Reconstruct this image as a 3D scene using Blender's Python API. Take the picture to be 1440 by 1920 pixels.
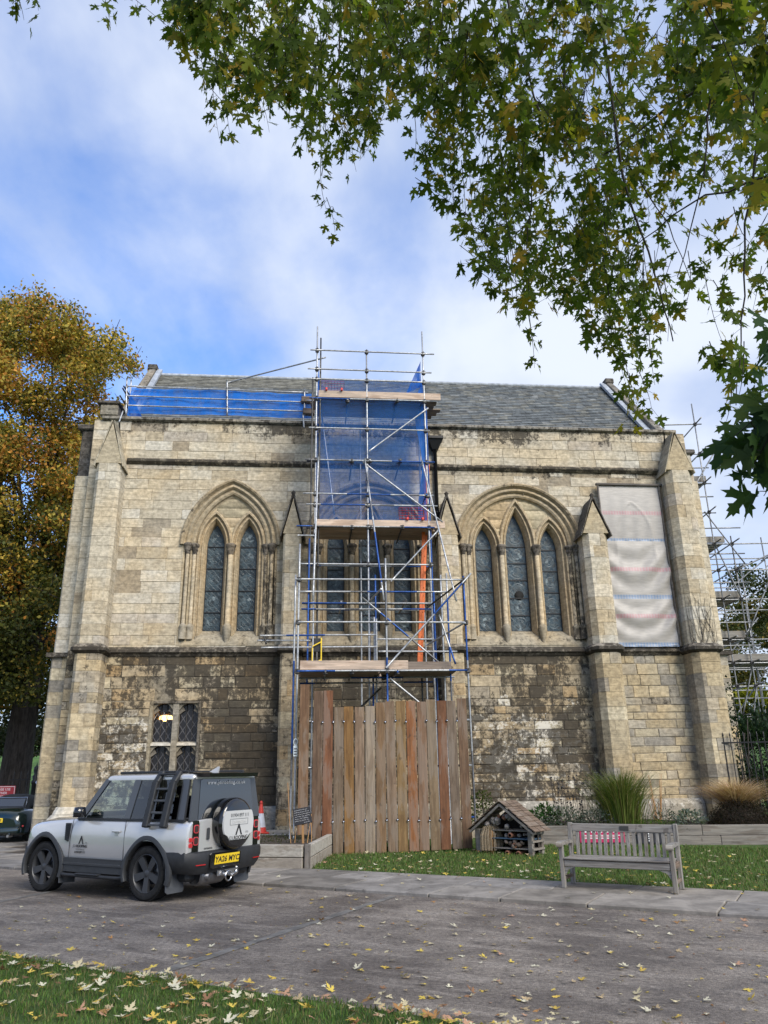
import bpy, math, random
import numpy as np
from mathutils import Vector, Matrix, Euler
for _o in list(bpy.data.objects): bpy.data.objects.remove(_o)
SC = bpy.context.scene
R = math.radians
rnd = random.Random(7)
# ------------------------------------------------------------------ camera
CAM_H = 1.75
F_PX, CX, CY = 1434.0, 720.0, 960.0
_up = Vector((652 - CX, 3237 + CY, -F_PX)).normalized()
_fw = Vector((0, 0, -1)); _fw = (_fw - _fw.dot(_up) * _up).normalized()
_rt = _fw.cross(_up)
CAM_R = Matrix((_rt, _fw, _up))                       # camera axes -> world axes
cam_data = bpy.data.cameras.new('camera'); cam = bpy.data.objects.new('camera', cam_data)
SC.collection.objects.link(cam); SC.camera = cam
cam_data.sensor_fit = 'VERTICAL'; cam_data.sensor_height = 24.0; cam_data.sensor_width = 18.0
cam_data.lens = F_PX / 1920 * 24.0
cam_data.clip_start = 0.05; cam_data.clip_end = 3000
cam.matrix_world = Matrix.Translation((0, 0, CAM_H)) @ CAM_R.to_4x4()
# ------------------------------------------------------------------ light and sky
SUN_DIR = Vector((0.50, -0.66, 0.62)).normalized()     # towards the sun
SUN_STRENGTH, SUN_ANGLE, SKY_STRENGTH, EXPOSURE = 2.3, 34, 0.115, 1.15
wd = bpy.data.worlds.new('World'); SC.world = wd; wd.use_nodes = True
nt = wd.node_tree; nt.nodes.clear()
def wn(t, **k):
    n = nt.nodes.new(t)
    for a, b in k.items(): setattr(n, a, b)
    return n
w_out = wn('ShaderNodeOutputWorld'); w_bg = wn('ShaderNodeBackground'); w_sky = wn('ShaderNodeTexSky')
w_sky.sky_type = 'NISHITA'; w_sky.sun_disc = False
w_sky.sun_elevation = math.asin(SUN_DIR.z); w_sky.sun_rotation = math.atan2(SUN_DIR.x, SUN_DIR.y)
w_sky.air_density = 1.0; w_sky.dust_density = 0.6; w_sky.ozone_density = 2.0
w_tc = wn('ShaderNodeTexCoord'); w_sep = wn('ShaderNodeSeparateXYZ')
nt.links.new(w_tc.outputs['Generated'], w_sep.inputs[0])
def wmath(op, a, b=None, c=None, clamp=False):
    n = wn('ShaderNodeMath', operation=op); n.use_clamp = clamp
    for i, x in enumerate((a, b, c)):
        if x is None: continue
        if isinstance(x, (int, float)): n.inputs[i].default_value = x
        else: nt.links.new(x, n.inputs[i])
    return n.outputs[0]
_den = wmath('ADD', wmath('MAXIMUM', w_sep.outputs['Z'], 0.0), 0.35)
w_cmb = wn('ShaderNodeCombineXYZ')
nt.links.new(wmath('DIVIDE', w_sep.outputs['X'], _den), w_cmb.inputs[0])
nt.links.new(wmath('DIVIDE', w_sep.outputs['Y'], _den), w_cmb.inputs[1])
def wnoise(scale, detail, rough, loc, sx=1, sy=1):
    mp = wn('ShaderNodeMapping'); mp.inputs['Location'].default_value = loc; mp.inputs['Scale'].default_value = (sx, sy, 1)
    mp.inputs['Rotation'].default_value = (0, 0, SKY_ROT)
    nt.links.new(w_cmb.outputs[0], mp.inputs[0])
    n = wn('ShaderNodeTexNoise'); n.inputs['Scale'].default_value = scale; n.inputs['Detail'].default_value = detail
    n.inputs['Roughness'].default_value = rough; n.inputs['Distortion'].default_value = 0.15
    nt.links.new(mp.outputs[0], n.inputs['Vector']); return n.outputs[0]
SKY_ROT, SKY_LOC = 0.2, (3.9, 6.2, 1.5)
_big = wnoise(1.15, 3.0, 0.5, SKY_LOC, 1.0, .7)
_fine = wnoise(4.6, 6.0, 0.55, (1.3, 0.4, 3), 1.0, 0.7)
_cl = wmath('ADD', wmath('MULTIPLY', _big, 0.72), wmath('MULTIPLY', _fine, 0.34))
w_ramp = wn('ShaderNodeMapRange', interpolation_type='SMOOTHSTEP')
w_ramp.inputs['From Min'].default_value = 0.35; w_ramp.inputs['From Max'].default_value = 0.60
nt.links.new(_cl, w_ramp.inputs['Value'])
w_tint = wn('ShaderNodeMixRGB', blend_type='MULTIPLY'); w_tint.inputs[0].default_value = 1.0
w_tint.inputs[2].default_value = (0.55, .88, 1.30, 1)
nt.links.new(w_sky.outputs[0], w_tint.inputs[1])
# cloud colour: lavender grey bodies, brighter tops
w_ccol = wn('ShaderNodeMixRGB'); w_ccol.inputs[1].default_value = (2.35, 2.75, 3.65, 1); w_ccol.inputs[2].default_value = (3.6, 3.85, 4.3, 1)
_m2 = wn('ShaderNodeMapRange', interpolation_type='SMOOTHSTEP'); _m2.inputs['From Min'].default_value = 0.40; _m2.inputs['From Max'].default_value = 0.64
nt.links.new(wnoise(2.6, 5, 0.5, (4.1, 2.2, 1), 1, 0.8), _m2.inputs['Value'])
nt.links.new(_m2.outputs[0], w_ccol.inputs[0])
w_mix = wn('ShaderNodeMixRGB')
nt.links.new(wmath('MULTIPLY', w_ramp.outputs[0], 0.93), w_mix.inputs[0])
nt.links.new(w_tint.outputs[0], w_mix.inputs[1]); nt.links.new(w_ccol.outputs[0], w_mix.inputs[2])
w_hz = wn('ShaderNodeMapRange', interpolation_type='SMOOTHSTEP')        # pale air towards the horizon, all round
for _i, _v in ((1, 0.42), (2, 0.02), (3, 0.0), (4, 0.85)): w_hz.inputs[_i].default_value = _v
nt.links.new(w_sep.outputs['Z'], w_hz.inputs[0])
w_mix2 = wn('ShaderNodeMixRGB'); w_mix2.inputs[2].default_value = (2.75, 3.15, 3.85, 1)
nt.links.new(w_hz.outputs[0], w_mix2.inputs[0]); nt.links.new(w_mix.outputs[0], w_mix2.inputs[1])
nt.links.new(w_mix2.outputs[0], w_bg.inputs[0]); w_bg.inputs[1].default_value = SKY_STRENGTH
nt.links.new(w_bg.outputs[0], w_out.inputs[0])
sun_d = bpy.data.lights.new('sun', 'SUN'); sun = bpy.data.objects.new('sun', sun_d); SC.collection.objects.link(sun)
sun_d.energy = SUN_STRENGTH; sun_d.angle = R(SUN_ANGLE); sun_d.color = (1.0, 0.93, 0.82)
sun.rotation_euler = SUN_DIR.to_track_quat('Z', 'Y').to_euler(); sun.location = SUN_DIR * 60
SC.view_settings.view_transform = 'Standard'; SC.view_settings.look = 'None'
SC.view_settings.exposure = EXPOSURE; SC.view_settings.gamma = 1.0; SC.view_settings.use_curve_mapping = False
try:
    SC.cycles.max_bounces = 8; SC.cycles.transparent_max_bounces = 16; SC.cycles.use_denoising = True
    SC.cycles.sample_clamp_indirect = 8
except Exception: pass
# ------------------------------------------------------------------ survey helpers (photo pixel -> real place)
def ray(px, py): return (CAM_R @ Vector((px - CX, CY - py, -F_PX))).normalized()
CAMP = Vector((0, 0, CAM_H))
def on_ground(px, py, z=0.0):
    d = ray(px, py); return CAMP + d * ((z - CAM_H) / d.z)
def at_range(px, py, dist): return CAMP + ray(px, py) * dist
def at_y(px, py, Y):
    d = ray(px, py); return CAMP + d * (Y / d.y)
TH = math.atan(0.095)
WU = Vector((math.cos(TH), math.sin(TH), 0)); WN = Vector((math.sin(TH), -math.cos(TH), 0)); WO = Vector((0, 22.8, 0))
def wp(px, py, off=0.0):
    """pixel -> (u, y_local, z) on the plane `off` metres in front of the chapel wall"""
    d = ray(px, py); o = WO + off * WN; t = (o - CAMP).dot(WN) / d.dot(WN); p = CAMP + t * d
    return Vector(((p - WO).dot(WU), -off, p.z))
def c2w(p): return WO + WU * p[0] - WN * p[1] + Vector((0, 0, p[2]))
# ------------------------------------------------------------------ mesh helpers
def lin(r, g, b):
    f = lambda c: (c / 255 / 12.92) if c / 255 <= 0.04045 else ((c / 255 + 0.055) / 1.055) ** 2.4
    return (f(r), f(g), f(b))
def jit(c, a, b, r=None):
    f = (r or rnd).uniform(a, b); return tuple(q * f for q in c)
class MB:
    def __init__(s): s.v = []; s.f = []; s.c = []; s.m = []; s.sm = []; s.g = []; s.uv = []
    def add(s, vs, fs, col=(1, 1, 1), mat=0, smooth=False, grime=(0, 0), uvs=None):
        b = len(s.v); s.v.extend([tuple(p) for p in vs])
        for f in fs:
            s.f.append([b + i for i in f]); s.c.append(col); s.m.append(mat); s.sm.append(smooth)
            s.g.append([grime(*vs[i]) for i in f] if callable(grime) else grime)
            s.uv.append([uvs[i] for i in f] if uvs else None)
        return s
    def box(s, x0, x1, y0, y1, z0, z1, **k):
        vs = [(x0, y0, z0), (x1, y0, z0), (x1, y1, z0), (x0, y1, z0), (x0, y0, z1), (x1, y0, z1), (x1, y1, z1), (x0, y1, z1)]
        return s.add(vs, [(0, 3, 2, 1), (4, 5, 6, 7), (0, 1, 5, 4), (1, 2, 6, 5), (2, 3, 7, 6), (3, 0, 4, 7)], **k)
    def cbox(s, x0, x1, y0, y1, z0, z1, c=0.01, **k):
        """box whose edges are all chamfered by c"""
        c = min(c, abs(x1 - x0) * .45, abs(y1 - y0) * .45, abs(z1 - z0) * .45); vs = []; idx = {}
        X = (x0, x1); Y = (y0, y1); Z = (z0, z1); sg = (1, -1)
        for i in (0, 1):
            for j in (0, 1):
                for l in (0, 1):
                    for ax in range(3):
                        d = [sg[i] * c, sg[j] * c, sg[l] * c]; d[ax] = 0
                        idx[(i, j, l, ax)] = len(vs); vs.append((X[i] + d[0], Y[j] + d[1], Z[l] + d[2]))
        fs = []
        for i in (0, 1): fs.append([idx[(i, a, b, 0)] for a, b in ((0, 0), (1, 0), (1, 1), (0, 1))])
        for j in (0, 1): fs.append([idx[(a, j, b, 1)] for a, b in ((0, 0), (1, 0), (1, 1), (0, 1))])
        for l in (0, 1): fs.append([idx[(a, b, l, 2)] for a, b in ((0, 0), (1, 0), (1, 1), (0, 1))])
        for a in (0, 1):
            for b in (0, 1):
                fs.append([idx[(a, b, 0, 0)], idx[(a, b, 1, 0)], idx[(a, b, 1, 1)], idx[(a, b, 0, 1)]])
                fs.append([idx[(a, 0, b, 0)], idx[(a, 1, b, 0)], idx[(a, 1, b, 2)], idx[(a, 0, b, 2)]])
                fs.append([idx[(0, a, b, 1)], idx[(1, a, b, 1)], idx[(1, a, b, 2)], idx[(0, a, b, 2)]])
                for l in (0, 1): fs.append([idx[(a, b, l, 0)], idx[(a, b, l, 1)], idx[(a, b, l, 2)]])
        return s.add(vs, fs, **k)
    def obox(s, c, ax, ay, az, ch=0.0, **k):
        """box with centre c and half-axis vectors"""
        t = MB()
        lx, ly, lz = Vector(ax).length, Vector(ay).length, Vector(az).length
        if ch: t.cbox(-lx, lx, -ly, ly, -lz, lz, c=ch)
        else: t.box(-lx, lx, -ly, ly, -lz, lz)
        X, Y, Z = Vector(ax).normalized(), Vector(ay).normalized(), Vector(az).normalized(); c = Vector(c)
        return s.add([c + X * p[0] + Y * p[1] + Z * p[2] for p in t.v], t.f, **k)
    def bar(s, p0, p1, w, h, upv=(0, 0, 1), ch=0.0, **k):
        p0, p1 = Vector(p0), Vector(p1); d = (p1 - p0); L = d.length; d.normalize(); u = Vector(upv)
        sd = d.cross(u)
        if sd.length < 1e-4: sd = d.cross(Vector((1, 0, 0)))
        sd.normalize(); u = sd.cross(d).normalized()
        return s.obox((p0 + p1) / 2, d * L / 2, sd * w / 2, u * h / 2, ch=ch, **k)
    def tube(s, pts, rad, n=8, cols=None, caps=True, col=(1, 1, 1), **k):
        pts = [Vector(p) for p in pts]; N = len(pts)
        rad = rad if isinstance(rad, (list, tuple)) else [rad] * N
        vs = []; ref = None
        for i, p in enumerate(pts):
            d = (pts[min(i + 1, N - 1)] - pts[max(i - 1, 0)]).normalized()
            if ref is None: ref = d.cross(Vector((0, 0, 1)) if abs(d.z) < .9 else Vector((1, 0, 0))).normalized()
            a = (ref - ref.dot(d) * d).normalized(); b = d.cross(a); ref = a
            for j in range(n):
                t = 2 * math.pi * j / n; vs.append(p + (a * math.cos(t) + b * math.sin(t)) * rad[i])
        for i in range(N - 1):
            sub = [(i * n + j, i * n + (j + 1) % n, (i + 1) * n + (j + 1) % n, (i + 1) * n + j) for j in range(n)]
            if i == 0: s.add(vs, [], **k); base = len(s.v) - len(vs)
            for f in sub:
                s.f.append([base + q for q in f]); s.c.append(cols[i] if cols else col); s.m.append(k.get('mat', 0)); s.sm.append(True); s.g.append(k.get('grime', (0, 0)) if not callable(k.get('grime', 0)) else k['grime'](*vs[f[0]])); s.uv.append(None)
        if caps:
            for e, st in ((0, 0), (-1, (N - 1) * n)):
                s.f.append([base + st + j for j in range(n)]); s.c.append(cols[e] if cols else col); s.m.append(k.get('mat', 0)); s.sm.append(False); s.g.append((0, 0)); s.uv.append(None)
        return s
    def lathe(s, prof, n=16, M=None, caps=True, **k):
        vs = []; M = M or Matrix()
        for r, z in prof:
            for j in range(n):
                t = 2 * math.pi * j / n; vs.append(M @ Vector((r * math.cos(t), r * math.sin(t), z)))
        fs = [(i * n + j, i * n + (j + 1) % n, (i + 1) * n + (j + 1) % n, (i + 1) * n + j) for i in range(len(prof) - 1) for j in range(n)]
        if caps: fs += [tuple(range(n)), tuple(range((len(prof) - 1) * n, len(prof) * n))]
        k.setdefault('smooth', True)
        return s.add(vs, fs, **k)
    def prism(s, front, back, **k):
        n = len(front)
        return s.add(list(front) + list(back), [tuple(range(n)), tuple(range(2 * n - 1, n - 1, -1))] + [(i, n + i, n + (i + 1) % n, (i + 1) % n) for i in range(n)], **k)
    def grid(s, rows, **k):
        n = len(rows[0]); vs = [p for r in rows for p in r]
        k.setdefault('smooth', True)
        return s.add(vs, [(i * n + j, i * n + j + 1, (i + 1) * n + j + 1, (i + 1) * n + j) for i in range(len(rows) - 1) for j in range(n - 1)], **k)
    def merge(s, o, M=None):
        b = len(s.v); s.v.extend([tuple(M @ Vector(p)) for p in o.v] if M else o.v); s.f.extend([[b + i for i in f] for f in o.f])
        s.c += o.c; s.m += o.m; s.sm += o.sm; s.g += o.g; s.uv += o.uv; return s
    def mesh(s, name, mats, shift=None, auto=None):
        me = bpy.data.meshes.new(name)
        v = s.v if shift is None else [(p[0] - shift[0], p[1] - shift[1], p[2] - shift[2]) for p in s.v]
        me.from_pydata(v, [], s.f)
        for m in (mats if isinstance(mats, (list, tuple)) else [mats]): me.materials.append(MAT[m] if isinstance(m, str) else m)
        nf = len(me.polygons)
        me.polygons.foreach_set('material_index', np.array(s.m, dtype=np.int32))
        me.polygons.foreach_set('use_smooth', np.array(s.sm, dtype=bool) if auto is None else np.ones(nf, dtype=bool))
        lt = np.zeros(nf, dtype=np.int32); me.polygons.foreach_get('loop_total', lt)
        if any(c != (1, 1, 1) for c in s.c):
            a = me.color_attributes.new('Col', 'FLOAT_COLOR', 'CORNER')
            cc = np.ones((nf, 4), dtype=np.float32); cc[:, :3] = np.array(s.c, dtype=np.float32)[:, :3]
            a.data.foreach_set('color', np.repeat(cc, lt, axis=0).ravel())
        if any(g != (0, 0) for g in s.g):
            a = me.color_attributes.new('Grime', 'FLOAT_COLOR', 'CORNER')
            out = []
            for f, q in zip(s.f, s.g): out.extend(q if isinstance(q, list) else [q] * len(f))
            cc = np.zeros((len(out), 4), dtype=np.float32); cc[:, :2] = np.array(out, dtype=np.float32)
            a.data.foreach_set('color', cc.ravel())
        if any(u is not None for u in s.uv):
            ul = me.uv_layers.new(name='UVMap'); out = []
            for f, u in zip(s.f, s.uv): out.extend([q for p in (u if u else [(0, 0)] * len(f)) for q in p])
            ul.data.foreach_set('uv', np.array(out, dtype=np.float32))
        me.update()
        if auto is not None:
            try: me.set_sharp_from_angle(angle=R(auto))
            except Exception: pass
        return me
    def build(s, name, mats, parent=None, shift=None, auto=None, kind=None):
        o = bpy.data.objects.new(name, s.mesh(name, mats, shift, auto)); SC.collection.objects.link(o)
        if parent: o.parent = parent
        if kind: o['kind'] = kind
        return o
def tag(o, label=None, cat=None, group=None, kind=None):
    if label: o['label'] = label
    if cat: o['category'] = cat
    if group: o['group'] = group
    if kind: o['kind'] = kind
    return o
def empty(name, loc, rz=0.0, label=None, cat=None, group=None, scale=1.0):
    o = bpy.data.objects.new(name, None); SC.collection.objects.link(o); o.location = loc; o.rotation_euler = (0, 0, rz); o.scale = (scale,) * 3
    o.empty_display_size = 0.2
    return tag(o, label, cat, group)
def cfe(name, base, label, cat, group=None):
    """thing in the chapel frame: an Empty at chapel-frame point `base`; build parts with shift=base"""
    return empty(name, c2w(base), TH, label, cat, group)
def text(s, size, name, mat, parent, M, extrude=0.001, align='CENTER', spacing=1.0, bold=0.0):
    cu = bpy.data.curves.new(name, 'FONT'); cu.body = s; cu.size = size; cu.align_x = align; cu.align_y = 'CENTER'; cu.extrude = extrude
    cu.space_character = spacing; cu.offset = bold; cu.resolution_u = 3
    o = bpy.data.objects.new(name, cu); me = None
    SC.collection.objects.link(o); bpy.context.view_layer.update()
    me = bpy.data.meshes.new_from_object(o.evaluated_get(bpy.context.evaluated_depsgraph_get()))
    bpy.data.objects.remove(o); bpy.data.curves.remove(cu)
    me.name = name; me.materials.clear(); me.materials.append(MAT[mat])
    o = bpy.data.objects.new(name, me); SC.collection.objects.link(o); o.parent = parent; o.matrix_local = M
    return o
# ------------------------------------------------------------------ materials
MAT = {}
class NT:
    def __init__(s, name):
        s.m = bpy.data.materials.new(name); s.m.use_nodes = True; s.t = s.m.node_tree; s.b = s.t.nodes['Principled BSDF']; s.out = s.t.nodes['Material Output']; MAT[name] = s.m
    def n(s, t, **k):
        x = s.t.nodes.new(t)
        for a, b in k.items(): setattr(x, a, b)
        return x
    def l(s, a, b): s.t.links.new(a, b)
    def inp(s, n, i, v):
        if isinstance(v, (int, float)): n.inputs[i].default_value = v
        elif isinstance(v, tuple): n.inputs[i].default_value = v if len(v) == 4 else (*v, 1) if n.inputs[i].type == 'RGBA' else v
        else: s.l(v, n.inputs[i])
    def math(s, op, a, b=None, clamp=False):
        x = s.n('ShaderNodeMath', operation=op); x.use_clamp = clamp; s.inp(x, 0, a)
        if b is not None: s.inp(x, 1, b)
        return x.outputs[0]
    def coord(s, which='Object', scale=(1, 1, 1), rot=(0, 0, 0)):
        if which == 'World': tc = s.n('ShaderNodeNewGeometry').outputs['Position']
        else: tc = s.n('ShaderNodeTexCoord').outputs[which]
        mp = s.n('ShaderNodeMapping'); mp.inputs['Scale'].default_value = scale; mp.inputs['Rotation'].default_value = rot
        s.l(tc, mp.inputs[0]); return mp.outputs[0]
    def noise(s, vec, scale, detail=4, rough=.55, dist=0):
        x = s.n('ShaderNodeTexNoise'); x.inputs['Scale'].default_value = scale; x.inputs['Detail'].default_value = detail
        x.inputs['Roughness'].default_value = rough; x.inputs['Distortion'].default_value = dist; s.l(vec, x.inputs['Vector']); return x.outputs[0]
    def rng(s, v, a, b, c=0., d=1., smooth=True):
        x = s.n('ShaderNodeMapRange', interpolation_type='SMOOTHSTEP' if smooth else 'LINEAR')
        for i, q in enumerate((v, a, b, c, d)): s.inp(x, i, q)
        return x.outputs[0]
    def mix(s, f, a, b, mode='MIX'):
        x = s.n('ShaderNodeMixRGB', blend_type=mode); s.inp(x, 0, f); s.inp(x, 1, a); s.inp(x, 2, b); return x.outputs[0]
    def attr(s, name): return s.n('ShaderNodeAttribute', attribute_name=name).outputs['Color']
    def sep(s, c):
        x = s.n('ShaderNodeSeparateColor'); s.l(c, x.inputs[0]); return x.outputs
    def set(s, base=None, rough=None, metal=None, spec=None, **k):
        if base is not None: s.inp(s.b, 'Base Color', base)
        if rough is not None: s.inp(s.b, 'Roughness', rough)
        if metal is not None: s.inp(s.b, 'Metallic', metal)
        if spec is not None: s.inp(s.b, 'Specular IOR Level', spec)
        for a, b in k.items(): s.inp(s.b, a.replace('_', ' '), b)
        return s
    def bump(s, h, strength=.3, dist=.01):
        x = s.n('ShaderNodeBump'); x.inputs['Strength'].default_value = strength; x.inputs['Distance'].default_value = dist
        s.l(h, x.inputs['Height']); s.l(x.outputs[0], s.b.inputs['Normal']); return s
def plain(name, col, rough=.5, metal=0., spec=.5, var=.0, vs=6., bump=0., bs=40., coat=0.):
    m = NT(name); base = (*col, 1)
    if var:
        n = m.noise(m.coord('Object'), vs, 5, .6)
        base = m.mix(1.0, (*col, 1), m.rng(n, .3, .7, 1 - var, 1 + var), 'MULTIPLY')
    m.set(base, rough, metal, spec)
    if coat: m.set(Coat_Weight=coat, Coat_Roughness=.04)
    if bump: m.bump(m.noise(m.coord('Object'), bs, 4), bump, .01)
    return m
def stone_mat(name, grain=1.0, world=True):
    m = NT(name)
    P = m.coord('World' if world else 'Object')
    col = m.attr('Col'); gr = m.sep(m.attr('Grime'))
    fine = m.noise(P, 9, 6, .65); bed = m.noise(m.coord('World', (1.2, 1.2, 9)), 2.2, 5, .6, .4); big = m.noise(P, .9, 3, .5)
    c = m.mix(1.0, col, m.rng(fine, .28, .72, .70, 1.26), 'MULTIPLY')
    c = m.mix(1.0, c, m.rng(bed, .3, .7, .84, 1.13), 'MULTIPLY')
    warm = m.mix(m.rng(big, .42, .62, 0., .5), c, m.mix(1.0, c, (1.10, .98, .80, 1), 'MULTIPLY'))
    # pale limewash / lichen flakes, then soot: hard-edged blotches with vertical runs
    patch = m.math('ADD', m.math('MULTIPLY', m.noise(m.coord('World', (1, 1, 1.4)), 3.0, 8, .7, .4), .5), m.math('MULTIPLY', m.noise(m.coord('World', (1, 1, 1.3)), 9.0, 9, .75), .5))
    thr = m.math('SUBTRACT', .80, m.math('MULTIPLY', gr[1], .50))
    fl = m.rng(patch, thr, m.math('ADD', thr, .05))
    c2 = m.mix(m.math('MULTIPLY', fl, .85), warm, (.60, .57, .50, 1))
    soot = m.math('ADD', m.math('MULTIPLY', m.noise(m.coord('World', (1.6, 1.6, .45)), 2.0, 8, .68, .3), .40), m.math('MULTIPLY', m.noise(P, 7.0, 9, .76), .67))
    ts = m.math('SUBTRACT', .80, m.math('MULTIPLY', gr[0], .52))
    sm = m.rng(soot, ts, m.math('ADD', ts, .10))
    c3 = m.mix(m.math('MULTIPLY', sm, .86), c2, (.030, .026, .021, 1))
    # thin all-over film
    c4 = m.mix(m.math('MULTIPLY', gr[0], .20), c3, m.mix(1.0, c3, (.45, .38, .30, 1), 'MULTIPLY'))
    m.set(c4, .92, 0, .25)
    h = m.math('ADD', m.math('MULTIPLY', fine, .7), m.math('MULTIPLY', bed, .6))
    h = m.math('ADD', h, m.math('MULTIPLY', sm, -.35))
    m.bump(h, .55 * grain, .02)
    return m
stone_mat('stone'); stone_mat('stone_dress', .6)
plain('mortar', (.26, .225, .165), .95, var=.3, vs=3)
m = NT('slate'); _c = m.attr('Col'); m.set(m.mix(1.0, _c, m.rng(m.noise(m.coord('World'), 3.5, 7, .7), .3, .7, .6, 1.35), 'MULTIPLY'), .62, 0, .4); m.bump(m.noise(m.coord('World'), 30, 4), .3, .01)
plain('lead', (.33, .36, .40), .55, .3, var=.25, vs=5)
# leaded church glass: UV of each pane runs -1..1 across, with medallion ring and quarry leading
def glass_mat(name, tint, cell):
    m = NT(name); uv = m.coord('UV'); s = m.n('ShaderNodeSeparateXYZ'); m.l(uv, s.inputs[0]); x, y = s.outputs[0], s.outputs[1]
    r = m.math('SQRT', m.math('ADD', m.math('MULTIPLY', x, x), m.math('MULTIPLY', y, y)))
    P = m.coord('World', (1, 1, 1))
    vor = m.n('ShaderNodeTexVoronoi'); vor.inputs['Scale'].default_value = cell; m.l(P, vor.inputs['Vector'])
    vs = m.sep(vor.outputs['Color'])
    ve = m.n('ShaderNodeTexVoronoi', feature='DISTANCE_TO_EDGE'); ve.inputs['Scale'].default_value = cell; m.l(P, ve.inputs['Vector'])
    d1 = m.math('ABSOLUTE', m.math('SUBTRACT', m.math('FRACT', m.math('ADD', m.math('MULTIPLY', x, 1.6), m.math('MULTIPLY', y, 1.6))), .5))
    d2 = m.math('ABSOLUTE', m.math('SUBTRACT', m.math('FRACT', m.math('SUBTRACT', m.math('MULTIPLY', x, 1.6), m.math('MULTIPLY', y, 1.6))), .5))
    lead = m.math('MAXIMUM', m.rng(m.math('MINIMUM', d1, d2), .03, .07, 1, 0), m.rng(ve.outputs['Distance'], .012, .03, .6, 0))
    ring = m.math('MAXIMUM', m.rng(m.math('ABSOLUTE', m.math('SUBTRACT', r, .62)), .03, .07, 1, 0), m.rng(m.math('ABSOLUTE', m.math('SUBTRACT', r, .38)), .02, .05, .8, 0))
    inside = m.rng(r, .58, .64, 1, 0)
    base = m.mix(m.rng(vs[0], .2, .9), tuple(q * .55 for q in tint) + (1,), tuple(min(1, q * 1.45) for q in tint) + (1,))  # cell brightness varied in the colour, as if some pieces reflect light
    big = m.noise(m.coord('World', (1.3, 1.3, 1.3)), 2.3, 4, .6)
    pale = m.math('MULTIPLY', m.math('MULTIPLY', m.rng(vs[1], .62, .80), inside), m.rng(big, .47, .62))
    base = m.mix(m.math('MULTIPLY', pale, .8), base, (.22, .27, .29, 1))
    base = m.mix(m.math('MULTIPLY', m.math('MAXIMUM', ring, lead), .55), base, tuple(min(1, q * 2.3) for q in tint) + (1,))
    m.set(base, m.rng(vs[2], 0, 1, .18, .45), 0, .35)
    m.bump(m.math('ADD', vs[2], m.math('MULTIPLY', m.math('MAXIMUM', ring, lead), .8)), .25, .02)
    return m
glass_mat('church_glass', (.026, .040, .048), 11.0)
m = NT('quarry_glass'); _s = m.n('ShaderNodeSeparateXYZ'); m.l(m.coord('UV'), _s.inputs[0])
_a = m.math('ABSOLUTE', m.math('SUBTRACT', m.math('FRACT', m.math('ADD', _s.outputs[0], _s.outputs[1])), .5)); _b = m.math('ABSOLUTE', m.math('SUBTRACT', m.math('FRACT', m.math('SUBTRACT', _s.outputs[0], _s.outputs[1])), .5))
_ld = m.rng(m.math('MINIMUM', _a, _b), .05, .08, 1, 0)
m.set(m.mix(_ld, (.012, .011, .012, 1), (.07, .07, .078, 1)), m.rng(_ld, 0, 1, .12, .6), 0, .4)
def wood(name, rough=.75, attr=True, col=(.2, .15, .1), axis=2, grain=14., contrast=.35, bump=.25):
    m = NT(name); sc = [grain] * 3; sc[axis] = grain * .06
    ofs = m.n('ShaderNodeVectorMath', operation='ADD'); m.l(m.coord('Object'), ofs.inputs[0]); rn = m.n('ShaderNodeObjectInfo'); rm = m.n('ShaderNodeMath', operation='MULTIPLY'); rm.inputs[1].default_value = 57.0; m.l(rn.outputs['Random'], rm.inputs[0]); m.l(rm.outputs[0], ofs.inputs[1]); O = ofs.outputs[0]
    mp = m.n('ShaderNodeMapping'); mp.inputs['Scale'].default_value = tuple(sc); m.l(O, mp.inputs[0]); g = m.noise(mp.outputs[0], 1.6, 6, .65, .6); s2 = [2.2] * 3; s2[axis] = .55; mp2 = m.n('ShaderNodeMapping'); mp2.inputs['Scale'].default_value = tuple(s2); m.l(O, mp2.inputs[0]); st = m.noise(mp2.outputs[0], 1.7, 6, .6, .3)
    base = m.attr('Col') if attr else (*col, 1)
    c = m.mix(1.0, base, m.rng(g, .28, .72, 1 - contrast, 1 + contrast), 'MULTIPLY')
    c = m.mix(m.rng(st, .50, .56, 0, .75), c, m.mix(.45, c, (.21, .18, .15, 1)))
    c = m.mix(m.rng(st, .40, .46, .45, 0), c, m.mix(1.0, c, (.55, .45, .38, 1), 'MULTIPLY'))
    c = m.mix(m.rng(m.noise(O, 6.5, 3), .66, .73, 0, .5), c, (.035, .026, .02, 1))
    m.set(c, rough, 0, .3); m.bump(g, bump, .008); return m
wood('board_wood', axis=2); wood('plank_wood', axis=0, contrast=.25); wood('bench_wood', attr=False, col=(.19, .18, .165), axis=0, contrast=.45, grain=22); wood('bench_wood_v', attr=False, col=(.185, .175, .16), axis=2, contrast=.45, grain=22)
wood('sleeper_wood', attr=False, col=(.17, .155, .135), axis=0, contrast=.4, grain=10)
wood('house_wood', attr=False, col=(.13, .095, .07), axis=1, contrast=.45, grain=16)
m = NT('tube_metal'); _c = m.attr('Col'); m.set(m.mix(1.0, _c, m.rng(m.noise(m.coord('Object', (1, 1, 1)), 14, 5, .7), .3, .7, .62, 1.2), 'MULTIPLY'), .42, .55, .5)
plain('coupler', (.075, .072, .07), .6, .7, var=.4, vs=30)
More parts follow.
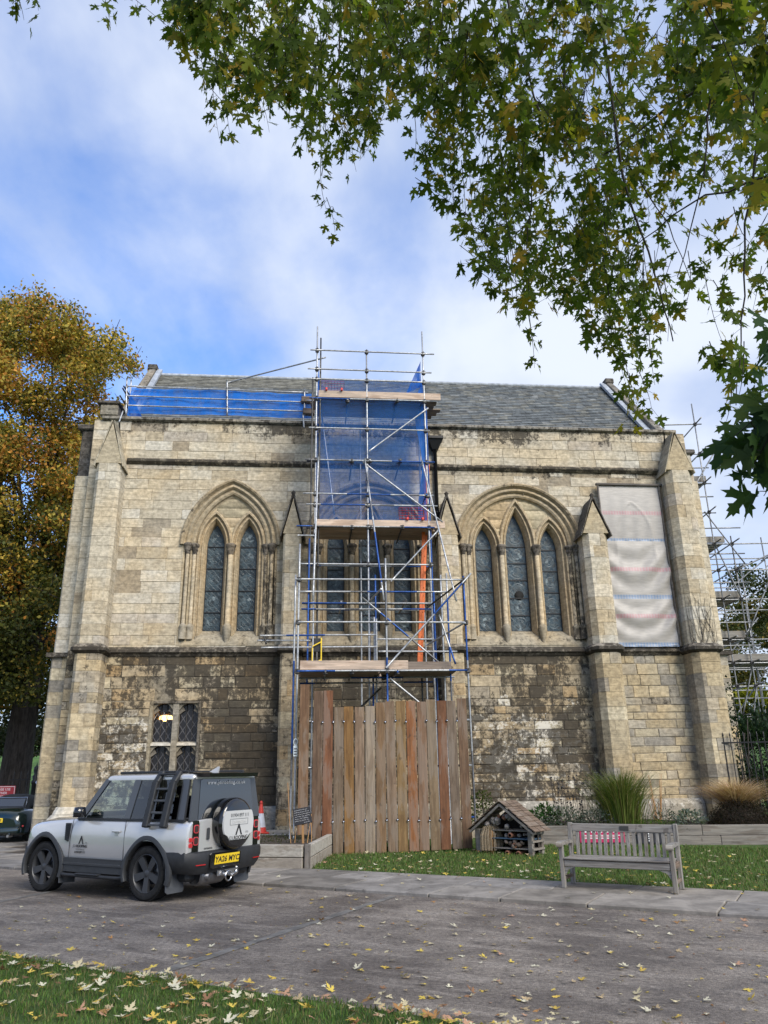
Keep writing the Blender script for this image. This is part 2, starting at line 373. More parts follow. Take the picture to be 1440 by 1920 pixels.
def net_mat(name, col, alpha, wave=True):
    m = NT(name); tr = m.n('ShaderNodeBsdfTransparent'); tl = m.n('ShaderNodeBsdfTranslucent'); df = m.n('ShaderNodeBsdfDiffuse'); a = m.n('ShaderNodeMixShader'); b = m.n('ShaderNodeMixShader')
    tl.inputs[0].default_value = (*col, 1); df.inputs[0].default_value = (*col, 1)
    a.inputs[0].default_value = .5; m.l(df.outputs[0], a.inputs[1]); m.l(tl.outputs[0], a.inputs[2])
    v = m.rng(m.noise(m.coord('Object', (3, 3, .5)), 1.5, 5, .6), .3, .7, alpha * .82, min(1, alpha * 1.18)); m.l(v, b.inputs[0])
    m.l(tr.outputs[0], b.inputs[1]); m.l(a.outputs[0], b.inputs[2]); m.l(b.outputs[0], m.out.inputs[0]); return m
net_mat('net_blue', (.05, .19, .55), .40); net_mat('net_blue_dense', (.03, .23, .80), .82); net_mat('net_red', (.35, .05, .05), .35)
m = NT('sheet'); _tl = m.n('ShaderNodeBsdfTranslucent'); _tl.inputs[0].default_value = (.5, .5, .52, 1); _mx = m.n('ShaderNodeMixShader'); _mx.inputs[0].default_value = .22
m.set(m.mix(1.0, m.attr('Col'), m.rng(m.noise(m.coord('Object', (1, 1, 6)), 3, 6, .6), .3, .7, .86, 1.1), 'MULTIPLY'), .42, 0, .4); m.l(m.b.outputs[0], _mx.inputs[1]); m.l(_tl.outputs[0], _mx.inputs[2]); m.l(_mx.outputs[0], m.out.inputs[0])
m.bump(m.noise(m.coord('Object', (1, 1, 9)), 7, 4), .25, .02)
# ground
m = NT('asphalt'); _p = m.coord('World'); _n1 = m.noise(_p, .7, 9, .70, .2); _mp = m.n('ShaderNodeMapping'); _mp.inputs['Scale'].default_value = (.35, 1.7, 1); m.l(m.coord('World', (1, 1, 1), (0, 0, .503)), _mp.inputs[0]); _n2 = m.noise(_mp.outputs[0], 2.0, 9, .70); _n3 = m.noise(_p, 90, 3, .6); _n4 = m.noise(_p, 7, 7, .7)
_b = m.mix(m.rng(_n1, .40, .62), (.105, .089, .077, 1), (.205, .177, .150, 1)); _b = m.mix(m.rng(_n2, .48, .66, 0, .7), _b, (.27, .238, .205, 1)); _b = m.mix(m.rng(_n4, .52, .70, 0, .6), _b, (.045, .041, .039, 1))
_n5 = m.noise(_p, 22, 8, .78); _b = m.mix(1.0, _b, m.rng(_n5, .3, .7, .50, 1.5), 'MULTIPLY'); _b = m.mix(1.0, _b, m.rng(_n3, .25, .75, .55, 1.5), 'MULTIPLY'); m.set(_b, m.rng(_n1, .35, .65, .55, .9), 0, .4); m.bump(m.math('ADD', _n3, m.math('MULTIPLY', _n5, 1.2)), .9, .015)
m = NT('flagstone'); _c = m.attr('Col'); _p = m.coord('World'); _n = m.noise(_p, 2.2, 7, .65, .4); _b = m.mix(1.0, _c, m.rng(_n, .3, .7, .62, 1.25), 'MULTIPLY'); _b = m.mix(m.rng(m.noise(_p, 5, 6, .7), .58, .70, 0, .6), _b, (.045, .04, .035, 1)); m.set(_b, .8, 0, .35); m.bump(m.noise(_p, 40, 5), .3, .008)
m = NT('turf'); _p = m.coord('World'); _b = m.mix(m.rng(m.noise(_p, 1.3, 6, .6), .35, .65), (.040, .075, .018, 1), (.075, .12, .030, 1)); _b = m.mix(m.rng(m.noise(_p, 9, 5, .7), .55, .68, 0, .5), _b, (.05, .045, .02, 1)); m.set(m.mix(1.0, _b, m.rng(m.noise(_p, 70, 3), .3, .7, .6, 1.35), 'MULTIPLY'), .9, 0, .2); m.bump(m.noise(_p, 60, 3), .8, .03)
plain('soil', (.045, .034, .025), .95, var=.5, vs=8, bump=.8, bs=25)
plain('hill_turf', (.055, .11, .022), .9, var=.45, vs=.6, spec=.2)
def leafy(name, rough=.5, trans=.35, spec=.35):
    m = NT(name); tl = m.n('ShaderNodeBsdfTranslucent'); mx = m.n('ShaderNodeMixShader'); c = m.attr('Col')
    m.set(c, rough, 0, spec); m.l(m.mix(1.0, c, (1.25, 1.3, .7, 1), 'MULTIPLY'), tl.inputs[0]); mx.inputs[0].default_value = trans
    m.l(m.b.outputs[0], mx.inputs[1]); m.l(tl.outputs[0], mx.inputs[2]); m.l(mx.outputs[0], m.out.inputs[0]); return m
leafy('leaf', .7, .5, .12); leafy('grass_blade', .6, .25, .2); leafy('beech_leaf', .6, .3, .2); leafy('dry_leaf', .75, .12, .2)
m = NT('bark'); _p = m.coord('Object', (3, 3, .6)); _n = m.noise(_p, 4, 7, .7); m.set(m.mix(m.rng(_n, .3, .7), (.016, .013, .011, 1), (.055, .047, .040, 1)), .9, 0, .2); m.bump(_n, .8, .03)
plain('twig', (.028, .022, .017), .8)
# vehicles and small things
m = NT('silver_paint'); m.set((.565, .56, .55, 1), .22, .40, .5, Coat_Weight=1.0, Coat_Roughness=.04)
m = NT('roof_paint'); m.set((.045, .047, .051, 1), .3, .3, .5, Coat_Weight=.8, Coat_Roughness=.05)
plain('black_plastic', (.020, .021, .023), .55, 0, .4, var=.15, vs=12)
plain('grey_plastic', (.034, .036, .039), .55, 0, .45, var=.12, vs=8)
plain('gloss_black', (.008, .008, .009), .12, 0, .5, coat=.6)
plain('car_glass', (.008, .010, .012), .02, 0, .5).set(IOR=2.1)
plain('tyre', (.016, .016, .016), .85, 0, .25, var=.3, vs=20)
plain('rim_black', (.055, .057, .062), .42, .4, .5)
plain('brake_disc', (.20, .20, .21), .4, .8)
plain('flap', (.075, .080, .088), .6, 0, .3, var=.15)
plain('lamp_red', (.42, .012, .014), .18, 0, .6, coat=.6); plain('lamp_ring', (.55, .05, .06), .3); plain('lamp_dark', (.05, .03, .03), .15)
plain('chrome', (.55, .55, .56), .18, 1.0)
plain('plate_yellow', (.72, .50, .02), .4); plain('ink', (.012, .012, .014), .5); plain('ink_grey', (.10, .105, .11), .5); plain('white_print', (.75, .75, .75), .5)
plain('cover_silver', (.50, .50, .49), .38, .1, .5)
plain('green_paint', (.004, .014, .013), .18, .2, .6, coat=.9)
plain('soft_top', (.008, .009, .010), .7, var=.3)
plain('sign_red', (.33, .02, .03), .45, var=.1); plain('sign_pink', (.42, .02, .09), .45); plain('chalk_black', (.012, .013, .018), .6); plain('chalk', (.62, .62, .64), .8)
plain('iron', (.010, .010, .011), .5, .3, var=.3, vs=20)
plain('cone_orange', (.58, .045, .03), .5, var=.15, vs=9); plain('cone_white', (.62, .64, .70), .45, var=.12)
plain('paper', (.45, .52, .72), .7); plain('orange_rail', (.62, .13, .02), .5, var=.12); plain('yellow_rail', (.62, .44, .03), .5); plain('rope', (.30, .24, .16), .9)
plain('stone_bits', (.19, .17, .155), .9, var=.4, vs=14, bump=.5); plain('terracotta', (.24, .105, .06), .85, var=.3)
plain('blue_board', (.045, .085, .13), .7, var=.3); plain('bronze', (.06, .055, .045), .4, .6); plain('cane', (.28, .15, .055), .7)
plain('white_label', (.6, .66, .66), .5); plain('dark_void', (.006, .006, .006), .9); plain('concrete', (.125, .118, .108), .9, var=.35, vs=5, bump=.3)
m = NT('lamp_glow'); m.set((1, .7, .35, 1), .5); m.inp(m.b, 'Emission Color', (1.0, .52, .18, 1)); m.inp(m.b, 'Emission Strength', 2.2)
m = NT('clear_glass'); _t = m.n('ShaderNodeBsdfTransparent'); _t.inputs[0].default_value = (.62, .70, .66, 1); _g = m.n('ShaderNodeBsdfGlossy'); _g.inputs['Roughness'].default_value = .02; _f = m.n('ShaderNodeLayerWeight'); _x = m.n('ShaderNodeMixShader')
m.l(m.math('ADD', m.math('MULTIPLY', m.math('POWER', _f.outputs['Facing'], 3.5), .8), .13), _x.inputs[0]); m.l(_t.outputs[0], _x.inputs[1]); m.l(_g.outputs[0], _x.inputs[2]); m.l(_x.outputs[0], m.out.inputs[0])
m = NT('tinted_glass'); _t = m.n('ShaderNodeBsdfTransparent'); _t.inputs[0].default_value = (.10, .11, .12, 1); _g = m.n('ShaderNodeBsdfGlossy'); _g.inputs['Roughness'].default_value = .02; _f = m.n('ShaderNodeLayerWeight'); _x = m.n('ShaderNodeMixShader')
m.l(m.math('ADD', m.math('MULTIPLY', m.math('POWER', _f.outputs['Facing'], 3.5), .8), .10), _x.inputs[0]); m.l(_t.outputs[0], _x.inputs[1]); m.l(_g.outputs[0], _x.inputs[2]); m.l(_x.outputs[0], m.out.inputs[0])
# ------------------------------------------------------------------ ground, road, pavement, lawns
RE = Vector((0.876, -0.482, 0)); RM = Vector((0.482, 0.876, 0))          # along / across the road
def rd(e, s, z=0.0): p = RE * e + RM * s; return Vector((p.x, p.y, z))
def re_of(p): return Vector((p[0], p[1], 0)).dot(RE), Vector((p[0], p[1], 0)).dot(RM)
S_NEAR, S_KERB, S_LAWN = 5.93, 11.3, 13.35
g = MB(); g.add([(-1500, -600, -.06), (1500, -600, -.06), (1500, 2400, -.06), (-1500, 2400, -.06)], [(0, 1, 2, 3)])
tag(g.build('ground', 'turf'), kind='structure')
g = MB(); NE = 60
for i in range(NE):
    a, b = -60 + i * 2, -58 + i * 2
    g.add([rd(a, S_NEAR - .05), rd(b, S_NEAR - .05), rd(b, S_KERB + .1), rd(a, S_KERB + .1)], [(0, 1, 2, 3)])
tag(g.build('road', 'asphalt'), kind='structure')
# worn joint strips across the asphalt
for (p, q, w) in ((on_ground(738, 1681), on_ground(262, 1837), .07), (on_ground(-60, 1703), on_ground(120, 1667), .06)):
    g = MB(); p = Vector((p.x, p.y, 0)); q = Vector((q.x, q.y, 0)); d = (q - p).normalized(); n = Vector((-d.y, d.x, 0)); K = 26
    rows = []
    for i in range(K + 1):
        c = p.lerp(q, i / K) + n * rnd.uniform(-.012, .012); ww = w * rnd.uniform(.75, 1.2)
        rows.append([c - n * ww + Vector((0, 0, .005)), c + Vector((0, 0, .009)), c + n * ww + Vector((0, 0, .005))])
    g.grid(rows); tag(g.build('road_joint', 'concrete'), kind='structure')
# pavement bed and its flagstones
g = MB()
g.add([rd(-40, S_KERB + .02, .012), rd(40, S_KERB + .02, .012), rd(40, S_LAWN, .012), rd(-40, S_LAWN, .012)], [(0, 1, 2, 3)])
g.add([rd(-40, S_LAWN, .012), rd(-10.6, S_LAWN, .012), rd(-10.6, 30, .012), rd(-40, 30, .012)], [(0, 1, 2, 3)])
pave = tag(g.build('pavement', 'soil'), kind='structure')
def slab(e0, e1, s0, s1):
    b = MB(); t = rnd.uniform(.75, 1.15); warm = rnd.uniform(-.012, .02); base = (.20 * t + warm, .185 * t + warm * .6, .168 * t)
    gp = .008; z1 = .05 + rnd.uniform(-.006, .006)
    f = MB(); f.cbox(e0 + gp, e1 - gp, s0 + gp, s1 - gp, -.05, z1, c=.012)
    b.add([rd(p[0], p[1], p[2]) for p in f.v], f.f, col=base)
    b.build('slab', 'flagstone', pave)
for (s0, s1, off) in ((S_KERB, 12.33, 0.), (12.33, S_LAWN, .55)):
    e = -24 + off
    while e < 9:
        L = rnd.uniform(1.0, 1.75); slab(e, e + L, s0, s1); e += L
s = S_LAWN
while s < 21:
    h = rnd.uniform(.8, 1.1); e = -26 + rnd.uniform(0, .8)
    while e < -10.6:
        L = min(rnd.uniform(.9, 1.6), -10.6 - e + .02)
        p = rd(e + L / 2, s + h / 2)
        if L > .2 and p.y < 26 and (p.x < -9.9 or p.y < 20): slab(e, e + L, s, s + h)
        e += L
    s += h
# lawns
def lawn_sheet(name, pts, z, n=40):
    g = MB(); g.add([(p[0], p[1], z) for p in pts], [tuple(range(len(pts)))]); return tag(g.build(name, 'turf'), kind='structure')
lawn_sheet('lawn', [rd(-10.55, S_LAWN + .02), rd(40, S_LAWN + .02), rd(40, 36), rd(-10.55, 36)], .03)
lawn_sheet('near_lawn', [rd(-50, -20), rd(40, -20), rd(40, S_NEAR), rd(-50, S_NEAR)], .025)
# hillside behind
rows = []
for i in range(15):
    Y = 35 + i * 9
    rows.append([Vector((x, Y, -.1 + 7.5 * (1 - math.cos(min(1, i / 9) * math.pi)) / 2 + .35 * math.sin(x * .13 + i) * min(1, i / 4))) for x in range(-140, 160, 10)])
g = MB(); g.grid(rows); tag(g.build('hill', 'hill_turf'), kind='structure')
# grass blades (numpy) -------------------------------------------------------
def blades(name, pts, h0, h1, w, cols, seed, label, mat='grass_blade', z0=.02):
    rg = np.random.default_rng(seed); n = len(pts); P = np.array(pts, dtype=np.float32)
    a = rg.uniform(0, 2 * np.pi, n); h = rg.uniform(h0, h1, n); ln = rg.uniform(.1, .75, n) * h; la = rg.uniform(0, 2 * np.pi, n)
    dx, dy = np.cos(a) * w / 2, np.sin(a) * w / 2; tx, ty = np.cos(la) * ln, np.sin(la) * ln
    z = np.full(n, z0, np.float32) if P.shape[1] == 2 else P[:, 2]
    V = np.zeros((n, 5, 3), np.float32)
    V[:, 0] = np.stack([P[:, 0] - dx, P[:, 1] - dy, z], 1); V[:, 1] = np.stack([P[:, 0] + dx, P[:, 1] + dy, z], 1)
    V[:, 2] = np.stack([P[:, 0] + dx * .75 + tx * .35, P[:, 1] + dy * .75 + ty * .35, z + h * .6], 1); V[:, 3] = np.stack([P[:, 0] - dx * .75 + tx * .35, P[:, 1] - dy * .75 + ty * .35, z + h * .6], 1)
    V[:, 4] = np.stack([P[:, 0] + tx, P[:, 1] + ty, z + h * .95], 1)
    I = np.arange(n)[:, None] * 5
    loops = np.concatenate([I + np.array([[0, 1, 2, 3]]), I + np.array([[3, 2, 4]])], 1).ravel()
    me = bpy.data.meshes.new(name); me.vertices.add(n * 5); me.vertices.foreach_set('co', V.ravel()); me.loops.add(n * 7); me.loops.foreach_set('vertex_index', loops.astype(np.int32))
    me.polygons.add(n * 2); st = (np.arange(n)[:, None] * 7 + np.array([[0, 4]])).ravel(); me.polygons.foreach_set('loop_start', st.astype(np.int32)); me.polygons.foreach_set('loop_total', np.tile([4, 3], n).astype(np.int32))
    me.update(calc_edges=True); me.validate()
    C = np.array(cols, np.float32)[rg.integers(0, len(cols), n)] * rg.uniform(.65, 1.35, (n, 1)); C = np.concatenate([C, np.ones((n, 1))], 1)
    at = me.color_attributes.new('Col', 'FLOAT_COLOR', 'CORNER'); at.data.foreach_set('color', np.repeat(C, 7, axis=0).astype(np.float32).ravel())
    me.materials.append(MAT[mat]); o = bpy.data.objects.new(name, me); SC.collection.objects.link(o); return tag(o, label, 'grass', kind='stuff')
GC = [(.058, .120, .020), (.078, .155, .028), (.10, .17, .036), (.05, .095, .02), (.13, .155, .05), (.16, .14, .065), (.07, .085, .03)]
rg = np.random.default_rng(3); pts = []
for _ in range(60000):                                   # near lawn, only the strip in view
    e, s = rg.uniform(-9, 3.2), S_NEAR - rg.beta(1, 1.3) * 3.2
    s += .05 * math.sin(e * 3.1) + .04 * math.sin(e * 7.7)
    p = rd(e, s)
    if p.y > 5.9: pts.append((p.x, p.y))
blades('near_grass', pts, .025, .062, .007, GC, 11, 'short mown grass on the near lawn at lower left', z0=.022)
pts = []
for _ in range(70000):
    e, s = rg.uniform(-10.5, 6.5), S_LAWN + rg.uniform(0, 7)
    p = rd(e, s)
    if -2.6 < p.x < 11 and p.y < 20.5: pts.append((p.x, p.y))
blades('lawn_grass', pts, .03, .085, .011, GC, 12, 'grass of the lawn strip between path and chapel', z0=.028)
# ------------------------------------------------------------------ the chapel
chapel = empty('stone_chapel', WO, TH, 'long weathered limestone chapel with slate roof, buttresses and pointed windows', 'chapel')
STR1, STR2, TOP = 5.20, 11.12, 12.60
def fade(x, a, b): return max(0., min(1., (x - a) / (b - a)))
def sbox(x, a, b, w): return fade(x, a - w, a + w) * (1 - fade(x, b - w, b + w))
def grime(u, y, z):
    """soot (first) and pale flaking (second) as they lie on this wall"""
    if z < STR1:
        hi = fade(z, 3.2, 4.3); d, w = .50, .15
        L = sbox(u, -8.3, -5.7, .5); d += L * .10; w += L * (.46 * (1 - hi) + .04)
        D = sbox(u, -5.3, -2.4, .8); d += D * .25; w += D * (.02 + .24 * (1 - fade(z, .8, 2.0)))
        Mx = sbox(u, -2.4, 1.9, .2); d += Mx * .15
        Q = sbox(u, 1.8, 6.2, .3); d += Q * (.17 - .08 * hi); w += Q * (.33 * (1 - hi) + .12)
        C = fade(u, 6.2, 6.9); d -= C * .26; w -= C * .12
        Bt = 1 - fade(z, .7, 1.7); d += C * Bt * .18; w += C * Bt * .4
        T = fade(z, 4.55, 5.0) * (1 - C); d += T * .14; w += T * .16
        d += .08 * math.sin(u * 1.9 + z * 1.3) + .05 * math.sin(u * 4.3 - z * 2.9); w += .06 * math.sin(u * 2.7 + z * 3.1)
    else:
        d, w = .10, .0
        d += .24 * (1 - fade(z, 5.5, 6.4)) * (1 - .5 * fade(u, 5.5, 6.5)); d += .38 * fade(z, STR2 - .60, STR2 - .1) * (1 - fade(z, STR2, STR2 + .05))
        d += (.34 + .18 * sbox(u, -4.4, 5.2, .6)) * fade(z, STR2 + .35, STR2 + .95) + .12 * fade(z, STR2 + 1.0, STR2 + 1.3); d += .12 * fade(u, 1.4, 3) * fade(z, STR2 - 1.2, STR2 - .7) * (1 - fade(z, STR2, STR2 + .05))
        d += .06 * math.sin(u * 1.7 + z * 1.1) + .05 * math.sin(u * 3.9 - z * 2.3)
    return (max(.02, d), max(0., w))
def stone_col(u, z, r):
    k = r.random()
    if z > STR1:
        c = (.415, .368, .282) if k < .5 else (.43, .39, .31) if k < .74 else (.445, .415, .35) if k < .86 else (.37, .315, .225) if k < .95 else (.385, .345, .285)
        t = r.uniform(.93, 1.07)
    elif u > 6.0 or u < -8.0:
        c = (.35, .295, .20) if k < .45 else (.31, .28, .225) if k < .7 else (.40, .35, .25) if k < .85 else (.245, .225, .19)
        t = r.uniform(.82, 1.15)
    else:
        c = (.33, .275, .19) if k < .5 else (.34, .255, .15) if k < .66 else (.39, .345, .25) if k < .84 else (.27, .235, .18)
        t = r.uniform(.87, 1.12)
    return tuple(q * t for q in c)
class Arch:
    def __init__(s, uc, w, zs, za, zb):
        s.uc, s.w, s.zs, s.za, s.zb = uc, w, zs, za, zb; h = za - zs; s.r = (h * h + w * w) / (2 * w); s.a = s.r - w
    def hw(s, z, inset=0.):
        if z <= s.zs: return s.w - inset
        q = (s.r - inset) ** 2 - (z - s.zs) ** 2
        return max(0., math.sqrt(q) - s.a) if q > 0 else 0.
    def top(s, inset=0.): return s.zs + math.sqrt(max(0, (s.r - inset) ** 2 - s.a ** 2))
    def path(s, inset=0., n=14, jamb=True, zb=None):
        rho = s.r - inset; fm = math.acos(min(1, s.a / rho)); L = []
        if jamb: L.append((s.uc - s.w + inset, s.zb if zb is None else zb))
        for i in range(n + 1):
            f = fm * i / n; L.append((s.uc + s.a - rho * math.cos(f), s.zs + rho * math.sin(f)))
        return L + [(2 * s.uc - x, z) for x, z in reversed(L[:-1])]
class Rect:
    def __init__(s, u0, u1, z0, z1): s.uc, s.w, s.zs, s.za, s.zb = (u0 + u1) / 2, (u1 - u0) / 2, z1, z1, z0
    def hw(s, z, inset=0.): return s.w
ZB = 5.36
W_L = Arch(-4.71, 1.41, 8.40, 10.45, ZB); W_M = Arch(-.44, 1.93, 8.43, 10.46, ZB); W_R = Arch(4.265, 1.955, 8.46, 10.46, ZB)
W_S = Rect(-6.72, -5.30, 1.70, 3.78)
OPEN = [W_L, W_M, W_R, W_S]
STONES = []                                               # (area, mesh builder, parent key)
def strips(z0, z1, a, b, ops):
    """part of the band [a,b]x[z0,z1] left over by the openings: list of (left bounds, right bounds, heights)"""
    zz = [z0, z1]
    for o in ops:
        if isinstance(o, Arch) and z1 > o.zs and z0 < o.za and abs(o.uc - (a + b) / 2) < o.w + (b - a): zz = [z0 + (z1 - z0) * i / 4 for i in range(5)]
    segs = [([a] * len(zz), [b] * len(zz))]
    for o in ops:
        if z1 <= o.zb + 1e-4 or z0 >= o.za - 1e-4: continue
        L = [o.uc - o.hw(z) for z in zz]; Rr = [o.uc + o.hw(z) for z in zz]; new = []
        for l, r in segs:
            if max(r) <= min(L) or min(l) >= max(Rr): new.append((l, r)); continue
            l2 = [min(x, y) for x, y in zip(r, L)]; r2 = [max(x, y) for x, y in zip(l, Rr)]
            if max(q - p for p, q in zip(l, l2)) > .03: new.append((l, [max(p, q) for p, q in zip(l, l2)]))
            if max(q - p for p, q in zip(r2, r)) > .03: new.append(([min(p, q) for p, q in zip(r2, r)], r))
        segs = new
    return [(l, r, zz) for l, r in segs]
def facing(l, r, zz, y, proud, col, gap=.004, ch=.010, back=.05, rough=0.):
    """one dressed stone: bounds l..r at heights zz, face `proud` before plane y"""
    b = MB(); n = len(zz)
    def ring(d):
        lo = [(l[i] + d, zz[i]) for i in range(n)]; hi = [(max(l[i] + d, r[i] - d), zz[i]) for i in range(n)]
        lo[0] = (lo[0][0], zz[0] + d); hi[0] = (hi[0][0], zz[0] + d); lo[-1] = (lo[-1][0], zz[-1] - d); hi[-1] = (hi[-1][0], zz[-1] - d)
        return lo + hi[::-1]
    A, B = ring(gap), ring(gap + ch); m = len(A)
    if rough:
        J = [(abs(rnd.gauss(0, rough)), abs(rnd.gauss(0, rough))) for _ in A]; uc, zc = sum(p[0] for p in A) / m, sum(p[1] for p in A) / m
        A = [(p[0] + math.copysign(j[0], uc - p[0]), p[1] + math.copysign(j[1], zc - p[1])) for p, j in zip(A, J)]; B = [(p[0] + math.copysign(j[0], uc - p[0]), p[1] + math.copysign(j[1], zc - p[1])) for p, j in zip(B, J)]
    vs = [(p[0], y - proud, p[1]) for p in B] + [(p[0], y - proud + ch * .8, p[1]) for p in A] + [(p[0], y + back, p[1]) for p in A]
    fs = [tuple(range(m))] + [(i, m + i, m + (i + 1) % m, (i + 1) % m) for i in range(m)] + [(m + i, 2 * m + i, 2 * m + (i + 1) % m, m + (i + 1) % m) for i in range(m)]
    lo_ = zz[0] < STR1; gd, gw = rnd.gauss(0, .065 if lo_ else .04), rnd.gauss(0, .055 if lo_ else .0)
    def gf(x, y_, z_): q = grime(x, y_, z_); return (max(.02, q[0] + gd), max(0, q[1] + gw))
    b.add(vs, fs, col=col, grime=gf); return b
def coursing(z0, z1, h0, h1, breaks=()):
    zs = sorted([z0, z1] + [b for b in breaks if z0 < b < z1]); out = [z0]
    for a, b in zip(zs, zs[1:]):
        n = max(1, round((b - a) / rnd.uniform(h0, h1))); w = [rnd.uniform(.85, 1.15) for _ in range(n)]; t = a
        for q in w: t += (b - a) * q / sum(w); out.append(t)
    return out
def ashlar(u0, u1, z0, z1, h0, h1, w0, w1, key, breaks, pmax=.012, rough=.003):
    cs = coursing(z0, z1, h0, h1, breaks)
    for a, b in zip(cs, cs[1:]):
        u = u0 - rnd.uniform(0, w0)
        while u < u1:
            L = rnd.uniform(w0, w1) if rnd.random() > .2 else rnd.uniform(w0 * .7, w0); s, e = max(u, u0), min(u + L, u1); u += L
            if e - s < .06: continue
            for l, r, zz in strips(a, b, s, e, OPEN):
                col = stone_col((s + e) / 2, (a + b) / 2, rnd)
                STONES.append(((max(r) - min(l)) * (b - a), facing(l, r, zz, 0, rnd.uniform(0, pmax) if rnd.random() > .06 else -.012, col, *((.004, .010) if rough > .005 else (.0028, .006)), rough=rough), key))
U0, U1 = -9.15, 10.25
BR = [ZB, 1.70, 3.78]
ashlar(U0, U1, .0, STR1 - .1, .22, .33, .38, .98, 'wall', BR, .016, .010)
ashlar(U0, U1, STR1 - .1, STR2, .30, .41, .60, 1.45, 'wall', BR)
ashlar(U0, U1, STR2, TOP - .14, .26, .34, .60, 1.5, 'wall', BR)
# mortar bed behind the stones, with the openings left out
g = MB(); z = 0.
while z < TOP - .1:
    z1 = min(z + .17, TOP - .1)
    PSEG = [U0 + (U1 - U0) * i / 16 for i in range(17)]
    for q in BR:
        if z < q - 1e-4 < z1: z1 = q
    for l, r, zz in [q for a_, b_ in zip(PSEG, PSEG[1:]) for q in strips(z, z1, a_, b_, OPEN)]:
        n = len(zz); g.add([(l[i], .006, zz[i]) for i in range(n)] + [(r[i], .006, zz[i]) for i in range(n - 1, -1, -1)], [tuple(range(2 * n))], col=(.27, .235, .18) if z > STR1 else (.21, .185, .14), grime=grime)
    z = z1
g.box(U0, U1, .9, 1.0, 0, TOP - .2); g.box(U0, U0 + .1, .02, 10, 0, TOP - .2); g.box(U1 - .1, U1, .02, 10, 0, TOP - .2); g.box(U0, U1, 9.9, 10, 0, TOP - .2)
g.box(U0, U1, .05, .45, TOP - .35, TOP - .15)
for uu, s in ((-8.5, 1), (9.75, 1)):                       # gable ends under the roof
    g.prism([(uu - .12, .6, TOP - .4), (uu - .12, 4.5, 16.5), (uu - .12, 8.4, TOP - .4)], [(uu + .12, .6, TOP - .4), (uu + .12, 4.5, 16.5), (uu + .12, 8.4, TOP - .4)])
wall = g.build('wall', 'stone', chapel)
PARTS = {'wall': wall}
# --- buttresses -------------------------------------------------------------
def plan(u0, u1, y0, y1, c, a, b):
    """plan polygon of a chamfered pier between u=a..b (y0 back, y1 front, front is negative)"""
    P = []
    P += [(a, y0)]
    P += [(a, y1 + c), (a + c, y1)] if a <= u0 + 1e-6 else [(a, y1)]
    P += [(b - c, y1), (b, y1 + c)] if b >= u1 - 1e-6 else [(b, y1)]
    P += [(b, y0)]
    return P
def pier(key, u0, u1, y0, y1, z0, z1, c=.12, h=(.30, .42), core_name='buttress', g2=None, dark=False):
    core = MB(); e = .012
    core.prism([(x, y, z0) for x, y in plan(u0 + e, u1 - e, y0, y1 + e, c, u0 + e, u1 - e)], [(x, y, z1 - e) for x, y in plan(u0 + e, u1 - e, y0, y1 + e, c, u0 + e, u1 - e)])
    if key not in PARTS: PARTS[key] = core.build(core_name, 'mortar', chapel)
    else: core.build('core', 'mortar', PARTS[key])
    cs = coursing(z0, z1, *h); w = u1 - u0
    for i, (a, b) in enumerate(zip(cs, cs[1:])):
        js = [u0, u0 + w * rnd.uniform(.32, .68), u1] if w > .5 and rnd.random() < .62 else [u0, u1]
        for p, q in zip(js, js[1:]):
            k = MB(); j = rnd.uniform(-.008, .008); gp = .004
            pl = plan(u0, u1, y0, y1 + j, c, p, q)
            pl = [(x + (gp if x < (p + q) / 2 else -gp), y) for x, y in pl]
            col = stone_col((p + q) / 2, (a + b) / 2, rnd) if not dark else jit((.16, .15, .14), .5, .9, rnd)
            k.prism([(x, y, a + gp) for x, y in pl], [(x, y, b - gp) for x, y in pl], col=col, grime=g2 or (lambda u, y, zz: (grime(u, y, zz)[0] * .7, grime(u, y, zz)[1] * .6)))
            STONES.append(((q - p) * (b - a), k, key))
def gablet(key, u0, u1, y1, ze, zp, over=.05, back=0.02, cc_=(.105, .098, .085), gg=(.5, .15)):
    p = PARTS[key]; uc = (u0 + u1) / 2; g = MB()
    g.prism([(u0, y1, ze), (uc, y1, zp - .08), (u1, y1, ze)], [(u0, back, ze), (uc, back, zp - .08), (u1, back, ze)], col=(.36, .31, .22), grime=(.35, .1))
    g.build('gablet', 'stone', p)
    for s in (-1, 1):
        a = Vector((uc, 0, zp)); b = Vector((uc + s * ((u1 - u0) / 2 + over), 0, ze - .10)); d = b - a; L = d.length; n = Vector((d.z * -s, 0, d.x * s)).normalized()
        if n.z < 0: n = -n
        k = MB(); nr = 4
        for i in range(nr):
            c0, c1 = a + d * (i / nr), a + d * ((i + 1) / nr); cc = (c0 + c1) / 2 + n * (.035 + .006 * (i % 2)); yc = (y1 - over + back) / 2
            k.obox((cc.x, yc, cc.z), d.normalized() * (L / nr / 2 + .012), (0, (back - y1 + over) / 2 + .004 * i, 0), n * .017, ch=.005, col=jit(cc_, .7, 1.3, rnd), grime=gg)
        k.build('coping', 'stone', p)
    if cc_[0] > .2: return
    k = MB(); k.lathe([(.02, -.12), (.07, -.06), (.045, .02), (.075, .07), (.03, .12), (.0, .15)], 8, Matrix.Translation((uc, y1 - over + .06, zp + .06)), col=(.10, .095, .09), grime=(.7, 0)); k.build('finial', 'stone', p)
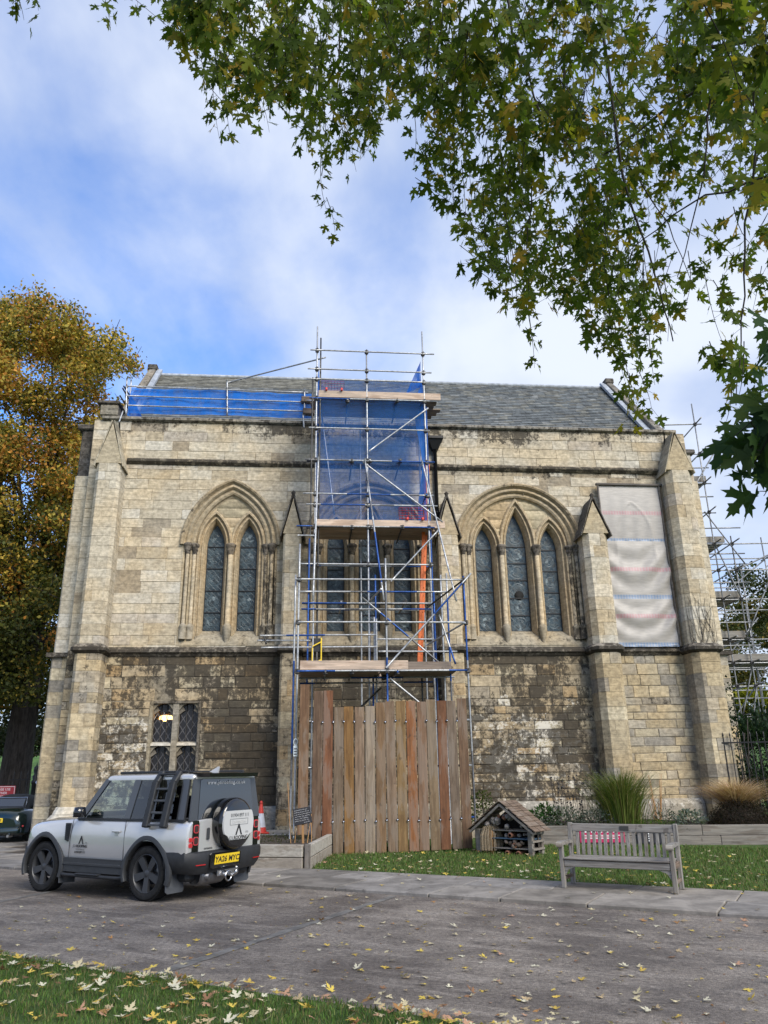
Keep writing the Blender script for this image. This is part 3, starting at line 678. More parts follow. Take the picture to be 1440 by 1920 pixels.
def band(u0, u1, y1, c, z, key, ex=.10, dz=.17):
    """string course turned round a pier"""
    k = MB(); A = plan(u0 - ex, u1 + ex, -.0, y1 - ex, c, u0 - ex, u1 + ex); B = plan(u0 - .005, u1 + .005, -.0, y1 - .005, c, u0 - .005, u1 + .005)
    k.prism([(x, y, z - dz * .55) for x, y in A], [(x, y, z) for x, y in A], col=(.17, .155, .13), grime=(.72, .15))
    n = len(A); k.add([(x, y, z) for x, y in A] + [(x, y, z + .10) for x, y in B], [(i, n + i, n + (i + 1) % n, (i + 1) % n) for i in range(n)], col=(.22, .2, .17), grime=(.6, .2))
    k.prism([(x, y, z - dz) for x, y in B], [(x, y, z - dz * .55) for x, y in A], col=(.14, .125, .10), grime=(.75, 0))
    k.build('string_course', 'stone', PARTS[key])
for key, u0, u1, pr, ze, zp, cz, lab in (('b1', -8.76, -8.02, .72, 10.75, 12.15, .10, None), ('b2', -3.10, -2.56, .62, 8.62, 9.80, .06, None), ('b3', 1.60, 2.22, .62, 8.64, 9.85, .06, None), ('b4', 6.14, 6.94, .72, 8.72, 9.85, .16, None), ('b5', 9.12, 10.02, .72, 10.90, 12.22, .18, None)):
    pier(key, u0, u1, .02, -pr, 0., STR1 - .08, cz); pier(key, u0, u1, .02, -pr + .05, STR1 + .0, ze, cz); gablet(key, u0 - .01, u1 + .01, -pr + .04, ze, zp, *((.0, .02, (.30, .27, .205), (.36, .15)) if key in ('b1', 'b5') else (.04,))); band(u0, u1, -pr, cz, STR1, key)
# side buttresses at the two ends, seen past the corner piers
pier('b6', -9.72, -8.95, 2.2, .42, 0., STR1 - .08, .05); pier('b6', -9.70, -8.95, 2.2, .46, STR1, 10.75, .05); pier('b6', -9.66, -8.95, 2.2, .50, 10.75, 12.35, .04, dark=True, g2=(.55, .1))
k = MB(); k.cbox(-9.78, -8.95, .40, 2.3, 12.35, 12.52, c=.03, col=(.13, .12, .11), grime=(.6, .1)); k.build('coping', 'stone', PARTS['b6'])
k = MB(); k.prism([(-9.84, .3, STR1 - .12), (-8.8, .3, STR1 - .12), (-8.8, 2.2, STR1 - .12), (-9.84, 2.2, STR1 - .12)], [(-9.84, .3, STR1), (-8.8, .3, STR1), (-8.8, 2.2, STR1), (-9.84, 2.2, STR1)], col=(.17, .155, .13), grime=(.7, .1)); k.build('string_course', 'stone', PARTS['b6'])
pier('b7', 9.95, 10.72, 2.0, .25, 0., STR1 - .08, .05); pier('b7', 9.95, 10.68, 2.0, .30, STR1, 10.9, .05); pier('b7', 9.95, 10.60, 2.0, .35, 10.9, 11.9, .04, g2=(.45, .1))
k = MB(); k.prism([(9.9, .15, STR1 - .12), (10.83, .15, STR1 - .12), (10.83, 2., STR1 - .12), (9.9, 2., STR1 - .12)], [(9.9, .15, STR1), (10.83, .15, STR1), (10.83, 2., STR1), (9.9, 2., STR1)], col=(.17, .155, .13), grime=(.7, .1)); k.build('string_course', 'stone', PARTS['b7'])
k = MB(); k.cbox(9.9, 10.72, .25, 2.1, 11.9, 12.06, c=.03, col=(.13, .12, .11), grime=(.6, .1)); k.build('coping', 'stone', PARTS['b7'])
# --- strings, copings, plinth ----------------------------------------------
def run(prof, u0, u1, name, col, gr, mat='stone', step=1.3, parent=None):
    u = u0; r = []
    k = MB()
    while u < u1 - .01:
        e = min(u + rnd.uniform(step * .7, step * 1.3), u1); j = rnd.uniform(-.008, .008); t = rnd.uniform(.8, 1.2)
        k.prism([(u + .003, y + j, z) for y, z in prof], [(e - .003, y + j, z) for y, z in prof], col=tuple(q * t for q in col), grime=gr); u = e
    return k.build(name, mat, parent or chapel)
SP1 = [(.05, STR1 + .12), (-.03, STR1 + .10), (-.13, STR1 + .01), (-.14, STR1 - .06), (-.08, STR1 - .10), (-.03, STR1 - .17), (.05, STR1 - .18)]
SP2 = [(.05, STR2 + .10), (-.03, STR2 + .08), (-.12, STR2), (-.12, STR2 - .05), (-.04, STR2 - .13), (.05, STR2 - .13)]
edges = [-8.9, -8.03, -3.11, -2.55, 1.59, 2.23, 6.13, 6.95, 9.11, 10.2]
for a, b in ((-8.02, -3.20), (-2.46, 1.50), (2.32, 6.04), (7.04, 9.02)): run(SP1, a, b, 'string_course', (.19, .17, .14), (.68, .12))
run(SP2, -8.02, 9.12, 'string_course', (.21, .185, .14), (.66, .05))
run([(.48, TOP - .12), (.48, TOP), (-.04, TOP + .02), (-.11, TOP - .02), (-.11, TOP - .10), (-.04, TOP - .14)], -8.9, 9.95, 'parapet_coping', (.23, .215, .185), (.55, .25), step=1.5)
run([(.02, .95), (-.05, .93), (-.13, .86), (-.16, .80), (-.16, .0), (.02, .0)], -8.02, 9.1, 'plinth', (.30, .285, .25), (.45, .5))
# battered plinth of the left corner
k = MB(); r = rnd
for z0, z1, a0, a1 in ((0, .26, .46, .45), (.26, .50, .48, .32), (.50, .72, .31, .18), (.72, .86, .20, .10), (.86, 1.05, .09, .02)):
    def ringp(e): return plan(-8.76 - e, -8.02 + e * .5, .3, -.72 - e, .10, -8.76 - e, -8.02 + e * .5)
    k.prism([(x, y, z0 + .004) for x, y in ringp(a0)], [(x, y, z1 - .004) for x, y in ringp(a1)], col=jit((.42, .40, .35), .85, 1.1, r), grime=(.34, .45))
k.build('plinth', 'stone', PARTS['b1'])
# --- roof ------------------------------------------------------------------
g = MB(); ra, rb = Vector((0, .62, TOP - .18)), Vector((0, 4.5, 16.58)); GL, GR = -8.42, 9.66
g.prism([(GL, ra.y, ra.z), (GL, rb.y, rb.z), (GL, 8.4, ra.z)], [(GR, ra.y, ra.z), (GR, rb.y, rb.z), (GR, 8.4, ra.z)]); g.box(GL - .3, GR + .4, .40, .70, TOP - .3, TOP - .17)
roof = g.build('roof', 'lead', chapel)
g = MB(); sl = (rb - ra); SLn = sl.length; sd = sl.normalized(); sn = Vector((0, -sd.z, sd.y)); nr = 34; ex = SLn / nr
for i in range(nr):
    u = GL - rnd.uniform(0, .25); w0 = .26 + .10 * (1 - i / nr)
    while u < GR:
        w = w0 * rnd.uniform(.75, 1.3); a, b = max(u, GL) + .004, min(u + w, GR) - .004; u += w
        if b - a < .05: continue
        p0 = ra + sd * (i * ex - rnd.uniform(0, .012)) + sn * (.030 + rnd.uniform(0, .010)); p1 = ra + sd * ((i + 1) * ex + .06) + sn * .008; lo = p0 - sn * .022
        t = rnd.uniform(.76, 1.22); mo = rnd.random(); c = (.100, .110, .112) if mo < .6 else (.125, .125, .110) if mo < .85 else (.15, .155, .15)
        if i > nr - 8 and u < -1: c = (.15, .145, .12)
        g.add([(a, p0.y, p0.z), (b, p0.y, p0.z), (b, p1.y, p1.z), (a, p1.y, p1.z), (a, lo.y, lo.z), (b, lo.y, lo.z)], [(0, 1, 2, 3), (4, 5, 1, 0)], col=tuple(q * t for q in c))
g.build('slates', 'slate', roof, kind='stuff')
g = MB(); g.tube([(GL, 4.5, 16.62), (GR, 4.5, 16.62)], .07, 8); g.build('ridge', 'lead', roof)
for uu, s in ((-8.55, 1), (9.80, -1)):
    g = MB(); w = .13
    for (A, B) in (((.45, TOP + .0), (4.5, 16.78)), ((8.55, TOP + .0), (4.5, 16.78))):
        n = 6
        for i in range(n):
            y0, z0 = A[0] + (B[0] - A[0]) * i / n, A[1] + (B[1] - A[1]) * i / n; y1, z1 = A[0] + (B[0] - A[0]) * (i + 1) / n, A[1] + (B[1] - A[1]) * (i + 1) / n
            g.bar((uu, y0, z0), (uu, y1, z1), 2 * w, .20, ch=.02, col=jit((.20, .185, .16), .8, 1.15, rnd), grime=(.5, .2))
    g.cbox(uu - .18, uu + .18, 4.30, 4.70, 16.75, 16.98, c=.03, col=(.14, .13, .115), grime=(.6, .1))
    g.build('gable_coping', 'stone', chapel)
    g = MB(); g.bar((uu + s * .26, .75, TOP + .12), (uu + s * .26, 4.5, 16.80), .20, .10); g.build('flashing', 'lead', chapel)
k = MB(); k.cbox(-9.0, -8.45, -.1, .6, TOP + .02, TOP + .40, c=.03, col=(.24, .22, .18), grime=(.5, .1)); k.cbox(-9.1, -8.4, -.16, .66, TOP + .40, TOP + .52, c=.03, col=(.12, .11, .10), grime=(.6, 0)); k.build('parapet_block', 'stone', chapel)
# --- windows ---------------------------------------------------------------
def sweep(b, A, prof, jamb=True, n=14, zb=None, **k):
    """moulding: profile points (inset, depth) carried round an arch; depth>0 is proud"""
    rows = [[(x, -d, z) for x, z in A.path(i, n, jamb, zb)] for i, d in prof]
    b.grid(rows, **k)
def jg(dark):
    return lambda u, y, z: (.22 + dark * fade(u, -1, 1), .0)
def church_window(A, lights, gone=()):
    k = MB(); cb = (.36, .30, .205); uc = A.uc
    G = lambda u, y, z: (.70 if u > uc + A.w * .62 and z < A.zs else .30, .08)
    # outer order: hood and rolls above the springing, stepped jamb below
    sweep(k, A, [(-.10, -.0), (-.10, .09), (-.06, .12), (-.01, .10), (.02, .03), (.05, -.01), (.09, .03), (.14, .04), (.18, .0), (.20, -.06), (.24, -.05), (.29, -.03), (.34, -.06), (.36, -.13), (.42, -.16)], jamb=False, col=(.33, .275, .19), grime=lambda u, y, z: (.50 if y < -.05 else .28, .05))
    for s in (-1, 1):
        P = [(0, .012), (.06, .012), (.07, -.06), (.10, -.10), (.20, -.10), (.22, -.02), (.27, -.02), (.30, -.12), (.42, -.16)]
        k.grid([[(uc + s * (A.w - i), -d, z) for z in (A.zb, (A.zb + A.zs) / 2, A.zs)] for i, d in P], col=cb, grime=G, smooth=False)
    # tympanum
    L = [Arch(u, w, zs, za, ZB) for u, w, zs, za in lights]; z = A.zs; zt = A.top(.40)
    while z < zt - .01:
        z1 = min(z + .31, zt); zz = [z + (z1 - z) * i / 4 for i in range(5)]
        for l, r, q in strips(z, z1, uc - A.hw(z, .38), uc + A.hw(z, .38), L):
            l = [max(a, uc - A.hw(h, .38)) for a, h in zip(l, q if len(q) == len(l) else zz)]; r = [min(a, uc + A.hw(h, .38)) for a, h in zip(r, q)]
            nn = max(1, int((max(r) - min(l)) / .7))
            for t in range(nn):
                l2 = [a + (b - a) * t / nn for a, b in zip(l, r)]; r2 = [a + (b - a) * (t + 1) / nn for a, b in zip(l, r)]
                if max(b - a for a, b in zip(l2, r2)) < .02: continue
                f = facing(l2, r2, q, .16, .004, jit(((.36, .29, .19) if rnd.random() < .5 else (.37, .32, .22)), .8, 1.2, rnd), .003, .006, .02); f.g = [(.36, .05)] * len(f.f); k.merge(f)
        z = z1
    # lancet orders
    for a in L:
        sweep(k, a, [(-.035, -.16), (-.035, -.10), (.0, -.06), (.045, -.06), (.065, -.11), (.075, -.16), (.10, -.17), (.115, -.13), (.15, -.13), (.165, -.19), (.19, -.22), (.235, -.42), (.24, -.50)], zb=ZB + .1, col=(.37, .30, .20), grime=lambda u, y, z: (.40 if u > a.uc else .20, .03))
    # sloping sill
    k.grid([[(uc - A.w, y, z), (uc + A.w, y, z)] for y, z in ((.5, 5.86), (.42, 5.84), (.10, 5.62), (-.02, ZB + .02), (-.02, ZB - .02))], col=(.30, .265, .20), grime=(.46, .12), smooth=False)
    win = k.build('window', 'stone_dress', chapel, auto=40)
    # glazing: five panes to a light between saddle bars
    for u, w, zs, za in lights:
        a = Arch(u, w, zs, za, ZB); gw = w - .235; zt = a.top(.235); zb = 5.84; hh = (zs - .0 - zb)
        lv = [zb, zb + hh * .215, zb + hh * .47, zb + hh * .735, zs, zt] if zt - zs < 1.0 else [zb, zb + hh * .19, zb + hh * .40, zb + hh * .62, zb + hh * .83, zs + .1, zt]
        for z0, z1 in zip(lv, lv[1:]):
            n = 8; zz = [z0 + .016 + (z1 - z0 - .03) * i / n for i in range(n + 1)]; g = MB()
            pl = [(u - a.hw(q, .235), q) for q in zz] + [(u + a.hw(q, .235), q) for q in reversed(zz)]; zc = (z0 + min(z1, z0 + .62)) / 2 if z1 == zt else (z0 + z1) / 2
            tilt = rnd.uniform(-.006, .006)
            g.add([(x, .452 + tilt * (x - u) / gw, z) for x, z in pl], [tuple(range(len(pl)))], uvs=[((x - u) / gw, (z - zc) / gw) for x, z in pl]); g.build('pane', 'church_glass', win)
        for z0 in lv[1:-1]:
            g = MB(); g.box(u - gw - .01, u + gw + .01, .425, .446, z0 - .013, z0 + .013); g.build('saddle_bar', 'iron', win)
        g = MB(); g.box(u - gw, u - gw + .022, .43, .448, zb, zs); g.box(u + gw - .022, u + gw, .43, .448, zb, zs); g.box(u - gw, u + gw, .432, .45, zb - .02, zb + .02); g.box(u - gw - .2, u + gw + .2, .53, .56, zb - .1, zt + .1); g.build('glazing_frame', 'iron', win)
    # nook shafts with capitals and bases
    sh = [(A.uc - A.w + .15, -.02), (A.uc - A.w + .34, .06)] + [((lights[i][0] + lights[i][1] + lights[i + 1][0] - lights[i + 1][1]) / 2, .04) for i in range(len(lights) - 1)] + [(A.uc + A.w - .34, .06), (A.uc + A.w - .15, -.02)]
    for i, (u, y) in enumerate(sh):
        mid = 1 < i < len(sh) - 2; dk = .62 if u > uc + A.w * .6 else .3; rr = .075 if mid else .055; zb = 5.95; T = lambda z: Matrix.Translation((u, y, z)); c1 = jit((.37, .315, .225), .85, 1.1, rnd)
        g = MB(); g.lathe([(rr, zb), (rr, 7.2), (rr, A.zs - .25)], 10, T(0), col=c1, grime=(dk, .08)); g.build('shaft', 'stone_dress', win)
        g = MB(); g.lathe([(rr, -.30), (rr + .02, -.27), (rr + .01, -.24), (rr + .03, -.20), (rr + .05, -.14), (rr + .035, -.11), (rr + .07, -.06), (rr + .085, -.02), (rr + .085, .02), (rr + .05, .05)], 12, T(A.zs), col=(.17, .15, .125), grime=(.6, 0)); g.build('capital', 'stone_dress', win)
        g = MB(); g.lathe([(rr + .05, -.42), (rr + .05, -.08), (rr + .06, -.05), (rr + .05, -.02), (rr + .02, .02), (rr, .05)] if not mid else [(.02, -.62), (rr + .01, -.42), (rr + .05, -.14), (rr + .06, -.05), (rr + .05, -.02), (rr + .02, .02), (rr, .05)], 10, T(zb), col=(.27, .24, .185), grime=(dk, .1)); g.build('shaft_base', 'stone_dress', win)
    return win
LS = 8.46
w1 = church_window(W_L, [(-5.20, .50, LS, 9.50), (-4.20, .50, LS, 9.50)])
w2 = church_window(W_M, [(-1.50, .50, LS, 9.44), (-.46, .56, LS, 10.04), (.58, .50, LS, 9.44)])
w3 = church_window(W_R, [(3.20, .50, LS, 9.46), (4.26, .565, LS, 10.06), (5.32, .50, LS, 9.46)])
# broken roundel in the right-hand window
g = MB(); g.lathe([(.0, 0), (.13, 0), (.145, .004), (.145, .012), (.0, .012)], 20, Matrix.Translation((4.27, .44, 6.98)) @ Matrix.Rotation(R(90), 4, 'X')); g.build('open_roundel', 'dark_void', w3)
# small mullioned window low on the left
k = MB(); cs = (.15, .135, .11); gs = (.55, .18); u0, u1, um, zt, zm, zb = -6.72, -5.30, -6.00, 3.78, 2.62, 1.70
k.box(u0, u0 + .09, -.02, .32, zb, zt, col=(.26, .23, .17), grime=gs); k.box(u1 - .07, u1, -.02, .32, zb, zt, col=cs, grime=gs); k.box(um - .08, um + .08, .02, .30, zb, zt, col=(.24, .22, .18), grime=(.4, .4))
k.box(u0, u1, -.01, .32, zt - .06, zt, col=cs, grime=gs)
for a, b in ((u0 + .09, um - .08), (um + .08, u1 - .07)):
    k.prism([(a, .0, zm - .05), (b, .0, zm - .05), (b, .30, zm - .05), (a, .30, zm - .05)], [(a, .05, zm + .02), (b, .05, zm + .02), (b, .30, zm + .07), (a, .30, zm + .07)], col=(.40, .38, .33), grime=(.2, .3))
    for z in (zt - .06, zm - .05):
        for s, e in ((1, a), (-1, b)):
            k.prism([(e, .06, z), (e + s * .20, .06, z), (e + s * .09, .06, z - .07), (e, .06, z - .20)], [(e, .28, z), (e + s * .20, .28, z), (e + s * .09, .28, z - .07), (e, .28, z - .20)], col=(.20, .185, .15), grime=(.4, .3))
            k.prism([(e, .16, z - .20), (e + s * .09, .16, z - .07), (e + s * .15, .16, z - .19), (e, .16, z - .30)], [(e, .26, z - .20), (e + s * .09, .26, z - .07), (e + s * .15, .26, z - .19), (e, .26, z - .30)], col=(.17, .155, .13), grime=(.4, .2))
lw = k.build('mullioned_window', 'stone_dress', chapel)
g = MB(); g.box(u0, u1, .9, .95, zb, zt); g.box(u0 - .02, u0, .3, .9, zb, zt); g.box(u1, u1 + .02, .3, .9, zb, zt); g.box(u0, u1, .3, .9, zb - .02, zb); g.box(u0, u1, .3, .9, zt, zt + .02); g.build('recess', 'dark_void', lw)
for a, b in ((u0 + .09, um - .08), (um + .08, u1 - .07)):
    for z0, z1 in ((zb, zm - .05), (zm + .05, zt - .06)):
        lamp = (a < -6.3 and z0 > 2.4)
        g = MB(); n = 9; ua = (z1 - z0); UVs = lambda x, z: ((x - a) / .105 / 2, (z - z0) / .16 / 2)
        if lamp:                                                   # the lamp is seen through the clear quarries
            zl0, zl1 = z0 + .62, z0 + .82
            for q0, q1 in ((z0, zl0), (zl1, z1)): P = [(a, q0), (b, q0), (b, q1), (a, q1)]; g.add([(x, .26, z) for x, z in P], [(0, 1, 2, 3)], uvs=[UVs(*p) for p in P])
            for i in range(4):
                x0 = a + (b - a) * i / 3.; 
                for s in (-1, 1): g.bar((x0, .258, zl0), (x0 + s * .10, .258, zl1), .012, .012, upv=(0, 1, 0), mat=1)
        else: P = [(a, z0), (b, z0), (b, z1), (a, z1)]; g.add([(x, .26, z) for x, z in P], [(0, 1, 2, 3)], uvs=[UVs(*p) for p in P])
        g.build('pane', ['quarry_glass', 'lead'], lw)
        for t in (.36, .66): g = MB(); g.tube([(a + (b - a) * t, .22, z0), (a + (b - a) * t, .22, z1)], .010, 6); g.build('window_bar', 'coupler', lw)
lm = cfe('ceiling_lamp', (-6.33, .45, 3.45), 'small lit lamp glowing orange inside the low mullioned window', 'lamp')
g = MB(); g.lathe([(.04, -.02), (.16, -.04), (.20, -.08), (.20, -.20), (.16, -.24), (.0, -.26)], 14); g.build('lamp_shade', 'lamp_glow', lm)
g = MB(); g.tube([(0, 0, 0), (0, 0, .30)], .01, 6); g.build('cord', 'iron', lm)
# conductors, hopper and downpipe
for nm, pts in (('conductor', [(224, 790, .1), (225, 878, .18), (188, 1222, .18), (163, 1480, .18)]), ('conductor', [(1245, 812, .12), (1249, 890, .18), (1297, 1222, .18), (1335, 1480, .18)])):
    P = [wp(x, y, o) for x, y, o in pts]; g = MB(); g.tube(P, .022, 6)
    for i in range(9): q = P[1].lerp(P[-1], i / 8.3); g.box(q.x - .04, q.x + .04, q.y - .03, q.y + .06, q.z - .03, q.z + .03)
    g.build(nm, 'iron', chapel)
q = wp(816, 828, .25); k = MB()
k.prism([(q.x - .10, -.02, q.z - .25), (q.x + .10, -.02, q.z - .25), (q.x + .10, -.22, q.z - .25), (q.x - .10, -.22, q.z - .25)], [(q.x - .22, .0, q.z + .05), (q.x + .22, .0, q.z + .05), (q.x + .22, -.36, q.z + .05), (q.x - .22, -.36, q.z + .05)])
k.cbox(q.x - .25, q.x + .25, -.40, .0, q.z + .05, q.z + .16, c=.02); k.build('rain_hopper', 'iron', chapel)
k = MB(); k.tube([(q.x, -.12, q.z - .2), (q.x - .02, -.12, 5.4), (q.x - .02, -.26, 5.1), (q.x - .02, -.14, 4.8), (q.x - .02, -.14, .1)], .06, 8)
for z in (9.5, 8.2, 6.9, 3.6, 2.2): k.lathe([(.06, -.04), (.08, -.03), (.08, .03), (.06, .04)], 8, Matrix.Translation((q.x - .01, -.12, z)))
k.build('downpipe', 'iron', chapel)
# --- hand the stones out: the 300 largest singly, the rest joined per part --
STONES.sort(key=lambda t: -t[0]); rest = {}
for i, (a, b, key) in enumerate(STONES):
    if i < 300: b.build('stone', 'stone', PARTS[key])
    else: rest.setdefault(key, MB()).merge(b)
for key, b in rest.items(): b.build('stone_facing', 'stone', PARTS[key], kind='stuff')
# --- printed sheeting over the fourth window --------------------------------
base = (8.0, -.2, 5.2)
sheet = cfe('window_sheeting', base, 'translucent grey plastic sheeting with pink and blue bands hung over a window', 'sheeting')
zt_, zb_ = 10.50, 5.27; bands = [(wp(1175, y, .2).z, c) for y, c in ((962, 'p'), (1011.5, 'b'), (1068, 'p'), (1119, 'b'), (1155.5, 'p'), (1209, 'b'))]
k = MB(); NX, NZ = 44, 120; ar = Arch(8.0, .62, 8.7, 9.95, 6)
rows = []; seams = [zt_] + [z for z, c in bands if c == 'b']
for j in range(NZ + 1):
    z = zt_ + (zb_ - zt_) * j / NZ; row = []
    for i in range(NX + 1):
        t = i / NX; u = 6.98 + (8.99 - 6.98) * t + .015 * math.sin(z * 2.1 + t * 4); y = -.16
        top = min([s for s in seams if s >= z - 1e-6] or [zt_]); bot = max([s for s in seams if s < z - 1e-6] or [zb_]); f = (top - z) / max(.2, top - bot); x = 2 * t - 1
        if top < 10.3: y -= .035 * math.sin(math.pi * f) + .042 * math.sin(math.pi * f) * math.sin(13 * (f + .42 * x * x) + (2 if top < 7.5 else 0) + 1.3 * x) + .012 * math.sin(23 * t + 9 * f) * math.sin(math.pi * f)
        else: y -= .03 * math.sin(math.pi * f) + .010 * math.sin(31 * t + 3 * f) * f
        if ar.hw(z) > 0 and z > 7.3:
            dd = abs(abs(u - 8.0) - ar.hw(z)); y -= .010 * math.exp(-(dd / .06) ** 2) * fade(z, 7.3, 8.3)
        row.append((u, y, z))
    rows.append(row)
for j in range(NZ):
    zc = (rows[j][0][2] + rows[j + 1][0][2]) / 2; bd = next((c for z, c in bands if abs(z - zc) < .055), None)
    for i in range(NX):
        col = (.42, .395, .365)
        if bd: col = ((.46, .27, .28) if bd == 'p' else (.21, .29, .43)) if i % 2 else ((.45, .34, .34) if bd == 'p' else (.32, .36, .43))
        k.add([rows[j][i], rows[j][i + 1], rows[j + 1][i + 1], rows[j + 1][i]], [(0, 1, 2, 3)], col=col, smooth=True)
k.build('sheet', 'sheet', sheet, shift=base)
k = MB(); k.cbox(6.90, 9.25, -.24, -.14, 10.50, 10.57, c=.01, col=(.10, .09, .08)); k.build('batten', 'plank_wood', sheet, shift=base)
for uu in (6.96, 9.01): k = MB(); k.cbox(uu - .025, uu + .025, -.22, -.17, 5.28, 10.50, c=.006, col=(.10, .09, .08)); k.build('batten', 'plank_wood', sheet, shift=base)
# ------------------------------------------------------------------ scaffolding
GALV, BLUE, DARKT = (.40, .41, .42), (.022, .075, .26), (.055, .053, .05)
def tcols(style, n, r):
    if style == 'g': return [jit(GALV, .85, 1.12, r) for _ in range(n)]
    if style == 's': return [jit((.20, .205, .21), .7, 1.25, r) for _ in range(n)]
    if style == 'd': return [jit(DARKT, .7, 1.5, r) for _ in range(n)]
    if style == 'B': return [jit(BLUE, .8, 1.3, r) for _ in range(n)]
    k = r.randrange(n); L = max(1, n // 3); out = []
    for i in range(n): out.append(BLUE if (i - k) % n < L else (jit(GALV, .8, 1.1, r) if r.random() < .75 else (.16, .16, .165)))
    return out
def tub(parent, name, p0, p1, style='b', shift=None, rad=.0245, n=9):
    p0, p1 = Vector(p0), Vector(p1); pts = [p0.lerp(p1, i / n) for i in range(n + 1)]; k = MB(); k.tube(pts, rad, 8, cols=tcols(style, n, rnd))
    return k.build(name, 'tube_metal', parent, shift=shift)
def coup(parent, p, shift=None, s=.055):
    k = MB(); a = rnd.uniform(-.3, .3); k.obox(p, (s * math.cos(a), s * math.sin(a), 0), (-s * .8 * math.sin(a), s * .8 * math.cos(a), 0), (0, 0, s * 1.1), ch=.012); k.tube([Vector(p) + Vector((0, -.04, .03)), Vector(p) + Vector((.0, -.11, .035))], .014, 6)
    return k.build('coupler', 'coupler', parent, shift=shift)
TF, TB, SF, SB = 1.80, .40, 3.60, 2.15
SB0 = (-.5, -1.8, 0.)
tower = cfe('scaffold_tower', SB0, 'tall tube scaffold tower with blue painted tubes standing before the middle window', 'scaffold')
T = lambda *a, **k: tub(tower, *a, shift=SB0, **k)
zt = lambda y, off=TF, x=690: wp(x, y, off).z
ul, um_, ur = wp(590, 985, TF).x, wp(690, 985, TF).x, wp(804, 985, TF).x
V = lambda u, o, z: Vector((u, -o, z))
# tower standards, front and back
for u, o, z0, z1, st in ((ul, TF, .05, zt(612, x=590), 'g'), (ul + .11, TF - .05, 4.1, zt(632, x=596), 'd'), (um_, TF, .05, zt(665), 'g'), (ur, TF, .05, zt(622, x=796), 'g'), (ul - .12, TF + .06, 6.9, 13.2, 'd'), (ur + .06, TF - .1, 4.1, 12.4, 'B'),
                         (ul, TB, .05, 13.2, 'd'), (um_ - .12, TB, .05, 12.2, 'g'), (ur, TB, .05, 13.2, 'g'), (ur + .18, TB + .3, .1, 9.2, 'b'), (um_ + .02, TF - .12, 4.2, 9.4, 'B')):
    T('standard', V(u, o, z0), V(u, o, z1), st)
def ledger(x0, y0, x1, y1, o, st='g', name='ledger', cps=()):
    a, b = wp(x0, y0, o + .06), wp(x1, y1, o + .06); zc = (a.z + b.z) / 2; a.z = zc + (a.z - zc) * .3; b.z = zc + (b.z - zc) * .3
    T(name, a, b, st)
    for u in cps: coup(tower, V(u, o + .03, a.z + (b.z - a.z) * (u - a.x) / (b.x - a.x)), SB0)
TC = (ul, um_, ur)
for x0, y0, x1, y1, st in ((582, 655, 814, 665, 'g'), (577, 690, 809, 700, 'g'), (575, 709, 808, 718, 'g'), (580, 746, 806, 752, 'b'), (579, 801, 806, 808, 'g'), (572, 861, 815, 867, 'b'), (568, 924, 813, 930, 'b'), (574, 945, 820, 949, 'b'), (556, 986, 815, 989, 'b'), (561, 1057, 812, 1059, 'g'), (558, 1004, 590, 1004, 'g')):
    ledger(x0, y0, x1, y1, TF, st, 'ledger', TC if x1 > 700 else (ul,))
for y in (752, 865, 990, 1060, 1131, 1142): ledger(575, y, 812, y + 3, TB, rnd.choice(['b', 'd', 'g']), 'ledger')
for y, xs in ((752, (652, 745)), (865, (660, 694, 751)), (990, (660, 696, 755)), (930, (800,)), (1060, (595, 808)), (1131, (640, 760))):
    for x in xs:
        p = wp(x, y - 3, TF + .12); T('transom', p, V(p.x, TB - .15, p.z), rnd.choice(['d', 'd', 'b'])); coup(tower, V(p.x, TF + .02, p.z), SB0)
# braces and rakers
for nm, a, b, st in (('brace', (692, 846, 1.9), (803, 765, 1.9), 'g'), ('brace', (680, 866, 1.95), (830, 979, 1.95), 'g'), ('brace', (733, 1090, 1.95), (822, 994, 1.95), 'g'),
                     ('raker', (597, 857, 1.95), (587, 1126, 3.7), 'g'), ('raker', (684, 860, 1.95), (720, 1126, 3.7), 'b'), ('raker', (791, 864, 1.95), (856, 1127, 3.7), 'g'),
                     ('brace', (601, 760, .9), (627, 965, 1.4), 'g')):
    T(nm, wp(*a), wp(*b), st)
# front stage
sL, sR = wp(556, 1330, SF).x, wp(881, 1330, SF).x; sM = wp(725, 1200, SF).x
for u, o, z0, z1, st in ((sL, SF, .05, zt(1020, SF, 560), 'g'), (sL - .09, SF - .05, .05, zt(1077, SF, 556), 'b'), (sM, SF, 3.2, zt(1047, SF, 724), 'b'), (sR, SF, .05, zt(1080, SF, 864), 'b'), (sM - .15, SB, .05, zt(1078, SB, 711), 'b'),
                         (wp(836, 1330, SB).x, SB, .05, zt(1078, SB, 843), 'g'), (wp(846, 1290, 2.9).x, 2.9, .4, zt(1075, 2.9, 842), 'b'), (wp(702, 1200, 2.6).x, 2.6, 4.1, zt(1157, 2.6, 701), 'g'), (wp(706, 1200, 2.7).x, 2.7, 4.1, zt(1160, 2.7, 705), 'g'),
                         (wp(577, 1200, SB).x, SB, .05, zt(1010, SB, 580), 'B'), (wp(820, 1300, 2.4).x, 2.4, .1, zt(1110, 2.4, 815), 'B'), (wp(792, 1300, SB).x, SB, .1, 4.4, 'd'), (wp(700, 1300, SB).x, SB, .1, 4.4, 'B')):
    T('standard', V(u, o, z0), V(u, o, z1), st)
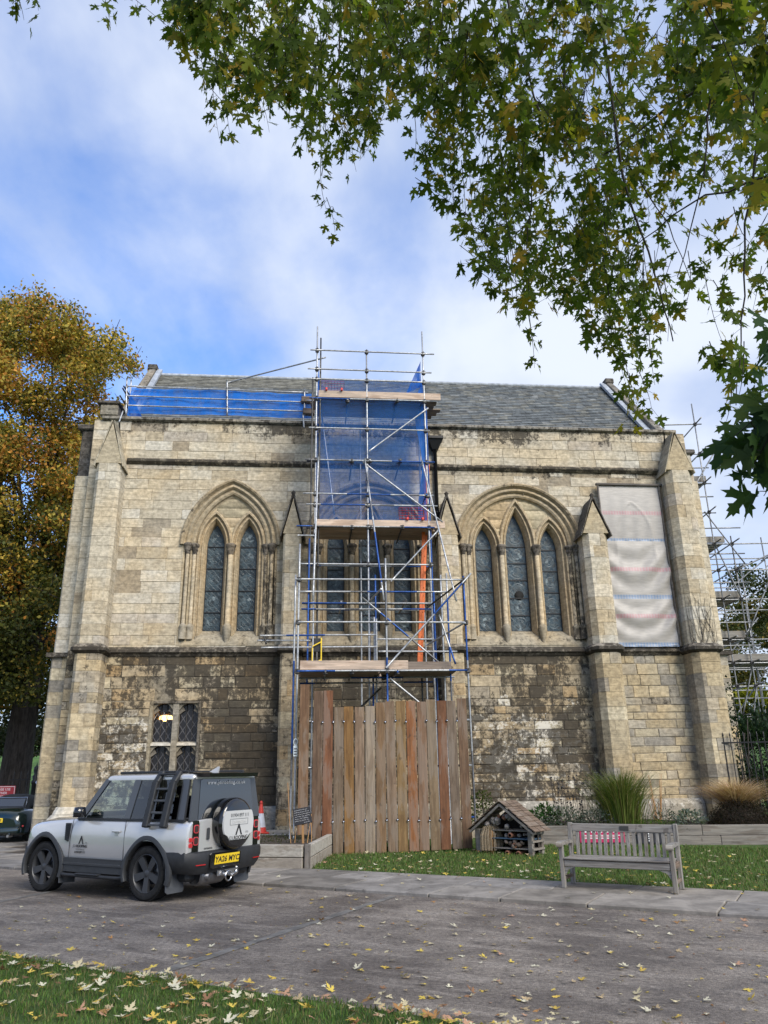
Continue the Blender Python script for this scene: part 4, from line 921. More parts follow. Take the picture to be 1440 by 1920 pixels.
for x0, y0, x1, y1, o, st, cp in ((554, 1087, 868, 1086, SF, 'g', (sL, sR)), (558, 1166, 872, 1167, SF, 'g', (sL, sM, sR)), (556, 1259, 877, 1256, SF, 'b', (sL, sM, sR)), (563, 1110, 843, 1109, SB, 'b', ()), (566, 1131, 815, 1131, SB - .3, 'b', ()), (565, 1143, 808, 1141, SB - .4, 'b', ()),
                                (560, 1273, 852, 1268, SB + .5, 'b', (sM,)), (562, 1283, 812, 1277, SB, 'b', ()), (708, 1198, 814, 1199, SB, 'g', ()), (710, 1221, 857, 1222, SB + .3, 'g', ()), (488, 1194, 705, 1188, 2.7, 'b', ()), (482, 1201, 583, 1201, 2.6, 'g', ()), (490, 1216, 706, 1211, 2.7, 'g', ())):
    ledger(x0, y0, x1, y1, o, st, 'ledger', cp)
for a, b, st in (((724, 1252, 3.7), (883, 1075, 3.7), 'b'), ((679, 1120, 3.0), (836, 1253, 3.0), 'b'), ((731, 1272, 3.6), (797, 1326, 3.6), 'g'), ((823, 1152, 3.3), (854, 1245, 3.6), 'b'), ((714, 1290, 2.2), (672, 1330, 2.2), 'd'), ((495, 1190, 2.75), (499, 1208, 2.75), 'd'),
                 ((800, 1140, 2.2), (868, 1088, 3.7), 'd'), ((800, 1210, 2.2), (872, 1167, 3.7), 'g'), ((692, 1128, 2.2), (715, 1104, 3.6), 'g'), ((700, 1272, 2.2), (728, 1248, 3.6), 'd')):
    T('brace', wp(*a), wp(*b), st)
for x in (610, 660, 745): p = wp(x, 1264, SF); T('transom', V(p.x, SF + .12, p.z + .05), V(p.x, SB - .3, p.z + .05), rnd.choice(['d', 'b'])); coup(tower, V(p.x, SF, p.z + .05), SB0)
# decks (planks run along the wall) and toe boards
def plank(a, b, o, z, w=.225, t=.04, col=(.34, .25, .18), vert=False, name='plank'):
    k = MB(); c = jit(col, .8, 1.15, rnd)
    if vert: k.cbox(a, b, -o - t / 2, -o + t / 2, z, z + w, c=.005, col=c)
    else: k.cbox(a, b, -o - w / 2, -o + w / 2, z, z + t, c=.005, col=c)
    return k.build(name, 'plank_wood', tower, shift=SB0)
zd1 = zt(752) + .07; zd2 = zt(992) + .07; zd3 = zt(1262, SF) + .06
for i in range(5):
    o = TF - .25 - i * .235
    plank(ul - .1 + rnd.uniform(-.1, .1), um_ + .05, o, zd1); plank(um_ + .06, ur + .55 + rnd.uniform(-.2, .1), o, zd1, col=(.20, .15, .11))
    plank(ul - .05 + rnd.uniform(-.1, .1), um_ + .2, o, zd2); plank(um_ + .21, ur + .2 + rnd.uniform(-.1, .1), o, zd2, col=(.24, .18, .13))
for i in range(6):
    o = SF - .18 - i * .235; plank(sL + .05, sL + 2.0 + .03 * i, o, zd3); plank(sL + 2.05 + .03 * i, sR - .25, o, zd3, col=(.22, .17, .13))
PINK = (.52, .40, .31)
plank(wp(597, 740, TF).x, wp(826, 749, TF).x, TF + .0, zd1 + .02, col=PINK, vert=True, name='toe_board')
plank(wp(592, 980, TF).x, wp(834, 985, TF).x, TF + .0, zd2 - .02, col=PINK, vert=True, name='toe_board')
plank(sL + .06, wp(766, 1258, SF).x, SF - .06, zd3 + .03, col=PINK, vert=True, name='toe_board'); plank(sL + .06, wp(768, 1258, SF).x, SB, zd3 + .03, col=PINK, vert=True, name='toe_board'); plank(wp(768, 1258, SF).x, wp(850, 1258, SF).x, SF - .3, zd3 + .03, col=(.20, .16, .13), vert=True, name='toe_board')
# ---- debris netting on the tower (hangs from it: its own thing)
nb = (-.5, -1.7, 8.5)
net = cfe('debris_netting', nb, 'dark blue debris netting hung round the upper half of the scaffold tower', 'netting')
def cloth(name, mat, fn, nu, nv, parent, shift):
    k = MB(); k.grid([[fn(i / nu, j / nv) for i in range(nu + 1)] for j in range(nv + 1)]); return k.build(name, mat, parent, shift=shift)
zn0, zn1 = zd2 + .02, zt(712)
cloth('front_net', 'net_blue', lambda a, b: (ul + .02 + (ur - ul - .04) * a, -TF + .09 + .02 * math.sin(a * 9 + b * 5) + .03 * math.sin(b * 11), zn0 + (zn1 - zn0) * b), 20, 30, net, nb)
zn2 = zt(665)
cloth('side_net', 'net_blue_dense', lambda a, b: (ur - .02 - .10 * math.sin(b * 9) * a + .02 * math.sin(a * 20), -TF + .1 + a * 1.3, zn0 + (zn1 + .1 - zn0) * b), 10, 24, net, nb)
cloth('side_net', 'net_blue_dense', lambda a, b: (ul + .03 + .05 * math.sin(b * 8) * a, -TF + .08 + a * 1.0, zn0 + (zn2 - .3 - zn0) * b), 10, 24, net, nb)
cloth('corner_net', 'net_blue_dense', lambda a, b: (ur - .06 - (.42 * (1 - b)) * a, -TF + .12 + .5 * a * (1 - b) + .03 * math.sin(a * 16 + b * 3), zn1 - .12 + (zn2 - zn1) * b), 12, 12, net, nb)
# ---- red mesh guards
for x0, x1, y0, y1, lab in ((598, 645, 714, 736, 'red wire mesh guard standing on the top scaffold deck'), (748, 796, 952, 977, 'red wire mesh guard standing on the middle scaffold deck')):
    a, b = wp(x0, y0, TF - .12), wp(x1, y1, TF - .12); bs = ((a.x + b.x) / 2, a.y, b.z); t = cfe('mesh_guard', bs, lab, 'guard', 'red mesh guards on the scaffold')
    k = MB()
    for i in range(9): x = a.x + (b.x - a.x) * i / 8; k.tube([(x, a.y, a.z), (x, a.y, b.z)], .006, 4)
    for i in range(6): z = a.z + (b.z - a.z) * i / 5; k.tube([(a.x, a.y, z), (b.x, a.y, z)], .006, 4)
    k.build('mesh_panel', 'cone_orange', t, shift=bs)
    for f in (.3, .9): k = MB(); x = a.x + (b.x - a.x) * f; k.cbox(x - .03, x + .03, a.y - .22, a.y + .02, b.z - .03, b.z + .05, c=.008); k.build('clip', 'cone_orange', t, shift=bs)
# ---- orange ladder
a, b = wp(801, 868, 1.05), wp(787, 1250, 1.45); ld = cfe('ladder', b, 'long orange fibreglass ladder inside the scaffold, seen edge on', 'ladder')
d = (a - b).normalized(); dep = Vector((.10, .30, 0))
for q in (-.5, .5): k = MB(); k.bar(b + dep * q, a + dep * q, .075, .09, upv=(1, 0, 0), ch=.01); k.build('stile', 'orange_rail', ld, shift=b)
n = 26
for i in range(n): p = b + (a - b) * ((i + .5) / n); k = MB(); k.tube([p - dep * .62, p + dep * .62], .016, 6); k.build('rung', 'coupler', ld, shift=b)
# ---- yellow swing gate and bag on the lower deck
a, b = wp(586, 1196, 2.9), wp(602, 1248, 2.9); gt = cfe('swing_gate', (a.x, -2.9, b.z), 'small yellow scaffold gate on the lower deck', 'gate'); sh = (a.x, -2.9, b.z)
for x, dz in ((a.x, -.25), (b.x, 0.)): k = MB(); k.tube([(x, -2.9, b.z), (x, -2.9, a.z + dz)], .018, 6); k.build('gate_post', 'yellow_rail', gt, shift=sh)
for z in (a.z - .1, b.z + .15): k = MB(); k.tube([(a.x, -2.9, z - .12), (b.x, -2.9, z)], .016, 6); k.build('gate_rail', 'yellow_rail', gt, shift=sh)
k = MB(); k.cbox(a.x + .03, b.x - .02, -2.86, -2.84, a.z - .35, a.z + .0, c=.01); k.build('gate_panel', 'black_plastic', gt, shift=sh)
# ---- inspection tag on the left standard
p = wp(554, 1402, SF + .05); tg = cfe('inspection_tag', p, 'narrow white and green tag hung on the left scaffold tube', 'tag'); k = MB(); k.cbox(p.x - .05, p.x + .05, p.y - .02, p.y, p.z - .20, p.z + .05, c=.008); k.build('card', 'white_label', tg, shift=p)
k = MB(); k.tube([(p.x + .045 * math.cos(t * .5236), p.y - .01, p.z + .13 + .075 * math.sin(t * .5236)) for t in range(13)], .012, 5, caps=False); k.build('hook_ring', 'white_label', tg, shift=p)
for i in range(3): k = MB(); k.box(p.x - .035, p.x + .035, p.y - .023, p.y - .0205, p.z - .16 + i * .06, p.z - .13 + i * .06); k.build('print', 'ink_grey', tg, shift=p)
# ---- guard rails along the parapet, with bright blue netting
rb_ = (-5.2, -.2, TOP)
rails = cfe('parapet_guard_rails', rb_, 'scaffold guard rails along the left half of the parapet', 'guard rail')
def RT(nm, a, b, st='g', o=.22): tub(rails, nm, wp(a[0], a[1], a[2] if len(a) > 2 else o), wp(b[0], b[1], b[2] if len(b) > 2 else o), st, shift=rb_)
for a, b in (((240, 724), (578, 736)), ((237, 742), (574, 754)), ((240, 760), (570, 771))): RT('rail', a, b, 'g')
for a, b in (((426, 712), (426, 779)), ((571, 727), (571, 779)), ((238, 709), (236, 779)), ((246, 712, -.6), (243, 768, -.6)), ((231, 770), (223, 792)), ((568, 776), (570, 803))): RT('post', a, b, 'g')
RT('raker', (428, 717), (611, 670, 1.7), 'g')
for a, b in (((225, 742, .6), (243, 770, -.7)), ((230, 728, .6), (247, 757, -.7)), ((232, 724, .3), (250, 752, -.8))): RT('transom', a, b, 'd')
for x, y in ((426, 731), (426, 748), (426, 766), (571, 736), (571, 754), (571, 770), (238, 725), (237, 743), (237, 760)): coup(rails, wp(x, y, .20), rb_, .04)
for a, b in (((565, 758), (590, 748)), ((568, 780), (590, 770))): k = MB(); p, q = wp(*a, .1), wp(*b, .1); k.cbox(p.x, q.x, -.3, -.1, p.z, p.z + .2, c=.02, col=(.16, .12, .09)); k.build('plank_end', 'plank_wood', rails, shift=rb_)
pn = cfe('parapet_netting', rb_, 'bright blue netting stretched along the parapet guard rails', 'netting')
A, B, Cc, D = wp(246, 726, .12), wp(584, 738, .12), wp(584, 784, .12), wp(243, 774, .12)
cloth('net_panel', 'net_blue_dense', lambda a, b: tuple(D.lerp(Cc, a).lerp(A.lerp(B, a), b) + Vector((0, .02 * math.sin(a * 40) + .03 * math.sin(b * 7 + a * 9), -.03 * math.sin(a * 6.28 * 2) ** 2 * b))), 40, 8, pn, rb_)
A2 = wp(243, 735, .1); cloth('net_end', 'net_blue_dense', lambda a, b: tuple(Vector((A2.x + .45 * a * (1 - b), A2.y + .5 * a, TOP + .02 + (A2.z - TOP) * b))), 6, 8, pn, rb_)
# ---- plank hoarding in front of the scaffold
HO = 3.80; hb = (-.4, -HO, 0.)
hoard = cfe('timber_hoarding', hb, 'tall hoarding of sixteen upright weathered scaffold boards', 'hoarding')
bc = [(122, 94, 70), (104, 84, 68), (120, 76, 50), (116, 100, 82), (130, 96, 52), (140, 120, 100), (150, 136, 118), (124, 98, 70), (130, 110, 90), (134, 108, 70), (138, 88, 50), (126, 98, 76), (126, 108, 84), (114, 74, 48), (114, 100, 86), (110, 86, 66)]
tops = [3.80, 3.66, 3.67, 3.26, 3.27, 3.28, 3.28, 3.36, 3.41, 3.40, 3.38, 3.40, 3.44, 3.40, 3.40, 3.46]; us = [-2.46, -2.14, -1.90] + [-1.645 + .2485 * i for i in range(13)]
bots = [.45, .34, .34] + [.0, .0, .02, .02, .03, .04, .04, .05, .06, .06, .07, .08, .09]
for i, (u, t_, z0) in enumerate(zip(us, tops, bots)):
    k = MB(); mc = lin(118, 94, 72); c = tuple((q * .85 + h_ * .15) * .72 for q, h_ in zip(lin(*bc[i]), mc)); w = .228; ln = rnd.uniform(-.012, .012); yj = rnd.uniform(-.012, .012)
    f = MB(); f.cbox(0, w, -.02, .02, z0, t_ + rnd.uniform(-.02, .02), c=.006)
    k.add([(u + p[0] + ln * (p[2] - 1.5) / 1.5, -HO + p[1] + yj, p[2]) for p in f.v], f.f, col=c); k.build('board', 'board_wood', hoard, shift=hb)
for z in (.72, 2.92):
    for i in range(1, 16):
        if rnd.random() < .85:
            u = us[i] - .01; k = MB(); k.lathe([(.0, 0), (.028, 0), (.03, .006), (.0, .012)], 10, Matrix.Translation((u, -HO - .045, z + rnd.uniform(-.02, .02))) @ Matrix.Rotation(R(90), 4, 'X')); k.build('fixing_plate', 'chrome', hoard, shift=hb)
for z in (.75, 1.9, 2.95): tub(hoard, 'back_rail', (-2.5, -HO + .07, z), (1.65, -HO + .07, z), 'b', shift=hb)
# ---- the second scaffold, past the right-hand end of the chapel
b0 = at_y(1397, 1420, 26.0); b0.z = 0
rs = empty('access_scaffold', b0, 0, 'grey tube scaffold rising behind the right end of the chapel', 'scaffold')
def RS(nm, a, b, st='s'): tub(rs, nm, Vector(a) - b0, Vector(b) - b0, st, n=5)
YA, YB = 26.0, 28.2
x1, x2, x3 = at_y(1392, 1350, YA).x, at_y(1425, 1333, YA).x, at_y(1450, 1100, YA).x + 1.0
x0 = x1 - 1.3
lv = [at_y(1380, y, YA).z for y in (1345, 1287, 1244, 1200, 1124, 1069, 1020, 960, 905, 850, 795)]
ztop = at_y(1315, 757, YA).z; zmid = at_y(1418, 955, YA).z
for x, Y, z1 in ((x1, YA, ztop), (x1, YB, lv[-1] + .4), (x0, YB, lv[-1] + .7), (x0 + .5, YA + 1.0, lv[-1] + .9), (x2, YA, lv[6] + .3), (x2, YB, lv[6] + .2), (x3, YA, zmid), (x3, YB, zmid - .4), (x2 + .6, YA + 1, lv[4])): RS('standard', (x, Y, 0), (x, Y, z1))
for i, z in enumerate(lv):
    xe = x3 + .4 if i < 7 else x1 + .25
    RS('ledger', (x0 - .5, YA, z), (xe, YA, z + rnd.uniform(-.02, .02)))
    if i % 2 == 0 or i > 7: RS('ledger', (x0 - .6, YB, z + .05), (xe, YB, z + .05))
    if i < 9:
        RS('ledger', (x0 - .5, 29.6, z + .2), (min(xe, x3), 29.6, z + .2)); RS('rail', (x0 - .3, YA, z + .6), (min(xe, x2 + .4), YA, z + .6))
        RS('rail', (x0 - .3, YB, z + .55), (min(xe, x2 + .4), YB, z + .55))
    for x in (x1, x2, x3):
        if x > xe: continue
        RS('transom', (x + .06, YA - .5, z + .06), (x + .06, YB + .4, z + .06))
    if i in (3, 6, 8, 10): RS('transom', (x0, YA - .3, z + .06), (x0, YB + .3, z + .06))
    for x in (x1, x2):
        if x < xe: coup(rs, Vector((x, YA - .03, z)) - b0)
for x in (x0 + .3, x1 + .2, x2 + .3, x3 - .3): RS('standard', (x, 29.6, 0), (x, 29.6, lv[8] if x < x2 else lv[6]))
for a, b in (((x1, 29.5, lv[1]), (x3, 29.5, lv[4])), ((x3, 29.5, lv[2]), (x1, 29.5, lv[5])), ((x1, YA - .06, lv[6]), (x2, YA - .06, lv[4])), ((x2, YA - .06, lv[2]), (x1, YA - .06, lv[0])), ((x1 - .2, YA - .1, lv[7]), (x2 + .3, YA - .1, lv[5] + .2)), ((x2, YA - .08, lv[5]), (x3, YA - .08, lv[6])), ((x3, YA - .08, zmid - .6), (x2 - .1, YA - .08, lv[3])),
             ((x1 - .3, YA - .08, lv[8]), (x1 + .5, YA - .08, lv[9])), ((x1 + .1, YB, lv[4]), (x3, YB, lv[6])), ((x2, YB, lv[0]), (x3, YB, lv[3])), ((x1, YA - .07, lv[0] - 1.2), (x2, YA - .07, lv[1])), ((x0, YB, lv[7]), (x1 + .6, YB, lv[9]))): RS('brace', a, b)
for i, xa, xb in ((8, x0 - .6, x1 + .15), (6, x0 - .6, x1 + .45), (4, x0 - .6, x1 + .7), (2, x0 - .6, x3), (3, x0 - .3, x2)):
    for j in range(5):
        k = MB(); k.cbox(xa - b0.x, xb - b0.x, .25 + j * .3, .50 + j * .3, lv[i] + .08, lv[i] + .12, c=.005, col=jit((.17, .155, .14), .7, 1.1, rnd)); k.build('plank', 'plank_wood', rs)
    k = MB(); k.cbox(xa - b0.x, xb - b0.x, .12, .16, lv[i] + .1, lv[i] + .33, c=.005, col=(.20, .19, .17)); k.build('toe_board', 'plank_wood', rs)
# ------------------------------------------------------------------ parked off-roader
def boolean_cut(me, cutters):
    o = bpy.data.objects.new('tmp', me); SC.collection.objects.link(o); tmp = []
    for c in cutters:
        co = bpy.data.objects.new('cut', c); SC.collection.objects.link(co); tmp.append(co)
        m = o.modifiers.new('b', 'BOOLEAN'); m.operation = 'DIFFERENCE'; m.solver = 'EXACT'; m.object = co
    bpy.context.view_layer.update()
    out = bpy.data.meshes.new_from_object(o.evaluated_get(bpy.context.evaluated_depsgraph_get()))
    for t in tmp + [o]: bpy.data.objects.remove(t)
    return out
def loft(stations, half, cap=True, **k):
    """stations -> half section (list of (y,z), from bottom centre to top centre), mirrored and skinned along x"""
    b = MB(); rows = []
    for st in stations:
        h = half(*st[1:]); ring = h + [(-y, z) for y, z in reversed(h)]; rows.append([(st[0], y, z) for y, z in ring] + [(st[0], h[0][0], h[0][1])])
    n = len(rows[0]) - 1; vs = [p for r in rows for p in r[:-1]]
    fs = [(i * n + j, i * n + (j + 1) % n, (i + 1) * n + (j + 1) % n, (i + 1) * n + j) for i in range(len(rows) - 1) for j in range(n)]
    if cap: fs += [tuple(range(n)), tuple(range((len(rows) - 1) * n, len(rows) * n))]
    b.add(vs, fs, smooth=True, **k); return b
def finish(me, name, mat, parent, auto=32):
    me.name = name; me.materials.clear(); me.materials.append(MAT[mat])
    me.polygons.foreach_set('use_smooth', np.ones(len(me.polygons), bool))
    try: me.set_sharp_from_angle(angle=R(auto))
    except Exception: pass
    o = bpy.data.objects.new(name, me); SC.collection.objects.link(o); o.parent = parent; return o
def wheel_obj(car, x, y, side, r=.405, wd=.255):
    M = Matrix.Translation((x, y, r)) @ Matrix.Rotation(R(-90) * side, 4, 'X')          # local z points outward
    h = wd / 2; k = MB()
    k.lathe([(r - .115, -h), (r - .03, -h), (r - .006, -h + .025), (r, -h + .05), (r, h - .05), (r - .006, h - .025), (r - .03, h), (r - .075, h + .004), (r - .105, h - .004), (r - .115, h - .012)], 40, M, caps=False)
    for i in range(60):                                                            # tread blocks
        a = 2 * math.pi * i / 60; p = Vector((math.cos(a) * r, math.sin(a) * r, 0)); t = Vector((-math.sin(a), math.cos(a), 0))
        for s in (-1, 1):
            k.obox(M @ (p + Vector((0, 0, s * h * .62))), M.to_3x3() @ (t * .013), M.to_3x3() @ Vector((0, 0, h * .30)), M.to_3x3() @ (p.normalized() * .005))
    w = k.build('wheel', 'tyre', car, auto=35)
    k = MB(); R0 = r - .112
    k.lathe([(R0 + .004, h - .014), (R0 - .008, h - .006), (R0 - .018, h - .02), (R0 - .03, h - .09), (R0 - .035, -h + .02), (R0 - .04, -h)], 40, M, caps=False)
    for i in range(5):
        a = 2 * math.pi * i / 5 + .3; d = Vector((math.cos(a), math.sin(a), 0)); t = Vector((-math.sin(a), math.cos(a), 0))
        P = [d * .05 + t * .045, d * (R0 - .015) + t * .062, d * (R0 - .015) - t * .062, d * .05 - t * .045]
        k.prism([M @ (p + Vector((0, 0, h - .018 - (.018 if j in (0, 3) else 0)))) for j, p in enumerate(P)], [M @ (p * 1.0 + Vector((0, 0, h - .075))) for p in P])
    k.lathe([(.0, h - .022), (.035, h - .024), (.055, h - .035), (.075, h - .05), (.08, h - .09)], 20, M)
    for i in range(5):
        a = 2 * math.pi * i / 5 + .3 + math.pi / 5; k.lathe([(.0, h - .028), (.010, h - .03), (.011, h - .05)], 8, M @ Matrix.Translation((.058 * math.cos(a), .058 * math.sin(a), 0)))
    k.build('rim', 'rim_black', w, auto=30)
    k = MB(); k.lathe([(.0, -.02), (.17, -.02), (.172, -.03), (.172, -.045), (.0, -.045)], 28, M); k.build('brake_disc', 'brake_disc', w)
    k = MB(); k.obox(M @ Vector((.15, .06, -.02)), M.to_3x3() @ Vector((.03, .02, 0)), M.to_3x3() @ Vector((-.04, .07, 0)), M.to_3x3() @ Vector((0, 0, .03)), ch=.01); k.build('brake_caliper', 'grey_plastic', w)
    return w
CAR_S = .932
car = empty('parked_off_roader', (-3.212, 13.374, 0), 2.6048, 'silver two-door off-roader with side ladder and rear spare wheel, parked on the road', 'car', scale=CAR_S)
def half_body(zb, zt, w, crown=.02, bul=.0):
    m = (zb + zt) / 2
    return [(0, zb), (w - .10, zb), (w - .03, zb + .015), (w - .004, zb + .07), (w + .006 + bul, m - .05), (w + .004 + bul, zt - .24), (w - .008 + bul * .5, zt - .14), (w - .022, zt - .085), (w - .045, zt - .045), (w - .085, zt - .018), (w - .15, zt - .002), (w * .55, zt + crown * .7), (0, zt + crown)]
st = [(-.815, .64, 1.185, .875), (-.80, .61, 1.20, .905), (-.74, .56, 1.213, .938), (-.55, .54, 1.218, .955, .02, .006), (-.25, .54, 1.22, .960, .02, .018), (0, .54, 1.22, .962, .02, .022), (.25, .54, 1.22, .960, .02, .018), (.52, .54, 1.22, .955, .02, .004), (.9, .54, 1.222, .952), (1.5, .54, 1.222, .950), (1.9, .54, 1.222, .948),
      (2.1, .54, 1.205, .950, .03, .006), (2.35, .54, 1.192, .955, .04, .018), (2.587, .54, 1.178, .955, .045, .022), (2.85, .54, 1.155, .948, .05, .016), (3.0, .55, 1.13, .935, .055), (3.11, .57, 1.09, .912, .055), (3.19, .60, 1.04, .88, .05), (3.24, .63, .99, .84, .04), (3.265, .68, .93, .80, .02)]
cut = []
for x in (0, 2.587):
    for s in (-1, 1): c = MB(); c.lathe([(.475, -.30), (.475, .30)], 48, Matrix.Translation((x, s * .86, .42)) @ Matrix.Rotation(R(90), 4, 'X'), smooth=False); cut.append(c.mesh('c', []))
body = finish(boolean_cut(loft(st, half_body).mesh('b', []), cut), 'body', 'silver_paint', car, 28)
# underbody, sills, wheel-arch liners
k = MB(); k.cbox(-.70, 3.15, -.74, .74, .28, .56, c=.05); k.cbox(.50, 2.08, -.90, .90, .33, .56, c=.03); k.build('underbody', 'black_plastic', car)
for x in (0, 2.587):
    for s in (-1, 1):
        k = MB(); rows = []
        for i in range(17):
            a = math.pi * i / 16; rows.append([(x + .468 * math.cos(a), s * y, .42 + .468 * math.sin(a)) for y in (.54, .95)])
        k.grid(rows); k.add([(x + .47 * math.cos(math.pi * i / 16), s * .545, .42 + .47 * math.sin(math.pi * i / 16)) for i in range(17)], [tuple(range(17))]); k.build('arch_liner', 'dark_void', car)
        prof = [(.468, .90), (.466, .985), (.478, 1.0), (.515, 1.0), (.545, .985), (.55, .955), (.545, .93)]; rows = []
        for i in range(25):
            a = R(-18) + R(216) * i / 24; sq = 1 + .03 * math.cos(4 * a)
            rows.append([(x + r * sq * math.cos(a), s * y, .42 + r * sq * math.sin(a)) for r, y in prof])
        k = MB(); k.grid(rows); k.build('wheel_arch', 'grey_plastic', car, auto=40)
for s in (-1, 1):
    k = MB(); k.prism([(.52, s * .968, .36), (2.10, s * .968, .36), (2.10, s * .968, .56), (2.0, s * .972, .58), (.56, s * .972, .58), (.52, s * .968, .54)], [(.52, s * .90, .36), (2.10, s * .90, .36), (2.10, s * .92, .56), (2.0, s * .92, .58), (.56, s * .92, .58), (.52, s * .92, .54)])
    k.prism([(.54, s * .985, .47), (2.06, s * .985, .47), (2.0, s * .985, .50), (.60, s * .985, .50)], [(.54, s * .95, .45), (2.06, s * .95, .45), (2.0, s * .95, .52), (.60, s * .95, .52)]); k.build('sill_cladding', 'grey_plastic', car)
    k = MB(); k.tube([(.50, s * .95, .32), (.62, s * .99, .31), (1.95, s * .99, .31), (2.08, s * .95, .32)], .030, 8); k.cbox(1.05, 1.62, s * .99 - .06, s * .99 + .06, .325, .355, c=.015); k.build('side_step', 'black_plastic', car)
# door shut lines, vents, handles
for s in (-1, 1):
    for pts in (((.56, .57), (.565, 1.0), (.57, 1.205)), ((1.925, .57), (1.93, .9), (1.90, 1.205))):
        k = MB(); k.tube([(x, s * (.9615 - (.02 if z > 1.19 else 0)), z) for x, z in pts], .0055, 5); k.build('door_seam', 'ink', car)
    k = MB(); k.prism([(1.97, s * .970, .83), (2.06, s * .972, .86), (2.075, s * .968, 1.13), (1.965, s * .966, 1.13), (1.955, s * .970, .95)], [(1.97, s * .93, .83), (2.06, s * .93, .86), (2.075, s * .93, 1.13), (1.965, s * .93, 1.13), (1.955, s * .93, .95)])
    for i in range(7): k.box(1.972, 2.062, s * .972 - .006, s * .972 + .006, .90 + i * .033, .912 + i * .033)
    k.build('side_vent', 'black_plastic', car)
    k = MB(); k.cbox(.66, .86, s * .975 - .014, s * .975 + .014, 1.005, 1.035, c=.008); k.cbox(.70, .80, s * .962 - .006, s * .962 + .006, .955, 1.0, c=.004); k.build('door_handle', 'silver_paint', car)
    k = MB(); k.lathe([(.0, -.0), (.10, .0), (.10, .05), (.085, .095), (.0, .10)], 12, Matrix.Translation((1.60, s * 1.08, 1.24)) @ Matrix.Diagonal((.9, 1.15, 1.7, 1))); k.box(1.60, 1.67, s * .93, s * 1.04, 1.235, 1.275) if s > 0 else k.box(1.60, 1.67, -1.04, -.93, 1.235, 1.275); k.build('wing_mirror', 'gloss_black', car)
# greenhouse
def gsec(z):
    t = (z - 1.2) / .68; return (-.79 + .05 * t, 1.90 - .60 * t, .905 - .135 * t)
def gring(z, ex=0., rr=.07, n=4):
    xb, xf, w = gsec(z); xb -= ex; xf += ex; w += ex; P = []
    for cx, cy, a0 in ((xf - rr, w - rr, 0), (xb + rr, w - rr, 90), (xb + rr, -w + rr, 180), (xf - rr, -w + rr, 270)):
        for i in range(n + 1): a = R(a0 + 90 * i / n); P.append((cx + rr * math.cos(a), cy + rr * math.sin(a), z))
    return P
def setz(r, z): return [(x, y, z) for x, y, _ in r]
k = MB(); k.prism(setz(gring(1.19, -.02), 1.225), setz(gring(1.19, -.02), 1.245)); k.build('cabin_floor', 'black_plastic', car)
for s in (-1, 1):
    for nm, mt, pts in (('side_window', 'clear_glass', [(.64, 1.215), (1.74, 1.215), (1.25, 1.85), (.57, 1.85)]), ('side_window', 'tinted_glass', [(-.60, 1.215), (.56, 1.215), (.48, 1.85), (-.56, 1.85)])):
        k = MB(); k.add([(x, s * gsec(z)[2], z) for x, z in pts], [(0, 1, 2, 3)]); k.build(nm, mt, car)
    k = MB(); k.cbox(.62, .80, s * .42 - .24, s * .42 + .24, 1.24, 1.52, c=.05); k.cbox(.63, .74, s * .42 - .13, s * .42 + .13, 1.56, 1.72, c=.04); k.cbox(.66, .70, s * .42 - .07, s * .42 + .07, 1.5, 1.58, c=.01); k.build('front_seat', 'black_plastic', car)
    k = MB(); k.cbox(-.30, -.15, s * .38 - .3, s * .38 + .3, 1.24, 1.42, c=.04); k.cbox(-.28, -.18, s * .38 - .12, s * .38 + .12, 1.44, 1.56, c=.03); k.build('rear_seat', 'black_plastic', car)
k = MB(); k.add([(1.885, -.87, 1.215), (1.885, .87, 1.215), (1.335, .745, 1.855), (1.335, -.745, 1.855)], [(0, 1, 2, 3)]); k.build('windscreen', 'clear_glass', car)
k = MB(); k.cbox(1.35, 1.85, -.82, .82, 1.24, 1.30, c=.03); k.build('dashboard', 'black_plastic', car)
k = MB(); k.tube([(1.28 + .06 * math.sin(t * .5236), -.42 + .19 * math.cos(t * .5236), 1.33 + .17 * math.sin(t * .5236)) for t in range(13)], .016, 6, caps=False); k.build('steering_wheel', 'black_plastic', car)
def rloft(rings, name, mat, auto=40):
    b = MB(); n = len(rings[0]); b.add([p for r in rings for p in r], [(i * n + j, i * n + (j + 1) % n, (i + 1) * n + (j + 1) % n, (i + 1) * n + j) for i in range(len(rings) - 1) for j in range(n)] + [tuple(range(n)), tuple(range((len(rings) - 1) * n, len(rings) * n))]); return b.build(name, mat, car, auto=auto)
rloft([gring(1.83, .010), gring(1.86, .018), setz(gring(1.88, .010), 1.895), setz(gring(1.88, -.04), 1.922), setz(gring(1.88, -.16), 1.932)], 'roof', 'silver_paint', 50)
def side_panel(pts, mat, name, s, th=.012):
    F = [(x, s * (gsec(z)[2] + th), z) for x, z in pts]; B = [(x, s * (gsec(z)[2] - .03), z) for x, z in pts]; k = MB(); k.prism(F, B); return k.build(name, mat, car)
for s in (-1, 1):
    side_panel([(1.70, 1.19), (1.86, 1.19), (1.345, 1.86), (1.22, 1.86)], 'roof_paint', 'windscreen_pillar', s)
    side_panel([(.53, 1.19), (.68, 1.19), (.60, 1.86), (.45, 1.86)], 'roof_paint', 'door_pillar', s)
    side_panel([(-.72, 1.19), (-.56, 1.19), (-.53, 1.86), (-.68, 1.86)], 'roof_paint', 'rear_pillar', s)
    side_panel([(-.74, 1.19), (1.84, 1.19), (1.82, 1.222), (-.735, 1.222)], 'black_plastic', 'belt_moulding', s, .018)
    k = MB(); k.cbox(-.55, 1.10, s * .69 - .02, s * .69 + .02, 1.93, 1.975, c=.012); k.build('roof_rail', 'black_plastic', car)
